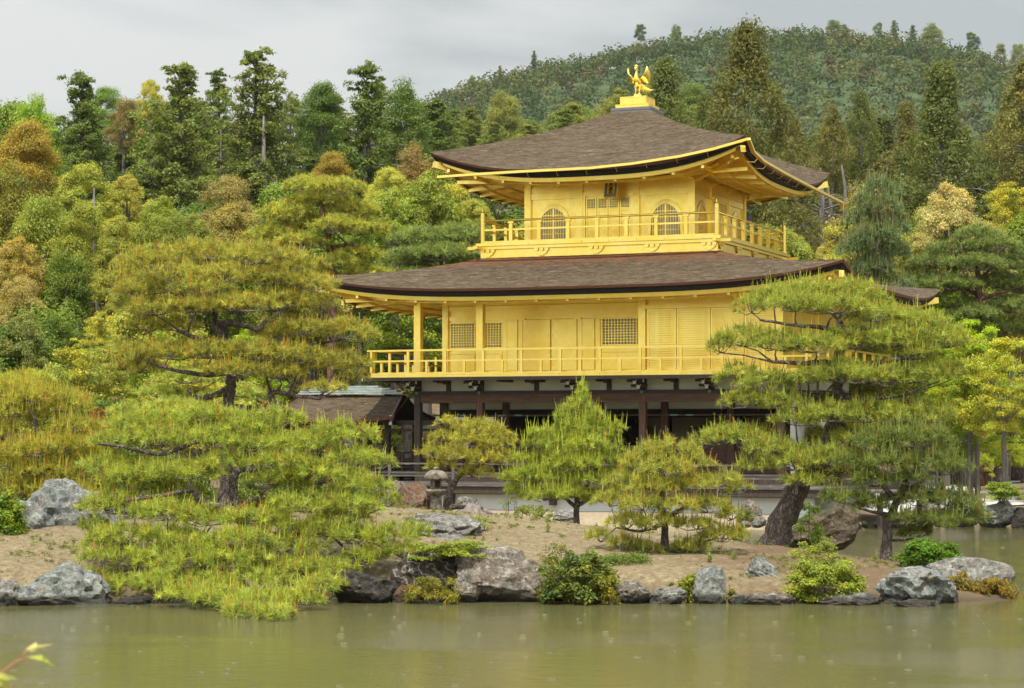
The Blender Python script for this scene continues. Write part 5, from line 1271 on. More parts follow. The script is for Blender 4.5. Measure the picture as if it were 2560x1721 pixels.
# taller trees standing out on the mountain ridge
for i, (u, vt, hw, d, k) in enumerate([(1335, 128, 15, 820, 'cypress'), (1600, 62, 18, 890, 'broad'), (1690, 64, 20, 890, 'broad'), (1900, 70, 22, 880, 'broad'), (1985, 70, 18, 880, 'broad'), (2085, 52, 26, 880, 'broad'), (2112, 62, 22, 870, 'cypress'),
        (2196, 58, 16, 870, 'broad'), (2235, 52, 24, 870, 'cypress'), (2282, 64, 22, 870, 'cypress'), (2330, 62, 40, 865, 'broad'), (2430, 84, 24, 860, 'broad'), (2500, 110, 20, 850, 'broad'), (2545, 112, 26, 850, 'broad'), (1180, 190, 16, 800, 'broad'), (1250, 165, 16, 810, 'cypress')]):
    tree(kind=k, u=u, vt=vt, hw=hw, d=d, color=rn.choice([C_CYP, C_DARK, C_CYP2]), name='ridge_tree', label='%s tree on the far ridge %s' % ({'cypress': 'pointed', 'cedar': 'lumpy', 'broad': 'round'}[k], near(u)), group='trees on the mountain ridge', ground=MT, hmin=9)

# near hill behind the pavilion, between the left wood and the cedars
HILL = 'trees on the near wooded hill'
for gy in np.arange(218, 322, 9.0):
    for gxx in np.arange(-46, 62, 6.6):
        x, y = gxx + rn.uniform(-2.4, 2.4), gy + rn.uniform(-3.5, 3.5); u = 1280 + x/y*FPX
        if not (880 < u < 2600) or (y > 295 and rn.random() < .4): continue
        if u > 1760 and y < 250: continue
        k = rn.choices(['cypress', 'broad', 'cedar'], [.45, .45, .1])[0]; h = rn.uniform(9.0, 13.5); r = rn.uniform(2.6, 3.9)
        c = rn.choice([C_CYP2, (.11, .14, .035), (.14, .16, .04), (.17, .175, .045), (.10, .125, .045)])
        tree(k, u, 0, r*FPX/y, y, c, 'hill_tree', '%s %s on the hill %s %s' % (tone(c), {'cypress': 'conifer', 'cedar': 'cedar', 'broad': 'round tree'}[k], 'foot' if y < 240 else ('slope' if y < 275 else 'top'), near(u)), HILL, height=h)

# the wood behind the pond: filler rows under the skyline of the photograph
SKY_U = [-60, 0, 120, 200, 300, 400, 480, 560, 640, 700, 760, 850, 950, 1050, 1150, 1300, 1700, 1900, 1960, 2080, 2200, 2300, 2380, 2460, 2560, 2640]
SKY_V = [245, 245, 265, 262, 262, 250, 235, 245, 240, 265, 262, 225, 218, 238, 300, 420, 330, 330, 330, 310, 290, 290, 290, 300, 250, 200]
for d, step, lo, hi, row in ((172, 5.0, -10, 30, 'hindmost'), (158, 4.8, 0, 60, 'back'), (142, 4.6, 15, 110, 'upper'), (126, 4.6, 50, 180, 'middle'), (110, 4.2, 110, 290, 'lower'), (99, 4.2, 210, 370, 'front')):
    x = -.36*d
    while x < .36*d:
        x += step*rn.uniform(.8, 1.2); y = d + rn.uniform(-5, 5); u = 1280 + x/y*FPX
        if not (-650 < u < 3200): continue
        if 1120 < u < 1640 and d > 130: continue
        vt = float(np.interp(u, SKY_U, SKY_V)) + rn.uniform(lo, hi)
        if u > 1640:
            k = rn.choices(['cedar', 'broad'], [.86, .14])[0]; c = rn.choice([C_CED, C_CED2, (.075, .088, .03), (.10, .092, .034)]) if k == 'cedar' else C_DARK
            tree(k, u, vt, rn.uniform(3.0, 4.3)*FPX/y, y, c, 'cedar_tree' if k == 'cedar' else 'forest_tree', '%s %s, %s row, %s' % (tone(c), 'cedar' if k == 'cedar' else 'broad tree', row, near(u)), 'cedars right of the pavilion' if k == 'cedar' else 'broad trees among the cedars')
        else:
            k = rn.choices(['cypress', 'broad', 'cedar'], [.62, .3, .08])[0]; c = rn.choice([C_CYP, C_CYP2, (.085, .12, .03), (.06, .085, .025)])
            if k == 'broad': c = rn.choice([C_DARK, (.085, .125, .028), C_GRN])
            tree(k, u, vt, rn.uniform(3.0, 4.4)*FPX/y, y, c, 'forest_tree', '%s %s, %s row, %s' % (tone(c), {'cypress': 'ragged conifer', 'broad': 'round tree', 'cedar': 'narrow conifer'}[k], row, near(u)), {'cypress': 'conifers in the wood', 'broad': 'round trees in the wood', 'cedar': 'narrow conifers in the wood'}[k])

for d, step, lo, hi in ((93, 4.0, 430, 560), (85, 3.6, 520, 700), (77, 3.4, 640, 830), (70, 3.0, 760, 930), (64, 2.8, 880, 1010)):
    x = -.34*d
    while x < .34*d:
        x += step*rn.uniform(.75, 1.25); y = d + rn.uniform(-3, 3); u = 1280 + x/y*FPX
        if not (-550 < u < 3000) or (540 < u < 2050 and d < 80) or float(bank_edge(x)) > y - 4 or (2230 < u < 2800 and d < 82): continue
        k = rn.choices(['fine', 'broad', 'layer'], [.5, .3, .2])[0]; c = rn.choice([(.15, .19, .035), (.20, .225, .045), (.11, .165, .025), (.24, .23, .05), (.085, .135, .02), (.22, .185, .06)])
        tree(k, u, rn.uniform(lo, hi), rn.uniform(1.8, 2.9)*FPX/y, y, c, 'thicket_tree', '%s %s, %s thicket, %s' % (tone(c), {'fine': 'small leaved tree', 'broad': 'rounded tree', 'layer': 'layered tree'}[k], {93: 'highest', 85: 'upper', 77: 'middle', 70: 'lower', 64: 'lowest'}[d], near(u, THICKETS)), {'fine': 'small leaved trees in the thicket', 'broad': 'rounded trees in the thicket', 'layer': 'layered trees in the thicket'}[k], hmin=2.5)

T = tree
# skyline trees one can point at
T('cypress', 205, 188, 135, 118, C_CYP, 'conifer', 'dark pointed conifer rising above the orange tree on the left', var=2)
T('cypress', 452, 165, 175, 112, C_CYP2, 'conifer', 'tall open conifer with bare grey lower trunk, left of the tallest one', var=1)
T('cypress', 640, 130, 180, 116, C_CYP2, 'conifer', 'tallest open conifer of the left wood with a long grey trunk', var=0)
T('cypress', 918, 163, 125, 114, C_CYP, 'conifer', 'slim tall conifer with bare pale trunk left of the upper roof', var=2)
T('cypress', 545, 178, 90, 128, C_CYP, 'conifer', 'narrow conifer top between the two tall open conifers')
T('broad', 268, 222, 52, 140, (.12, .19, .04), 'tree', 'round light green treetop on the left skyline')
T('broad', 90, 248, 80, 126, C_MAP, 'tree', 'fresh green tree on the left skyline beside the pointed conifer')
T('broad', 378, 203, 42, 126, C_YEL, 'tree', 'small golden treetop left of the tall open conifer')
T('broad', 310, 248, 56, 124, C_BRN, 'tree', 'brownish treetop between the pointed conifer and the tall open one')
T('broad', 805, 213, 80, 126, (.075, .115, .025), 'tree', 'dark green round treetop on the skyline left of the slim conifer')
T('broad', 1010, 212, 90, 132, (.085, .125, .028), 'tree', 'dense dark green tree on the skyline above the left tip of the upper roof')
T('broad', 725, 250, 60, 130, C_CYP2, 'tree', 'low treetop in the dip of the left skyline')
T('cedar', 1868, 72, 165, 98, (.10, .098, .032), 'cedar_tree', 'tallest lumpy cedar behind the right half of the upper roof', var=1)
T('cedar', 1662, 158, 130, 104, C_CED2, 'cedar_tree', 'dark lumpy cedar behind the phoenix statue', var=1)
T('cedar', 1765, 245, 80, 102, C_CED2, 'cedar_tree', 'lower cedar between the phoenix and the tallest cedar', var=1)
T('cedar', 1985, 300, 78, 106, C_CED, 'cedar_tree', 'rounded cedar just right of the tallest cedar', var=0)
T('cedar', 2082, 272, 78, 112, C_CED, 'cedar_tree', 'brownish rounded cedar in the middle of the right stand', var=0)
T('cedar', 2152, 234, 74, 116, C_CED2, 'cedar_tree', 'dome topped cedar left of the tall dark spire', var=1)
T('cedar', 2352, 170, 150, 106, C_CED2, 'cedar_tree', 'tall dark cedar spire with two bare grey trunks below it', var=2)
T('cedar', 2562, 165, 150, 100, C_CED, 'cedar_tree', 'big dark cedar at the right edge of the wood', var=0)
T('cedar', 2265, 265, 74, 118, C_CED, 'cedar_tree', 'cedar close against the left side of the tall spire')
for u, vt, vb, d, r, lab in [(2052, 420, 640, 94, .34, 'bare grey trunk left of the blue green pine'), (2072, 470, 600, 96, .24, 'thin grey trunk close beside a thicker one at the roof tip'), (2108, 410, 560, 98, .22, 'pale thin trunk beside the gutter end'),
        (2340, 390, 520, 96, .36, 'thick bare trunk above the cream flowering tree'), (2400, 385, 520, 97, .24, 'slimmer bare trunk above the cream flowering tree'),
        (458, 320, 640, 100, .34, 'grey trunk with dead side branches above the big garden pine'), (655, 380, 640, 102, .36, 'long grey trunk above the golden garden pine'), (930, 290, 500, 104, .28, 'pale straight trunk left of the upper roof tip'), (548, 380, 640, 104, .18, 'thin grey trunk between two thicker ones'),
        (232, 560, 905, 74, .22, 'leaning grey trunk with dead branches at the left')]:
    d = d + 13; a, b_ = P(u, vt - (90 if u < 1300 else 0), d), P(u + 6, vb, d); gz = float(G(b_.x, d)); t = thing('bare_trunk', lab, 'tree trunk', (b_.x, d, gz)); q = random.Random(u)
    mb = MB(); mb.smooth = True; o = Vector((b_.x, d, gz)); pts = [Vector((0, 0, -.3))] + [(b_ - o).lerp(a - o, f) + Vector((q.gauss(0, .06), q.gauss(0, .06), 0)) for f in (0, .3, .6, 1)]
    mb.tube(pts, [r*.7, r*.6, r*.5, r*.4, r*.15], 10, .06); mb.build('trunk', M_BARK_GREY, t)
    mb = MB(); mb.smooth = True
    for i in range(11 if u in (458, 232, 655) else 6):
        f = q.uniform(.15, .7); s = (b_ - o).lerp(a - o, f); an = q.choice([0, math.pi]) + q.uniform(-.9, .9); ln = q.uniform(.7, 2.6)
        e = s + Vector((ln*math.cos(an), ln*math.sin(an)*.7, q.uniform(-.8, .5))); m = s.lerp(e, .5) + Vector((0, 0, .18)); mb.tube([s, m, e], [.05, .035, .01], 5, cap=False)
        for _ in range(3): w_ = m.lerp(e, q.random()); mb.tube([w_, w_ + Vector((q.uniform(-.5, .5), q.uniform(-.4, .4), q.uniform(-.6, .2)))], [.02, .006], 4, cap=False)
    tag(mb.build('dead_branches', M_BARK_GREY, t), kind='stuff')

# broad trees of the middle distance, left of the pavilion
for kind, u, vt, hw, d, c, lab in [
    ('broad', 70, 312, 108, 98, C_ORA, 'orange leaved round tree at the upper left'), ('broad', 20, 420, 95, 92, (.16, .15, .03), 'olive tree under the orange one at the left edge'),
    ('broad', 200, 520, 90, 83, (.17, .20, .035), 'dense yellow green tree left of the leaning grey trunk'), ('fine', 305, 545, 95, 82, (.19, .215, .045), 'dense light green tree right of the leaning grey trunk'), ('broad', 420, 545, 90, 82, (.14, .175, .035), 'green tree behind the crown of the big old pine'), ('fine', 700, 590, 90, 80, (.17, .20, .04), 'light green tree behind the golden garden pine'),
    ('fine', 212, 420, 100, 88, (.20, .235, .045), 'yellow green tree right of the orange tree'), ('fine', 318, 440, 66, 89, (.27, .24, .06), 'pale gold tipped tree beside the yellow green one'),
    ('broad', 110, 500, 120, 86, (.17, .21, .04), 'broad yellow green tree at the left below the orange tree'), ('fine', 400, 500, 90, 86, (.16, .21, .035), 'green tree in front of the grey trunk on the left'),
    ('fine', 562, 450, 105, 92, (.20, .165, .065), 'brown tinted round tree between the grey trunks'), ('fine', 480, 540, 80, 84, (.15, .185, .04), 'small green tree under the brown tinted one'),
    ('broad', 832, 385, 58, 102, C_ORA, 'small orange tree above the golden garden pine'), ('broad', 1035, 368, 66, 104, C_PINK, 'pinkish brown tree left of the upper roof tip'), ('fine', 968, 425, 70, 98, (.30, .29, .06), 'pale yellow tree below the pinkish brown one'),
    ('fine', 985, 480, 120, 90, (.17, .23, .042), 'fresh green rounded tree left of the upper balcony'), ('fine', 1125, 470, 100, 94, (.30, .28, .05), 'yellow tree just left of the upper storey'), ('broad', 900, 560, 70, 88, (.10, .16, .022), 'deep green tree right of the golden garden pine'),
    ('fine', 1180, 505, 70, 92, (.22, .24, .05), 'light tree tucked beside the upper balcony'),
    ('fine', 50, 600, 95, 80, (.26, .20, .06), 'tan leaved tree at the left edge'), ('fine', 45, 700, 85, 76, (.25, .20, .08), 'pale brown tree below the tan one at the left edge'), ('broad', 165, 640, 90, 80, (.085, .13, .02), 'glossy dark green tree in the left thicket'),
    ('broad', 150, 800, 80, 74, (.07, .115, .02), 'dark shrub-like tree deep in the left thicket'), ('fine', 60, 790, 95, 72, (.13, .16, .055), 'grey green tree low at the left edge'), ('layer', 250, 780, 80, 70, (.24, .26, .05), 'layered pale green maple in the left thicket'),
    ('layer', 265, 900, 85, 68, (.20, .22, .05), 'layered olive maple behind the red leaves'), ('fine', 330, 660, 70, 78, (.19, .22, .045), 'yellow green tree behind the big garden pine at its left'), ('fine', 400, 840, 120, 72, (.16, .23, .03), 'bright green tree behind the trunk of the big garden pine'),
    ('layer', 620, 820, 110, 76, C_MAP, 'bright green maple seen through the big garden pine'), ('broad', 720, 640, 110, 86, (.14, .18, .035), 'green tree behind the big garden pine at its right'),
    ('layer', 975, 800, 70, 84, (.19, .28, .03), 'fresh green maple between the garden pine and the balcony'), ('fine', 1060, 720, 90, 92, (.13, .17, .045), 'dull green tree behind the lower balcony'), ('fine', 880, 700, 90, 90, (.14, .175, .04), 'green tree below the left roof tip'),
    ('fine', 980, 1010, 130, 88, (.16, .21, .04), 'green bush-like tree seen through the open gallery'), ('fine', 720, 980, 120, 84, (.17, .22, .04), 'green tree behind the gallery roof'), ('broad', 520, 960, 140, 72, (.17, .22, .03), 'low green tree behind the elbow of the big pine'),
    ('fine', 130, 930, 110, 66, (.14, .18, .035), 'low green tree behind the spiky pine at the left')]:
    T(kind, u, vt, hw, d, c, 'tree', lab, hmin=2.2)
# right of the pavilion
for kind, u, vt, hw, d, c, lab in [
    ('fine', 2370, 470, 118, 86, C_CREAM, 'cream flowering tree below the bare cedar trunks'), ('fine', 2290, 590, 78, 84, (.25, .22, .095), 'pale gold lower part of the flowering thicket'), ('fine', 2470, 560, 90, 86, (.28, .25, .11), 'cream tipped tree right of the flowering one'),
    ('layer', 2520, 455, 120, 96, (.24, .25, .04), 'flat topped yellow green tree at the right edge'), ('broad', 2540, 560, 70, 94, (.12, .19, .02), 'deep green tree under the flat topped one'),
    ('fine', 1985, 590, 70, 90, (.21, .24, .05), 'yellow green tree behind the right balcony corner'), ('fine', 2070, 610, 60, 92, (.32, .28, .08), 'pale yellow bush-like tree right of the balcony'), ('broad', 2010, 700, 90, 88, C_DARK, 'dark tree behind the right end of the lower roof'),
    ('layer', 2365, 690, 120, 82, (.19, .30, .02), 'bright green maple behind the big leaning pine'), ('layer', 2440, 800, 120, 70, (.20, .30, .025), 'bright layered maple at the right edge'), ('layer', 2510, 830, 150, 68, (.24, .27, .04), 'golden green maple spreading over the right path'), ('layer', 2420, 850, 100, 70, (.26, .28, .04), 'pale golden maple left of the one over the right path'), ('layer', 2570, 900, 110, 66, (.22, .25, .04), 'golden green maple branch at the right edge'), ('layer', 2425, 955, 110, 71, (.18, .26, .03), 'low bright green maple hiding the trunks at the right'), ('layer', 2340, 940, 90, 73, (.16, .25, .025), 'low green maple behind the forked pine'), ('layer', 2520, 985, 90, 73, (.20, .26, .035), 'low pale green maple at the right edge over the fence'), ('layer', 2310, 770, 120, 82, (.17, .27, .022), 'bright green maple left behind the leaning pine'), ('layer', 2400, 900, 90, 74, (.15, .24, .02), 'deep green maple under the bright ones'),
    ('broad', 2520, 960, 110, 92, (.07, .10, .02), 'dark shaded tree behind the bamboo fence'), ('broad', 2410, 980, 90, 96, (.06, .09, .02), 'shaded tree left behind the bamboo fence'), ('fine', 2300, 1000, 90, 90, (.09, .13, .025), 'shaded green tree behind the leaning pine'), ('fine', 2160, 980, 110, 88, (.12, .16, .03), 'green tree right behind the pavilion wall'),
    ('fine', 2480, 1085, 50, 82, (.26, .28, .06), 'small pale azalea bush behind the bamboo fence')]:
    T(kind, u, vt, hw, d, c, 'tree', lab, hmin=1.6)
for u, d, r, h in [(2425, 80, .26, 3.4), (2465, 84, .42, 4.6), (2540, 86, .2, 3.6), (2385, 84, .15, 3.2)]:
    p = P(u, 1130, d); gz = float(G(p.x, d)); t = thing('dark_tree', {2425: 'dark leaning maple trunk left behind the fence', 2465: 'thick dark trunk right behind the fence', 2540: 'thin leaning trunk at the right edge', 2385: 'slender pale trunk beside the leaning pine'}[u], 'tree trunk', (p.x, d, gz))
    mb = MB(); mb.smooth = True; mb.tube([(0, 0, -.2), (.05, 0, h*.3), (-.1, 0, h*.6), (.15, 0, h)], [r*1.4, r, r*.85, r*.5], 10, .1); mb.build('trunk', M_BARK_PINE, t)
tree('layer', 245, 1020, 44, 58, (.22, .062, .042), 'red_maple', 'small red leaved maple between the left pines', hmin=1.0, var=0)
tree('layer', 288, 1125, 30, 56, (.19, .055, .04), 'red_maple', 'low red leaved shrub under the left pines', hmin=.9, var=1)

# ================================================================== pines of the middle distance
K_Y = (.27, .27, .045); K_G = (.22, .245, .042); K_O = (.27, .235, .04)
pine('garden_pine', 'golden green cloud pruned pine with a red trunk left of the lower roof', 78, (832, 760), [([(832, 760, 0), (828, 640, 0), (822, 590, 0), (806, 540, 0), (800, 490, 0)], 13, 4), ([(826, 605, 0), (770, 605, .3), (700, 625, .6)], 6, 2), ([(828, 620, 0), (880, 608, -.3), (930, 640, 0)], 6, 2), ([(820, 590, 0), (835, 545, .5), (850, 520, .5)], 6, 2)],
     [(770, 470, 70, 28, .3), (845, 475, 75, 30, -.4), (800, 505, 90, 26, .5), (715, 540, 75, 34, 0), (760, 560, 80, 30, .8), (880, 530, 75, 30, .4), (690, 590, 75, 28, .2), (840, 570, 70, 30, -1), (905, 575, 70, 32, .2), (750, 610, 70, 26, -.5), (900, 640, 60, 26, 0), (850, 660, 55, 26, -.6), (920, 690, 70, 24, 0), (800, 690, 55, 22, .2)],
     (.29, .29, .045), 301, dens=48, ln=.20, n=20, w=.020, candle=.3, clen=(.1, .22), bark=M_BARK_RED, cw=.016, ground=G)
pine('garden_pine', 'soft green pine filling the gap left of the upper balcony base', 84, (1110, 800), [([(1110, 800, 0), (1105, 680, 0), (1100, 600, 0)], 10, 3)],
     [(1060, 600, 90, 30, 0), (1150, 590, 80, 30, .5), (1100, 640, 110, 32, -.5), (1020, 650, 80, 28, .3), (1180, 650, 60, 30, 0), (1060, 700, 110, 32, 0), (960, 690, 70, 26, 0), (1130, 700, 70, 28, .5)], (.17, .21, .05), 302, dens=42, ln=.22, n=18, w=.022, candle=.3, clen=(.12, .25), cw=.016, ground=G)
pine('garden_pine', 'wide green pine with a red trunk at the right behind the maples', 82, (2447, 880), [([(2447, 880, 0), (2447, 760, 0), (2446, 690, 0), (2440, 610, 0)], 15, 4), ([(2447, 740, 0), (2380, 700, .5), (2310, 690, .8)], 6, 2), ([(2447, 750, 0), (2510, 730, -.4), (2560, 715, 0)], 6, 2), ([(2446, 700, 0), (2490, 660, .4)], 5, 2)],
     [(2440, 590, 60, 26, 0), (2400, 625, 80, 28, .3), (2480, 620, 80, 28, -.3), (2340, 660, 75, 28, .5), (2440, 665, 90, 28, -.6), (2530, 660, 80, 30, .3), (2300, 705, 70, 26, .6), (2380, 715, 80, 26, -.5), (2500, 710, 80, 26, .5), (2560, 720, 60, 28, 0), (2350, 760, 80, 26, 0), (2440, 790, 70, 26, -.8), (2530, 770, 80, 28, 0), (2480, 830, 80, 26, .2), (2560, 820, 60, 28, 0)],
     (.145, .18, .045), 303, dens=46, ln=.20, n=20, w=.020, candle=.35, clen=(.1, .25), bark=M_BARK_RED, cw=.016, ground=G)
pine('young_pine', 'blue green upright pine with many pale shoots right of the roof gutter', 80, (2185, 960), [([(2185, 960, 0), (2188, 780, 0), (2200, 600, 0), (2195, 480, 0)], 9, 2)],
     [(2195, 470, 34, 34, 0), (2235, 490, 26, 34, .3), (2165, 510, 34, 36, 0), (2215, 530, 46, 36, -.3), (2150, 560, 44, 36, .3), (2235, 575, 44, 34, 0), (2190, 600, 60, 36, -.4), (2140, 630, 52, 36, 0), (2230, 640, 56, 36, .4), (2180, 680, 66, 36, 0), (2130, 710, 56, 34, 0), (2225, 720, 56, 36, 0), (2175, 760, 70, 36, -.4), (2200, 820, 70, 36, 0)],
     (.125, .165, .065), 304, dens=50, ln=.18, n=20, w=.018, candle=.6, clen=(.3, .75), brown=.05, cup=.9, cw=.02, ground=G)
pine('garden_pine', 'pale green flat layered pine behind the elbow branch of the big left pine', 56, (440, 1150), [([(440, 1150, 0), (450, 1060, 0), (470, 990, 0)], 9, 3), ([(445, 1080, 0), (390, 1040, 0), (340, 1045, .3)], 5, 2)],
     [(470, 950, 90, 22, 0), (560, 935, 70, 22, .4), (400, 985, 70, 22, .2), (340, 1030, 75, 26, 0), (440, 1020, 80, 24, -.5), (540, 1000, 60, 22, 0), (610, 985, 50, 20, 0), (300, 1060, 50, 22, .3)], (.26, .29, .05), 305, dens=58, ln=.15, n=22, w=.013, candle=.3, clen=(.06, .16), ground=G)
pine('garden_pine', 'spiky yellow green pine with bare forked branches at the left edge', 50, (85, 1270), [([(85, 1270, 0), (90, 1180, 0), (98, 1110, 0), (85, 1040, 0), (60, 1000, 0)], 12, 3), ([(98, 1110, 0), (130, 1080, -.3), (165, 1070, 0)], 6, 2), ([(95, 1120, 0), (55, 1095, -.3), (30, 1075, 0)], 6, 2), ([(88, 1190, 0), (140, 1165, -.4), (190, 1180, 0)], 5, 2)],
     [(40, 975, 70, 22, .6), (100, 995, 90, 28, .2), (20, 1030, 60, 30, 0), (160, 1020, 80, 28, .4), (90, 1045, 70, 24, .8), (15, 1090, 50, 34, 0), (190, 1070, 70, 28, 0), (70, 1130, 80, 28, -.6), (160, 1115, 80, 26, -.3), (20, 1160, 60, 32, -.3), (110, 1180, 90, 28, -.5), (215, 1140, 60, 30, .3), (200, 1185, 70, 28, 0), (60, 1225, 70, 28, -.5), (150, 1235, 90, 26, -.6), (-40, 1060, 60, 60, 0)],
     (.272, .262, .036), 306, dens=66, ln=.13, n=22, w=.011, candle=.85, clen=(.18, .45), brown=.09, cup=.93, cw=.011, ground=I)
pine('garden_pine', 'low yellow green pine at the far left edge', 58, (25, 1120), [([(25, 1120, 0), (25, 1000, 0)], 8, 3)], [(20, 960, 80, 20, 0), (70, 945, 60, 18, .3), (-30, 975, 60, 24, 0)], (.29, .31, .04), 307, dens=60, ln=.15, n=20, w=.014, candle=.4, clen=(.08, .2), ground=G)
# small pines on the far right bank
pine('small_pine', 'low clipped pine with a short dark trunk in front of the bamboo fence', 78, (2505, 1200), [([(2505, 1200, 0), (2498, 1185, 0), (2490, 1170, 0)], 11, 6), ([(2498, 1188, 0), (2485, 1180, 0)], 6, 3)],
     [(2470, 1160, 30, 20, 0), (2510, 1150, 40, 24, 0), (2550, 1160, 36, 22, 0), (2490, 1140, 34, 18, .3), (2535, 1138, 34, 18, .2)], (.26, .30, .03), 308, dens=70, ln=.14, n=20, w=.018, candle=.8, clen=(.15, .35), cw=.018, ground=G, brown=.02)
pine('small_pine', 'smaller clipped pine left of the low pine by the fence', 80, (2418, 1185), [([(2418, 1185, 0), (2415, 1160, 0)], 8, 5)], [(2410, 1155, 26, 22, 0), (2425, 1145, 22, 20, .2)], (.24, .28, .03), 309, dens=70, ln=.14, n=20, w=.018, candle=.7, clen=(.12, .3), cw=.018, ground=G, brown=.02)
pine('small_pine', 'spiky young pine at the right edge behind the fence', 84, (2560, 1180), [([(2560, 1180, 0), (2556, 1120, 0)], 7, 3)], [(2556, 1110, 22, 26, 0), (2560, 1140, 30, 24, 0)], (.24, .28, .04), 310, dens=70, ln=.15, n=20, w=.018, candle=.8, clen=(.2, .5), cw=.018, ground=G, brown=.02)

# ================================================================== the island pines
pine('garden_pine', 'big old pine with spreading gnarled limbs behind the left shore pine', 43.5, (572, 1240), [
     ([(572, 1240, .2), (575, 1100, 0), (575, 1046, 0), (566, 997, 0), (580, 965, 0), (575, 917, .1), (562, 863, 0), (535, 810, 0), (544, 738, .2), (530, 690, .3)], 22, 6),
     ([(568, 1020, 0), (624, 1028, -.2), (669, 1024, -.3), (684, 1000, -.3), (673, 979, -.3), (722, 986, -.4), (800, 998, -.5)], 15, 4), ([(570, 975, 0), (544, 988, -.3), (499, 999, -.5), (468, 975, -.5)], 12, 4),
     ([(562, 863, 0), (530, 860, -.2), (499, 850, -.4), (446, 827, -.5)], 11, 4), ([(548, 812, 0), (580, 806, -.2), (611, 814, -.4), (646, 827, -.5), (668, 800, -.5)], 11, 4), ([(544, 740, .1), (500, 742, -.1), (468, 745, -.3), (423, 730, -.4)], 9, 3), ([(540, 735, .1), (552, 715, -.1), (570, 700, -.3)], 8, 3),
     ([(576, 930, 0), (508, 939, -.3), (437, 925, -.5), (370, 908, -.5)], 9, 3), ([(578, 925, 0), (650, 900, .2), (740, 870, .3), (850, 850, .3)], 9, 3), ([(545, 770, .1), (640, 760, .4), (720, 720, .5)], 8, 3)],
     [(392, 655, 105, 42, .3), (510, 636, 115, 36, .5), (640, 645, 100, 36, .2), (730, 660, 85, 38, .4), (325, 690, 60, 34, .2), (440, 695, 95, 34, -.4), (560, 690, 90, 32, -.3), (680, 700, 100, 34, .2), (770, 715, 85, 34, .2), (345, 728, 80, 32, -.2), (500, 724, 80, 30, -.7),
      (390, 775, 100, 34, -.3), (490, 768, 90, 30, -.7), (590, 764, 100, 30, -.6), (700, 755, 100, 34, .1), (800, 760, 60, 28, .3), (440, 818, 60, 24, .1), (370, 815, 60, 30, .3), (860, 832, 90, 36, .2), (750, 825, 85, 30, 0), (920, 850, 40, 26, .4), (680, 835, 60, 24, .3),
      (330, 885, 65, 36, -.1), (420, 885, 95, 32, -.5), (530, 882, 90, 32, -.7), (640, 885, 100, 34, -.6), (740, 895, 100, 36, -.2), (840, 910, 85, 38, .1), (350, 922, 75, 28, 0), (590, 928, 85, 28, -.9), (700, 935, 70, 28, -.4), (812, 972, 62, 22, -.4), (880, 940, 50, 30, .2)],
     (.262, .25, .04), 401, dens=64, ln=.12, n=30, w=.0085, candle=.5, clen=(.08, .24), brown=.16, ground=I)
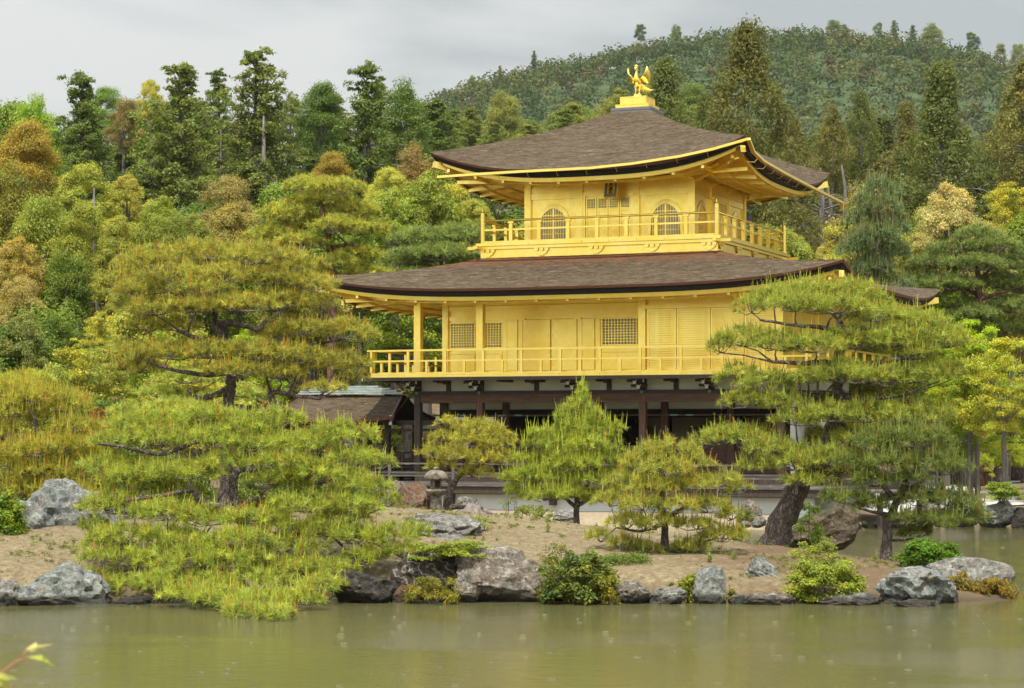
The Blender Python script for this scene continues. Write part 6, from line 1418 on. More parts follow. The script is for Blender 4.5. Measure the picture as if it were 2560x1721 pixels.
pine('garden_pine', 'very wide low pine leaning out over the water at the left shore', 36.6, (648, 1400), [
     ([(648, 1400, .6), (640, 1370, .3), (612, 1320, .1), (592, 1270, 0), (582, 1235, 0), (584, 1187, 0), (604, 1172, 0), (628, 1174, 0), (630, 1150, .2), (612, 1110, .4)], 17, 5),
     ([(600, 1285, 0), (545, 1268, -.2), (512, 1262, -.3), (494, 1240, -.3), (486, 1225, -.3)], 13, 8), ([(530, 1265, -.2), (552, 1236, -.2), (562, 1222, -.1)], 8, 4), ([(600, 1270, 0), (632, 1245, -.1), (660, 1255, 0), (650, 1235, 0)], 7, 4),
     ([(648, 1390, .5), (680, 1345, .5), (740, 1340, .3), (820, 1330, .2)], 14, 5), ([(640, 1375, .3), (560, 1370, -.3), (430, 1350, -.6), (350, 1380, -.8), (300, 1340, -.8)], 12, 4), ([(640, 1385, .2), (600, 1430, -1.2), (640, 1480, -2.6), (690, 1535, -4.6)], 9, 4),
     ([(612, 1110, .4), (500, 1100, .3), (400, 1140, 0), (300, 1115, 0), (245, 1110, 0)], 8, 3), ([(628, 1174, 0), (740, 1160, .2), (800, 1215, .2), (900, 1160, .2)], 8, 3), ([(760, 1270, .3), (755, 1240, .3), (752, 1220, .3)], 12, 6), ([(486, 1225, -.3), (400, 1240, -.4), (310, 1252, -.4), (290, 1245, -.4)], 6, 3)],
     [(380, 1060, 110, 32, .8), (500, 1045, 120, 32, .9), (600, 1075, 100, 34, .7), (680, 1055, 90, 36, .8), (290, 1105, 80, 28, .5), (400, 1100, 110, 34, .4), (520, 1105, 110, 34, .3), (640, 1110, 90, 32, .4), (850, 1090, 100, 40, .8), (760, 1115, 100, 36, .5), (880, 1150, 85, 36, .5), (940, 1160, 48, 32, .5),
      (270, 1170, 85, 34, .3), (360, 1190, 110, 36, .1), (470, 1185, 100, 34, 0), (560, 1160, 80, 30, .1), (700, 1160, 95, 34, .1), (800, 1190, 110, 36, .2), (690, 1200, 70, 28, 0), (900, 1220, 85, 36, .2),
      (262, 1262, 46, 34, .2), (300, 1270, 105, 38, -.1), (420, 1285, 110, 36, -.5), (530, 1300, 95, 32, -.5), (640, 1300, 80, 28, -.4), (760, 1265, 110, 36, -.1), (870, 1270, 95, 38, -.1), (960, 1255, 48, 34, .2),
      (240, 1322, 44, 32, 0), (245, 1362, 60, 34, -.3), (310, 1345, 90, 34, -.6), (420, 1345, 80, 32, -.8), (790, 1330, 80, 32, -.3), (880, 1345, 90, 36, -.3), (980, 1345, 72, 36, -.2), (1040, 1330, 40, 30, 0), (700, 1370, 95, 34, -.6),
      (300, 1395, 90, 34, -.9), (400, 1405, 75, 36, -1.1), (480, 1405, 80, 38, -1.3), (560, 1410, 80, 38, -1.3), (740, 1425, 110, 32, -.9), (830, 1425, 70, 30, -.8), (900, 1400, 60, 28, -.5), (940, 1385, 50, 30, -.4),
      (255, 1455, 60, 34, -1.0), (320, 1470, 75, 30, -1.2), (420, 1460, 90, 34, -1.5), (520, 1465, 90, 32, -1.6), (640, 1455, 100, 30, -1.5), (560, 1498, 80, 28, -3.0), (650, 1508, 90, 30, -3.4), (740, 1498, 72, 28, -3.0), (685, 1540, 48, 24, -4.9), (620, 1530, 60, 22, -4.4), (470, 1490, 70, 26, -2.6), (800, 1465, 60, 26, -2.0), (600, 1350, 80, 30, -1.0), (500, 1370, 80, 30, -1.0), (690, 1320, 70, 28, -.4), (620, 1400, 70, 30, -1.2), (1010, 1385, 60, 28, -.2), (340, 1215, 70, 30, .2), (450, 1235, 70, 26, .3), (850, 1300, 80, 30, 0), (740, 1215, 70, 28, .3)],
     (.245, .275, .04), 402, dens=70, ln=.125, n=32, w=.0082, candle=.55, clen=(.08, .28), brown=.10, ground=I)
pine('small_pine', 'small rounded pine on a curved trunk right beside the stone lantern', 45.8, (1117, 1272), [([(1117, 1272, 0), (1122, 1245, 0), (1130, 1215, 0), (1148, 1190, 0), (1165, 1165, 0), (1180, 1130, 0)], 13, 4), ([(1130, 1215, 0), (1110, 1185, 0), (1100, 1150, .1)], 6, 3), ([(1150, 1190, 0), (1190, 1170, -.2), (1225, 1150, 0)], 6, 3), ([(1117, 1270, 0), (1170, 1268, -.2), (1210, 1275, -.2)], 7, 3)],
     [(1112, 1062, 30, 26, 0), (1190, 1072, 62, 26, .1), (1240, 1085, 40, 26, .1), (1108, 1100, 42, 24, 0), (1175, 1105, 60, 28, -.2), (1240, 1115, 50, 30, 0), (1272, 1105, 26, 36, .1), (1085, 1135, 40, 24, 0), (1140, 1140, 60, 26, -.3), (1210, 1150, 55, 28, -.2), (1255, 1150, 34, 26, 0), (1100, 1165, 44, 22, 0), (1190, 1185, 50, 22, -.1)],
     (.285, .27, .04), 403, dens=78, ln=.11, n=28, w=.0085, candle=.5, clen=(.07, .2), brown=.06, ground=I)
pine('young_pine', 'tall cone shaped young pine with long pale shoots in front of the veranda', 46.8, (1440, 1306), [([(1440, 1306, 0), (1442, 1260, 0), (1448, 1180, 0), (1450, 1080, 0), (1452, 985, 0)], 10, 2), ([(1442, 1270, 0), (1400, 1235, 0), (1340, 1215, 0)], 6, 2), ([(1443, 1265, 0), (1490, 1240, 0), (1530, 1225, 0)], 6, 2)],
     [(1452, 985, 16, 26, 0), (1446, 1022, 34, 30, 0), (1478, 1040, 26, 28, 0), (1410, 1050, 26, 28, 0), (1450, 1065, 50, 30, 0), (1400, 1092, 40, 28, .1), (1500, 1085, 42, 32, .1), (1350, 1112, 40, 16, 0), (1455, 1115, 62, 30, -.2), (1530, 1120, 28, 36, 0), (1395, 1140, 50, 26, 0), (1500, 1155, 50, 30, 0), (1440, 1165, 60, 28, -.3), (1330, 1185, 50, 22, 0), (1390, 1195, 60, 26, 0), (1470, 1205, 60, 26, -.2), (1310, 1225, 40, 22, 0), (1370, 1240, 60, 22, -.2), (1530, 1200, 40, 26, 0), (1500, 1245, 50, 20, 0), (1305, 1150, 34, 16, .1), (1285, 1195, 34, 18, 0), (1562, 1165, 30, 26, .1), (1560, 1225, 34, 20, 0), (1420, 1235, 50, 20, -.3), (1345, 1085, 26, 14, 0), (1535, 1075, 22, 24, 0)],
     (.26, .30, .04), 404, dens=78, ln=.12, n=30, w=.0085, candle=.7, clen=(.12, .40), brown=.01, cup=.9, padscale=1.16, ground=I)
pine('garden_pine', 'bushy orange tinged pine on a straight dark trunk in the middle of the island', 38.8, (1664, 1432), [([(1664, 1432, 0), (1662, 1360, 0), (1660, 1290, 0), (1655, 1220, 0), (1650, 1150, 0)], 14, 3), ([(1662, 1300, 0), (1710, 1270, -.2), (1760, 1250, 0)], 8, 3), ([(1660, 1310, 0), (1600, 1330, -.2), (1540, 1320, 0)], 6, 2), ([(1664, 1380, 0), (1720, 1370, 0), (1790, 1345, 0)], 6, 2), ([(1663, 1385, 0), (1610, 1370, 0)], 5, 2), ([(1658, 1240, 0), (1610, 1215, 0), (1560, 1205, 0)], 6, 2)],
     [(1640, 1130, 54, 30, 0), (1690, 1122, 52, 30, .1), (1600, 1160, 60, 30, .1), (1740, 1160, 52, 32, .1), (1660, 1175, 80, 30, -.3), (1560, 1205, 56, 28, .1), (1625, 1220, 70, 30, -.3), (1720, 1215, 70, 30, -.1), (1800, 1205, 62, 28, .1), (1845, 1225, 34, 24, .1), (1530, 1255, 56, 28, 0), (1610, 1265, 70, 30, -.4), (1690, 1270, 60, 30, -.5), (1770, 1270, 60, 28, -.1), (1830, 1290, 44, 24, 0), (1570, 1310, 60, 28, -.2), (1640, 1310, 60, 26, -.4), (1740, 1315, 60, 24, -.1), (1500, 1345, 42, 24, 0), (1560, 1360, 50, 24, 0), (1800, 1345, 64, 26, 0), (1845, 1340, 30, 24, 0), (1730, 1370, 60, 24, 0), (1620, 1375, 50, 22, -.1)],
     (.248, .25, .04), 405, dens=72, ln=.122, n=30, w=.0084, candle=.6, clen=(.1, .28), brown=.08, cup=.85, ground=I)
pine('garden_pine', 'large leaning pine with a thick ridged trunk before the right end of the pavilion', 41.5, (1925, 1362), [
     ([(1925, 1362, 0), (1950, 1310, 0), (1985, 1240, 0), (2010, 1195, 0), (2050, 1150, .1), (2078, 1100, .1), (2090, 1030, .1), (2098, 950, 0), (2100, 870, 0), (2095, 800, 0)], 37, 9), ([(2080, 1110, 0), (2020, 1120, -.3), (1960, 1130, -.5), (1900, 1120, -.5)], 14, 4), ([(2085, 1110, 0), (2115, 1135, -.3), (2135, 1120, -.3), (2160, 1130, -.3)], 9, 4), ([(2090, 1050, 0), (2130, 1080, -.3), (2180, 1085, -.3)], 8, 4),
     ([(2098, 915, 0), (2060, 905, -.3), (2000, 910, -.5), (1930, 905, -.5)], 10, 4), ([(2100, 920, 0), (2150, 915, -.3), (2200, 905, -.4), (2270, 895, -.4)], 10, 4), ([(2096, 830, 0), (2060, 820, -.3), (1995, 815, -.5), (1900, 800, -.5)], 8, 3), ([(2096, 815, 0), (2130, 825, -.3), (2190, 820, -.4)], 8, 3), ([(2100, 985, 0), (2040, 980, -.3), (1950, 1000, -.4)], 8, 3), ([(2100, 990, 0), (2160, 1000, -.3), (2260, 990, -.3)], 8, 3)],
     [(1945, 742, 70, 30, .2), (2035, 728, 90, 30, .3), (2125, 732, 90, 32, .2), (2180, 756, 55, 30, .2), (1990, 765, 95, 34, -.3), (2090, 770, 100, 34, -.4), (2190, 792, 85, 32, -.1), (2295, 805, 80, 32, .2), (1880, 770, 46, 32, .1),
      (1860, 850, 70, 40, .1), (1940, 860, 90, 36, -.2), (2040, 868, 95, 34, -.6), (2140, 855, 100, 40, -.3), (2240, 850, 95, 42, -.2), (2330, 845, 85, 46, .1), (2385, 850, 40, 40, .2), (1800, 870, 40, 30, .2), (2290, 885, 70, 34, -.2),
      (1850, 950, 62, 44, 0), (1920, 965, 80, 40, -.3), (1870, 1005, 70, 34, -.1), (1960, 1010, 70, 30, -.4), (2020, 945, 60, 34, -.6), (2110, 940, 90, 40, -.6), (2200, 945, 95, 42, -.3), (2290, 940, 85, 42, -.1), (2350, 935, 54, 42, .1), (2390, 930, 30, 36, .2),
      (1990, 1052, 70, 32, -.5), (2070, 1040, 75, 34, -.7), (2160, 1040, 90, 40, -.4), (2250, 1040, 90, 42, -.2), (2330, 1040, 62, 44, 0), (1790, 1100, 56, 34, .1), (1850, 1095, 80, 34, -.1), (1930, 1125, 80, 36, -.5), (1990, 1160, 80, 38, -.7), (2070, 1150, 80, 36, -.8), (2010, 1205, 56, 26, -.9), (1900, 1165, 60, 26, -.4), (2130, 1100, 70, 36, -.3)],
     (.24, .265, .042), 406, dens=70, ln=.122, n=30, w=.0084, candle=.6, clen=(.09, .30), brown=.05, ground=I)
pine('garden_pine', 'darker forked pine standing by the water at the right end of the island', 40.2, (2214, 1380), [
     ([(2214, 1380, 0), (2218, 1330, 0), (2226, 1290, 0), (2245, 1245, 0), (2262, 1215, 0), (2270, 1170, 0), (2260, 1120, 0)], 15, 5), ([(2240, 1250, 0), (2215, 1225, -.2), (2200, 1205, -.2)], 8, 5), ([(2255, 1225, 0), (2300, 1215, -.2), (2350, 1240, -.2), (2400, 1230, 0)], 7, 3), ([(2222, 1310, 0), (2270, 1310, -.2), (2330, 1300, -.2)], 8, 3), ([(2225, 1290, 0), (2180, 1280, -.2), (2120, 1260, 0)], 6, 2)],
     [(2190, 1110, 70, 40, 0), (2270, 1100, 80, 46, 0), (2340, 1110, 60, 46, .1), (2140, 1160, 66, 36, .1), (2220, 1165, 80, 38, -.3), (2310, 1165, 80, 42, -.1), (2380, 1170, 50, 40, .2), (2180, 1205, 56, 26, -.2), (2270, 1200, 60, 24, -.3), (2130, 1250, 66, 28, 0), (2080, 1240, 36, 20, .1), (2180, 1270, 50, 24, -.1), (2300, 1250, 70, 34, -.1), (2370, 1250, 60, 36, 0), (2420, 1275, 56, 36, .1), (2280, 1300, 60, 26, -.2), (2350, 1305, 76, 30, -.1), (2440, 1300, 44, 30, .1), (2290, 1335, 50, 22, .2)],
     (.125, .155, .032), 407, dens=74, ln=.125, n=30, w=.0085, candle=.6, clen=(.12, .38), brown=.06, cup=.9, ground=I)

# ================================================================== rocks
RG, RB, RW, RD, RV, RR, RN = M_ROCK_GREY, M_ROCK_BLUE, M_ROCK_WARM, M_ROCK_DARK, M_ROCK_VEIN, M_ROCK_RED, M_ROCK_BROWN
rock(165, 1196, 1378, 235, 40.6, RB, 'tall pale boulder with a stepped top at the left behind the shore pine', 1, facets=10)
rock(55, 1252, 1380, 150, 39.8, RB, 'shorter bluish boulder leaning on the tall pale one at the left', 2)
rock(348, 1236, 1330, 100, 41.5, RG, 'whitish boulder glimpsed through the left shore pine', 3)
rock(310, 1335, 1400, 180, 39.0, RB, 'low pale boulder half hidden under the left shore pine', 30)
rock(140, 1404, 1536, 245, 34.6, RB, 'large pale mottled boulder at the water left of the shore pine', 4, facets=8)
rock(8, 1446, 1536, 90, 34.3, RG, 'small grey boulder at the left edge of the shore', 5)
rock(322, 1490, 1536, 160, 34.6, RD, 'dark flat stone at the water under the shore pine', 6)
rock(470, 1480, 1536, 180, 34.8, RD, 'dark wet boulder under the middle of the shore pine', 7)
rock(905, 1425, 1512, 175, 34.9, RD, 'dark boulder at the water right of the shore pine', 8)
rock(1005, 1462, 1508, 60, 35.0, RR, 'small reddish stone between two dark boulders', 9)
rock(1075, 1370, 1500, 200, 35.6, RV, 'dark streaked boulder under the spray of maple leaves', 10, facets=12)
rock(1075, 1284, 1362, 255, 39.5, RG, 'long flat grey boulder lying on the island in front of the lantern', 11, facets=7, depth=2.2)
rock(1262, 1364, 1504, 250, 35.2, RW, 'big multicoloured boulder with rust and green patches at the shore', 12, facets=10)
rock(1165, 1430, 1503, 80, 34.9, RW, 'pale stone leaning on the multicoloured boulder', 13)
rock(1420, 1440, 1508, 190, 35.4, RD, 'dark boulder in the shade under the glossy bush', 14)
rock(1582, 1450, 1512, 116, 34.7, RW, 'rounded brown grey stone right of the glossy bush', 15)
rock(1672, 1468, 1510, 92, 34.6, RG, 'low pale stone left of the upright stone', 16)
rock(1772, 1414, 1510, 84, 34.7, RB, 'upright flat faced stone standing at the water', 17, facets=6, rough=.6)
rock(1846, 1488, 1510, 54, 34.6, RG, 'little stone right of the upright stone', 18)
rock(1912, 1394, 1474, 84, 36.4, RB, 'tilted angular stone beside the fresh green bush', 19, facets=7, tilt=-.35)
rock(1928, 1482, 1512, 134, 34.5, RW, 'low broad stone at the water left of the fresh green bush', 20)
rock(2122, 1480, 1514, 170, 34.6, RG, 'long straight edged slab at the waterline', 21, facets=5, rough=.5, depth=1.0)
rock(2300, 1418, 1516, 205, 34.7, RB, 'large pale rugged boulder at the right end of the island', 22, facets=12, rough=1.3)
rock(2292, 1498, 1521, 112, 34.0, RW, 'flat brownish stone in the water before the rugged boulder', 23)
rock(2430, 1394, 1474, 220, 37.0, RG, 'broad dome shaped grey boulder behind the rugged one at the right', 24, facets=5, rough=.7)
rock(2062, 1256, 1358, 176, 45.0, RN, 'brown overhanging boulder behind the leaning trunk', 25, facets=9, tilt=.25)
rock(1982, 1272, 1322, 78, 49.5, RB, 'small bluish stone in the water behind the leaning trunk', 26)
rock(1026, 1206, 1284, 98, 45.2, RR, 'rusty brown boulder left of the stone lantern', 27, facets=8)
rock(985, 1200, 1262, 90, 46.0, RW, 'pale topped boulder behind the shore pine left of the lantern', 28)
rock(1078, 1260, 1281, 26, 45.6, RR, 'small rust coloured stone at the foot of the lantern', 29)
rock(1172, 1240, 1282, 62, 59.0, RG, 'grey foundation stone under a veranda post', 31)
rock(1412, 1274, 1308, 66, 52.0, RG, 'grey stone behind the cone shaped pine', 32)
rock(1880, 1248, 1312, 54, 61.0, RW, 'sandy boulder at the corner of the podium', 33)
rock(1900, 1290, 1314, 40, 60.4, RG, 'small stone at the far waterline right of the bushy pine', 34)
rock(2505, 1252, 1312, 118, 61.6, RG, 'grey rugged rock on the far right bank', 35, rough=1.3)
rock(2400, 1262, 1312, 90, 62.0, RG, 'mid grey rock on the far bank left of the rugged one', 36)
rock(2322, 1252, 1296, 70, 62.6, RW, 'warm toned rock on the far bank by the path', 37)
rock(2560, 1268, 1312, 60, 61.2, RD, 'dark rock at the right edge of the far bank', 38)
rk = random.Random(12)
for i in range(26):                                     # row of pebble sized stones along the far waterline and the shore
    u = 1850 + i*27 + rk.uniform(-6, 6)
    if 1950 < u < 2060: continue
    x = (u-1280)/FPX*62; d = float(bank_edge(x)) - .15
    rock(1280 + x/d*FPX, 1302 + rk.uniform(-2, 3), 1313, rk.uniform(14, 30), d, rk.choice([RG, RW, RB]), 'small stone on the far waterline ' + near(u, FARS), 100 + i, group='edging stones at the far waterline', name='edging_stone')
for i in range(34):
    u = 10 + i*74 + rk.uniform(-18, 18); x = (u-1280)/FPX*34.5; d = float(np.interp(x, IS_X, IS_F)) - .05
    if u > 2450: continue
    vb = 1075 + HC/d*FPX
    rock(u, vb - rk.uniform(9, 20), vb + 2, rk.uniform(18, 46), d, rk.choice([RG, RW, RB, RD]), 'small shore stone ' + near(u, SHORES), 200 + i, group='small stones along the island shore', name='shore_stone')

# ================================================================== lantern, stump, shrubs, small things
lp = P(1090, 1281, 45.0); lp.z = float(I(lp.x, lp.y))
ln_ = thing('stone_lantern', 'small mushroom capped stone lantern standing beside the curved pine', 'stone lantern', tuple(lp), .3); s = 45.0/FPX
def lz(v): return (1281 - v)*s
mb = MB(); mb.smooth = True; mb.lathe([(15.5*s, -.15), (15*s, lz(1270)), (14*s, lz(1250)), (13.5*s, lz(1242))], 18); mb.build('shaft', M_GRANITE, ln_)
mb = MB(); mb.smooth = True; mb.lathe([(12*s, lz(1245)), (22*s, lz(1240)), (27*s, lz(1233)), (27*s, lz(1229)), (24*s, lz(1227))], 20); mb.build('platform', M_GRANITE, ln_)
mb = MB(); mb.lathe([(15*s, lz(1228)), (15*s, lz(1200))], 6); fb_ = mb.build('fire_box', M_GRANITE, ln_, .01)
MB().box(-.05, .05, -15.2*s, -12*s, lz(1222), lz(1206)).build('opening_shade', M_BLACK, fb_)  # solid black block painted as the shade inside the fire box
mb = MB(); mb.smooth = True; mb.lathe([(14*s, lz(1202)), (29*s, lz(1203)), (30*s, lz(1199)), (28*s, lz(1191)), (22*s, lz(1184)), (13*s, lz(1180)), (6*s, lz(1179))], 24); mb.build('cap', M_GRANITE, ln_)
mb = MB(); mb.smooth = True; mb.lathe([(4*s, lz(1180)), (7*s, lz(1177)), (6.5*s, lz(1174)), (3*s, lz(1172)), (.5*s, lz(1171.5))], 14); mb.build('finial', M_GRANITE, ln_)
sp = P(1185, 1292, 43.6); sp.z = float(I(sp.x, sp.y)) - .02
stp = thing('tree_stump', 'old weathered stump with spreading roots right of the lantern', 'tree stump', tuple(sp)); q = random.Random(5)
mb = MB(); mb.smooth = True; mb.tube([(0, 0, -.1), (0, 0, .05), (.02, 0, .16), (.03, 0, .20)], [.34, .24, .17, .15], 14, .14); mb.build('trunk', M_BARK_BRANCH, stp)
for i in range(9):
    a = i*.7 + q.uniform(-.2, .2); r1 = q.uniform(.35, .7); mb = MB(); mb.smooth = True
    mb.tube([(.1*math.cos(a), .1*math.sin(a), .1), (.5*r1*math.cos(a), .5*r1*math.sin(a), .03), (r1*math.cos(a), r1*math.sin(a), -.10)], [.07, .05, .02], 8, .15); mb.build('root', M_BARK_BRANCH, stp)

shrub('glossy_bush', 'glossy dark green bush with reddish young leaves overhanging the water', 'bush', 1440, 1378, 1500, 215, 34.9, (.17, .20, .035), 501, L=0.068, asp=.42, per=108, k=120, cr=(.09, .17), hue=.16, val=.35, droop=.3)
shrub('glossy_bush', 'upright sparse shrub with small reddish leaves above the glossy bush', 'bush', 1400, 1358, 1430, 120, 36.0, (.20, .20, .05), 502, L=0.040, asp=.45, per=72, k=40, cr=(.08, .16), hue=.2, val=.3, ground=I)
shrub('leafy_bush', 'soft green undergrowth bush left of the middle pine trunk', 'bush', 1560, 1400, 1446, 130, 37.4, (.14, .19, .03), 503, L=0.038, per=102, k=44, ground=I)
shrub('leafy_bush', 'fresh yellow green bush at the water right of the tilted stone', 'bush', 2060, 1392, 1500, 205, 35.0, (.29, .33, .04), 504, L=0.043, asp=.55, per=198, k=95, cr=(.1, .18), squash=.5, up=.8)
shrub('leafy_bush', 'upper airy part of the fresh green growth below the leaning trunk', 'bush', 2040, 1340, 1420, 150, 36.2, (.29, .32, .05), 505, L=0.036, asp=.55, per=126, k=60, cr=(.08, .15), squash=.5, up=.8, ground=I)
shrub('sapling', 'pale leaved sapling growing in front of the brown overhanging boulder', 'sapling', 2022, 1248, 1380, 66, 43.0, (.30, .38, .05), 506, L=0.054, asp=.6, per=64, k=34, cr=(.08, .15), ground=I, top=.3, stems=14)
shrub('leafy_bush', 'rounded deep green bush under the forked pine by the water', 'bush', 2325, 1346, 1412, 165, 38.6, (.13, .23, .02), 507, L=0.054, asp=.55, per=144, k=75, cr=(.1, .17), squash=.55, up=.9)
shrub('maple_spray', 'flat spray of yellow green maple leaves hanging over the streaked boulder', 'bush', 1130, 1352, 1412, 225, 35.7, (.27, .32, .035), 508, L=0.040, asp=.5, per=216, k=70, cr=(.1, .2), squash=.25, up=1.0, flat=True, low=.3)
shrub('fern_clump', 'yellow green ferns at the foot of the streaked boulder', 'fern', 1080, 1446, 1500, 150, 34.8, (.24, .22, .03), 509, L=0.058, asp=.25, per=108, k=44, cr=(.08, .14), up=.3, droop=.7)
shrub('fern_clump', 'ferns growing against the left side of the upright stone', 'fern', 1722, 1430, 1500, 46, 34.9, (.24, .26, .025), 510, L=0.065, asp=.3, per=82, k=26, cr=(.07, .12), droop=.3)
shrub('fern_clump', 'small yellow fern right of the upright stone', 'fern', 1828, 1474, 1506, 34, 34.7, (.27, .24, .03), 511, L=0.050, asp=.3, per=90, k=12, cr=(.06, .1))
shrub('fern_clump', 'little yellow plant at the waterline under the glossy bush', 'fern', 1525, 1476, 1508, 40, 34.5, (.27, .24, .03), 512, L=0.050, asp=.35, per=90, k=14, cr=(.06, .1))
shrub('fern_clump', 'orange brown ferns spreading under the dome shaped boulder', 'fern', 2470, 1452, 1508, 165, 35.9, (.24, .175, .028), 513, L=0.065, asp=.26, per=126, k=70, cr=(.08, .14), droop=.6, hue=.16)
shrub('fern_clump', 'orange ferns growing in the gap between the rugged and the dome shaped boulders', 'fern', 2395, 1430, 1490, 70, 35.8, (.24, .18, .028), 514, L=0.065, asp=.26, per=108, k=34, cr=(.08, .13), droop=.6, hue=.16)
shrub('leafy_bush', 'bright green bush at the left edge in front of the boulders', 'bush', 20, 1222, 1384, 84, 39.2, (.20, .28, .03), 515, L=0.061, asp=.45, per=126, k=90, cr=(.1, .17), hue=.14)
shrub('azalea_bush', 'small yellow bush glimpsed through the left shore pine', 'bush', 696, 1250, 1300, 84, 42.0, (.30, .27, .03), 516, L=0.038, per=136, k=40, ground=I)
shrub('leafy_bush', 'row of small leafy stems in front of the podium behind the curved pine', 'bush', 1330, 1262, 1300, 130, 50.0, (.22, .26, .04), 517, L=0.041, per=68, k=40, cr=(.07, .14))
shrub('sapling', 'thin stemmed sapling left of the cone shaped pine', 'sapling', 1282, 1180, 1300, 60, 49.5, (.22, .27, .04), 518, L=0.041, per=44, k=26, cr=(.06, .12), top=.2, stems=10, ground=I)
shrub('sapling', 'tiny feathery sapling on the flat boulder', 'sapling', 1208, 1284, 1352, 44, 40.4, (.32, .34, .08), 519, L=0.030, per=44, k=18, cr=(.05, .1), top=.3, ground=I)
shrub('azalea_bush', 'flat pale green azalea growing on the far right rock', 'bush', 2512, 1206, 1258, 96, 61.4, (.30, .38, .05), 520, L=0.053, per=153, k=50, cr=(.12, .2), squash=.4, up=.9, flat=True, low=.2)
shrub('leafy_bush', 'low weeds along the far waterline left of the leaning trunk', 'bush', 1872, 1278, 1312, 70, 60.8, (.17, .19, .03), 521, L=0.045, per=85, k=30, cr=(.08, .14))
shrub('leafy_bush', 'dark bush below the far left boulders at the water', 'bush', 560, 1500, 1536, 190, 34.4, (.10, .13, .025), 522, L=0.045, per=102, k=50, cr=(.08, .15))
for i, (u, vt, w, d, c, lab) in enumerate([(60, 1150, 260, 55, (.17, .20, .03), 'low green undergrowth bush left of the tall pale boulder'), (250, 1170, 220, 54, (.20, .22, .03), 'low yellow green undergrowth behind the tall pale boulder'), (420, 1150, 240, 55, (.15, .20, .03), 'green undergrowth bush behind the trunk of the shore pine'), (590, 1160, 230, 56, (.18, .22, .035), 'green undergrowth bush right of the shore pine trunk'),
        (760, 1165, 240, 58, (.16, .20, .035), 'undergrowth bush below the gallery roof'), (900, 1170, 160, 60, (.14, .18, .03), 'undergrowth bush at the left end of the veranda railing'), (330, 1080, 260, 58, (.16, .21, .035), 'taller undergrowth bush beside the red leaves'), (650, 1090, 240, 60, (.17, .22, .04), 'taller undergrowth bush below the gallery'), (150, 1080, 220, 59, (.19, .22, .03), 'taller undergrowth bush behind the spiky pine')]):
    shrub('undergrowth_bush', lab, 'bush', u, vt, 1290, w, d, c, 540 + i, L=.085, per=90, k=150, cr=(.16, .3), ground=G)
for i, (u, v, h, d, lab) in enumerate([(1370, 1342, 26, 40.5, 'tiny pine seedling on the bare slope behind the big boulders'), (2076, 1372, 20, 39.6, 'tiny seedling left of the forked pine'), (2184, 1400, 18, 38.6, 'tiny seedling below the forked pine'), (1772, 1400, 24, 37.6, 'tiny pine seedling right of the middle pine'), (1836, 1392, 18, 38.0, 'tiny seedling under the right tips of the middle pine')]):
    b_ = P(u, v, d); b_.z = float(I(b_.x, b_.y)); t = thing('pine_seedling', lab, 'seedling', tuple(b_)); rg = np.random.default_rng(700 + i); H_ = h*M_PX(d)
    pos = np.array([[rg.normal(0, .03), rg.normal(0, .03), H_*f] for f in (.2, .45, .7, .5, .35)]); nn = unit(np.stack([rg.normal(0, .3, 5), rg.normal(0, .3, 5), np.ones(5)], -1)); V, C = tufts(pos, nn, rg, .08, 20, .009, 1.0, (.06, .12), 0)
    f = link('needles', tri_mesh('needles', V, C, M_NEEDLE), t); f.color = (.24, .28, .04, 1); mb = MB(); mb.tube([(0, 0, -.02), (0, 0, H_*.8)], [.012, .006], 5); mb.build('stem', M_BARK_BRANCH, t)

# dry needles and leaf litter, weeds on the island
rg = np.random.default_rng(77); n = 9000
X = rg.uniform(-11.5, 8.3, n); Y = rg.uniform(34.6, 48, n); Z = I(X, Y); m = Z > .12; X, Y, Z = X[m], Y[m], Z[m]; n = len(X)
a = rg.uniform(0, 6.28, n); L_ = rg.uniform(.02, .06, n); dv = np.stack([np.cos(a)*L_, np.sin(a)*L_, rg.normal(0, .01, n)], -1); sd = np.stack([-np.sin(a), np.cos(a), 0*a], -1)*rg.uniform(.004, .014, (n, 1)); c0 = np.stack([X, Y, Z + .012], -1)
V = np.stack([c0 - dv, c0 + sd, c0 + dv, c0 - sd], 1).reshape(-1, 3); cc = np.repeat(np.array([[.16, .09, .045], [.34, .26, .15], [.10, .06, .035], [.22, .2, .06]])[rg.integers(0, 4, n)], 4, 0)
tag(link('leaf_litter', quads_mesh('leaf_litter', [(V, cc)], M_LEAF)), kind='stuff')
n = 900; X = rg.uniform(-10, 8, n*4); Y = rg.uniform(35, 47, n*4); k = (fbm(X, Y, .9, 8) > .15) & (I(X, Y) > .15); X, Y = X[k][:n], Y[k][:n]; Z = I(X, Y)
p = clumps(np.stack([X, Y, Z + .02], -1), rg.uniform(.04, .10, len(X)), 22, .05, .3, rg, .5, -.1, .1, .2, .5); tag(link('low_weeds', quads_mesh('low_weeds', [(p[0], p[1]*np.array([.17, .20, .035]))], M_LEAF)), kind='stuff')

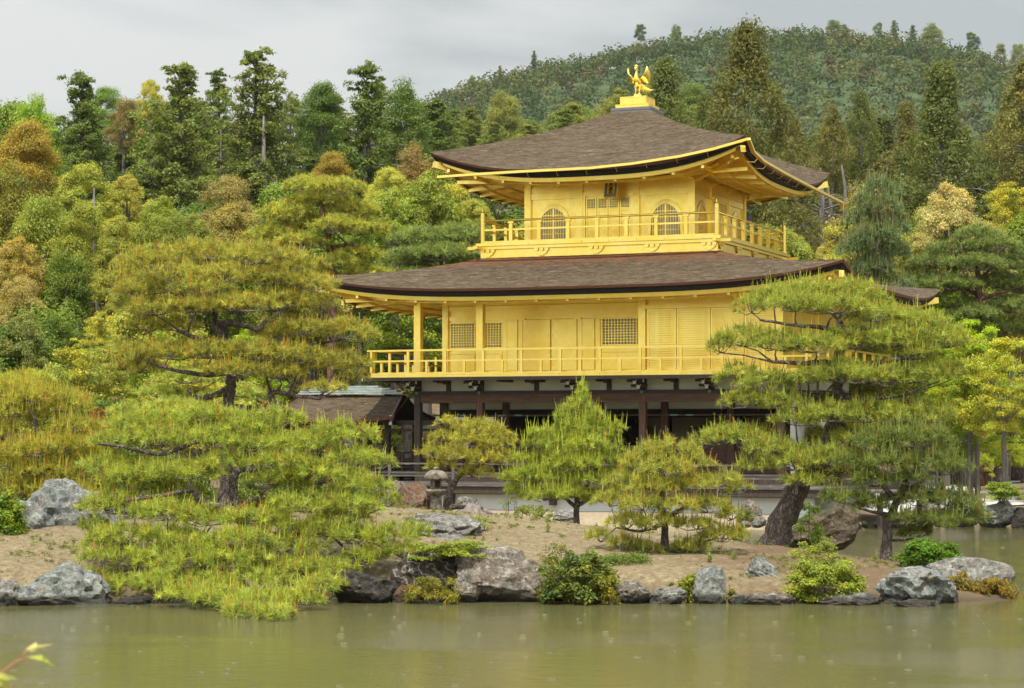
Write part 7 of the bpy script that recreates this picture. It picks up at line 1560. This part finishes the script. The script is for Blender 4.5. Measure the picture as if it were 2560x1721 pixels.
# bamboo fence behind the right path
fp = [P(2300, 1150, 84), P(2440, 1150, 86), P(2620, 1155, 88)]
fz = [float(G(p.x, p.y)) for p in fp]
fn = thing('bamboo_fence', 'low pale bamboo rail fence behind the white path at the right', 'fence', (fp[0].x, fp[0].y, fz[0])); o = Vector((fp[0].x, fp[0].y, fz[0]))
for z in (.25, .62, .95):
    mb = MB(); mb.smooth = True; mb.tube([Vector((p.x, p.y, q_ + z)) - o for p, q_ in zip(fp, fz)], .05 if z < .9 else .07, 8); mb.build('rail', M_BAMBOO, fn)
for i in range(7):
    t_ = i/6*2; j = min(1, int(t_)); a = fp[j].lerp(fp[j+1], t_ - j); z0 = lerp(fz[j], fz[j+1], t_ - j); q_ = Vector((a.x, a.y, z0)) - o
    mb = MB(); mb.smooth = True; mb.tube([q_ + Vector((0, .08, -.2)), q_ + Vector((0, .08, 1.05))], .055, 8); mb.build('post', M_WOOD, fn)
gp = P(2446, 1195, 76); gz = float(G(gp.x, gp.y)); sg = thing('marker_post', 'small brown marker post beside the path in front of the fence', 'post', (gp.x, gp.y, gz)); MB().box(-.07, .07, -.04, .04, 0, .42).build('post', M_WOOD_RED, sg); MB().box(-.13, .13, -.05, .05, .42, .62).build('board', M_WOOD_RED, sg)
# landing stage at the right corner of the pavilion
lw = bworld(BL + 2.6, -1.0, 0); lst = thing('landing_stage', 'grey wooden landing steps with white tipped beams right of the pavilion', 'landing stage', (lw.x, lw.y, 0), YAW)
for i in range(5): MB().box(-.6, 1.9, -.9 + i*.36, -.9 + i*.36 + .34, 1.02, 1.08).build('board', M_DECK, lst)
for x in (-.5, .7, 1.8):
    bm_ = MB().box(x-.06, x+.06, -1.0, .95, .86, 1.018).build('beam', M_DECK, lst); MB().box(x-.062, x+.062, -1.02, -1.001, .855, 1.02).build('beam_tip', M_WHITE, bm_); MB().box(x-.07, x+.07, -.7, -.56, -.3, .858).build('post', M_WOOD, lst)

# unseen trees behind the camera, added to darken reflections in the gilded walls
for i in range(15):
    x = -70 + i*10 + rn.uniform(-3, 3); y = rn.uniform(-48, -36); k = rn.choice(['broad', 'broad', 'fine'])
    t = tree(k, 1280, 0, 5.2*FPX/40, 40, rn.choice([C_GRN, (.10, .14, .03), C_YG]), 'unseen_shore_tree', 'unseen green tree behind the camera on the near shore of the pond', 'unseen trees on the near shore', ground=lambda x_, y_: .6, height=rn.uniform(12, 15)); t.location = (x, y, .6)
# rings left on the pond by rain drops
rg = np.random.default_rng(3); Vs, Fs = [], []; k = 0
for i in range(170):
    y = 23.5 + 12.5*rg.random()**.8 if i < 140 else rg.uniform(50, 61); x = rg.uniform(-.25, .25)*y
    if i >= 140: x = rg.uniform(.07, .25)*y
    elif I(np.array([x]), np.array([y]))[0] > -.1: continue
    R0 = rg.uniform(.015, .05); h = rg.uniform(.003, .007); seg = 14
    for rr_, hh in ((R0, h),):
        t = np.linspace(0, 2*np.pi, seg, endpoint=False); prof = ((rr_ - .008, .0015), (rr_, hh), (rr_ + .008, .0015))
        for pr_, pz in prof: Vs.append(np.stack([x + np.cos(t)*max(pr_, .002), y + np.sin(t)*max(pr_, .002), np.full(seg, pz)], -1))
        for a_ in range(2):
            i0 = k + a_*seg; j = np.arange(seg); Fs.append(np.stack([i0 + j, i0 + (j+1) % seg, i0 + seg + (j+1) % seg, i0 + seg + j], -1))
        k += 3*seg
tag(link('rain_rings', np_mesh('rain_rings', np.concatenate(Vs), np.concatenate(Fs), None, (M_WATER,), smooth_=True)), kind='stuff')

# sprig of young maple leaves close to the camera
b_ = P(-10, 1712, 4.2); ms = thing('maple_sprig', 'blurred sprig of young maple leaves on a red stalk at the lower left corner', 'sprig', tuple(b_))
q = lambda u, v, dd=0: P(u, v, 4.2 + dd) - b_
mb = MB(); mb.smooth = True; mb.tube([q(-60, 1730), q(5, 1682), q(40, 1655), q(66, 1645)], [.0022, .002, .002, .0015], 8); mb.tube([q(52, 1652), q(58, 1640), q(66, 1626)], [.0013, .0011, .001], 8)
M_STALK = simple('red_leaf_stalk', [(0.3, (0.33, 0.10, 0.06)), (0.7, (0.42, 0.17, 0.10))], 30, rough=0.5); mb.build('stalk', M_STALK, ms)
for j, (pts, col) in enumerate([([(64, 1624), (90, 1606), (95, 1614), (135, 1611), (102, 1620), (80, 1629)], (.62, .56, .22)), ([(68, 1643), (106, 1637), (118, 1648), (124, 1658), (140, 1668), (112, 1660), (95, 1650)], (.45, .47, .10)), ([(-20, 1690), (8, 1682), (42, 1698), (14, 1700), (32, 1715), (-10, 1704)], (.48, .48, .12)), ([(-15, 1700), (12, 1712), (30, 1722), (-20, 1722)], (.58, .52, .2))]):
    P3 = [q(u, v, .02*((i % 3) - 1)) for i, (u, v) in enumerate(pts)]; c = sum(P3, Vector())/len(P3) + Vector((0, -.008, 0)); V = np.array([tuple(c)] + [tuple(p) for p in P3]); n = len(P3)
    F = np.array([[0, i+1, (i+1) % n + 1] for i in range(n)]); f = link('leaf', np_mesh('leaf', V, F, np.ones((n+1, 3)), (M_LEAF,)), ms); f.color = (*col, 1)

mb = MB(); mb.box(-2600, 2600, -170, 2650, -3.2, 330); hz = mb.build('haze', M_HAZE); tag(hz, kind='stuff')
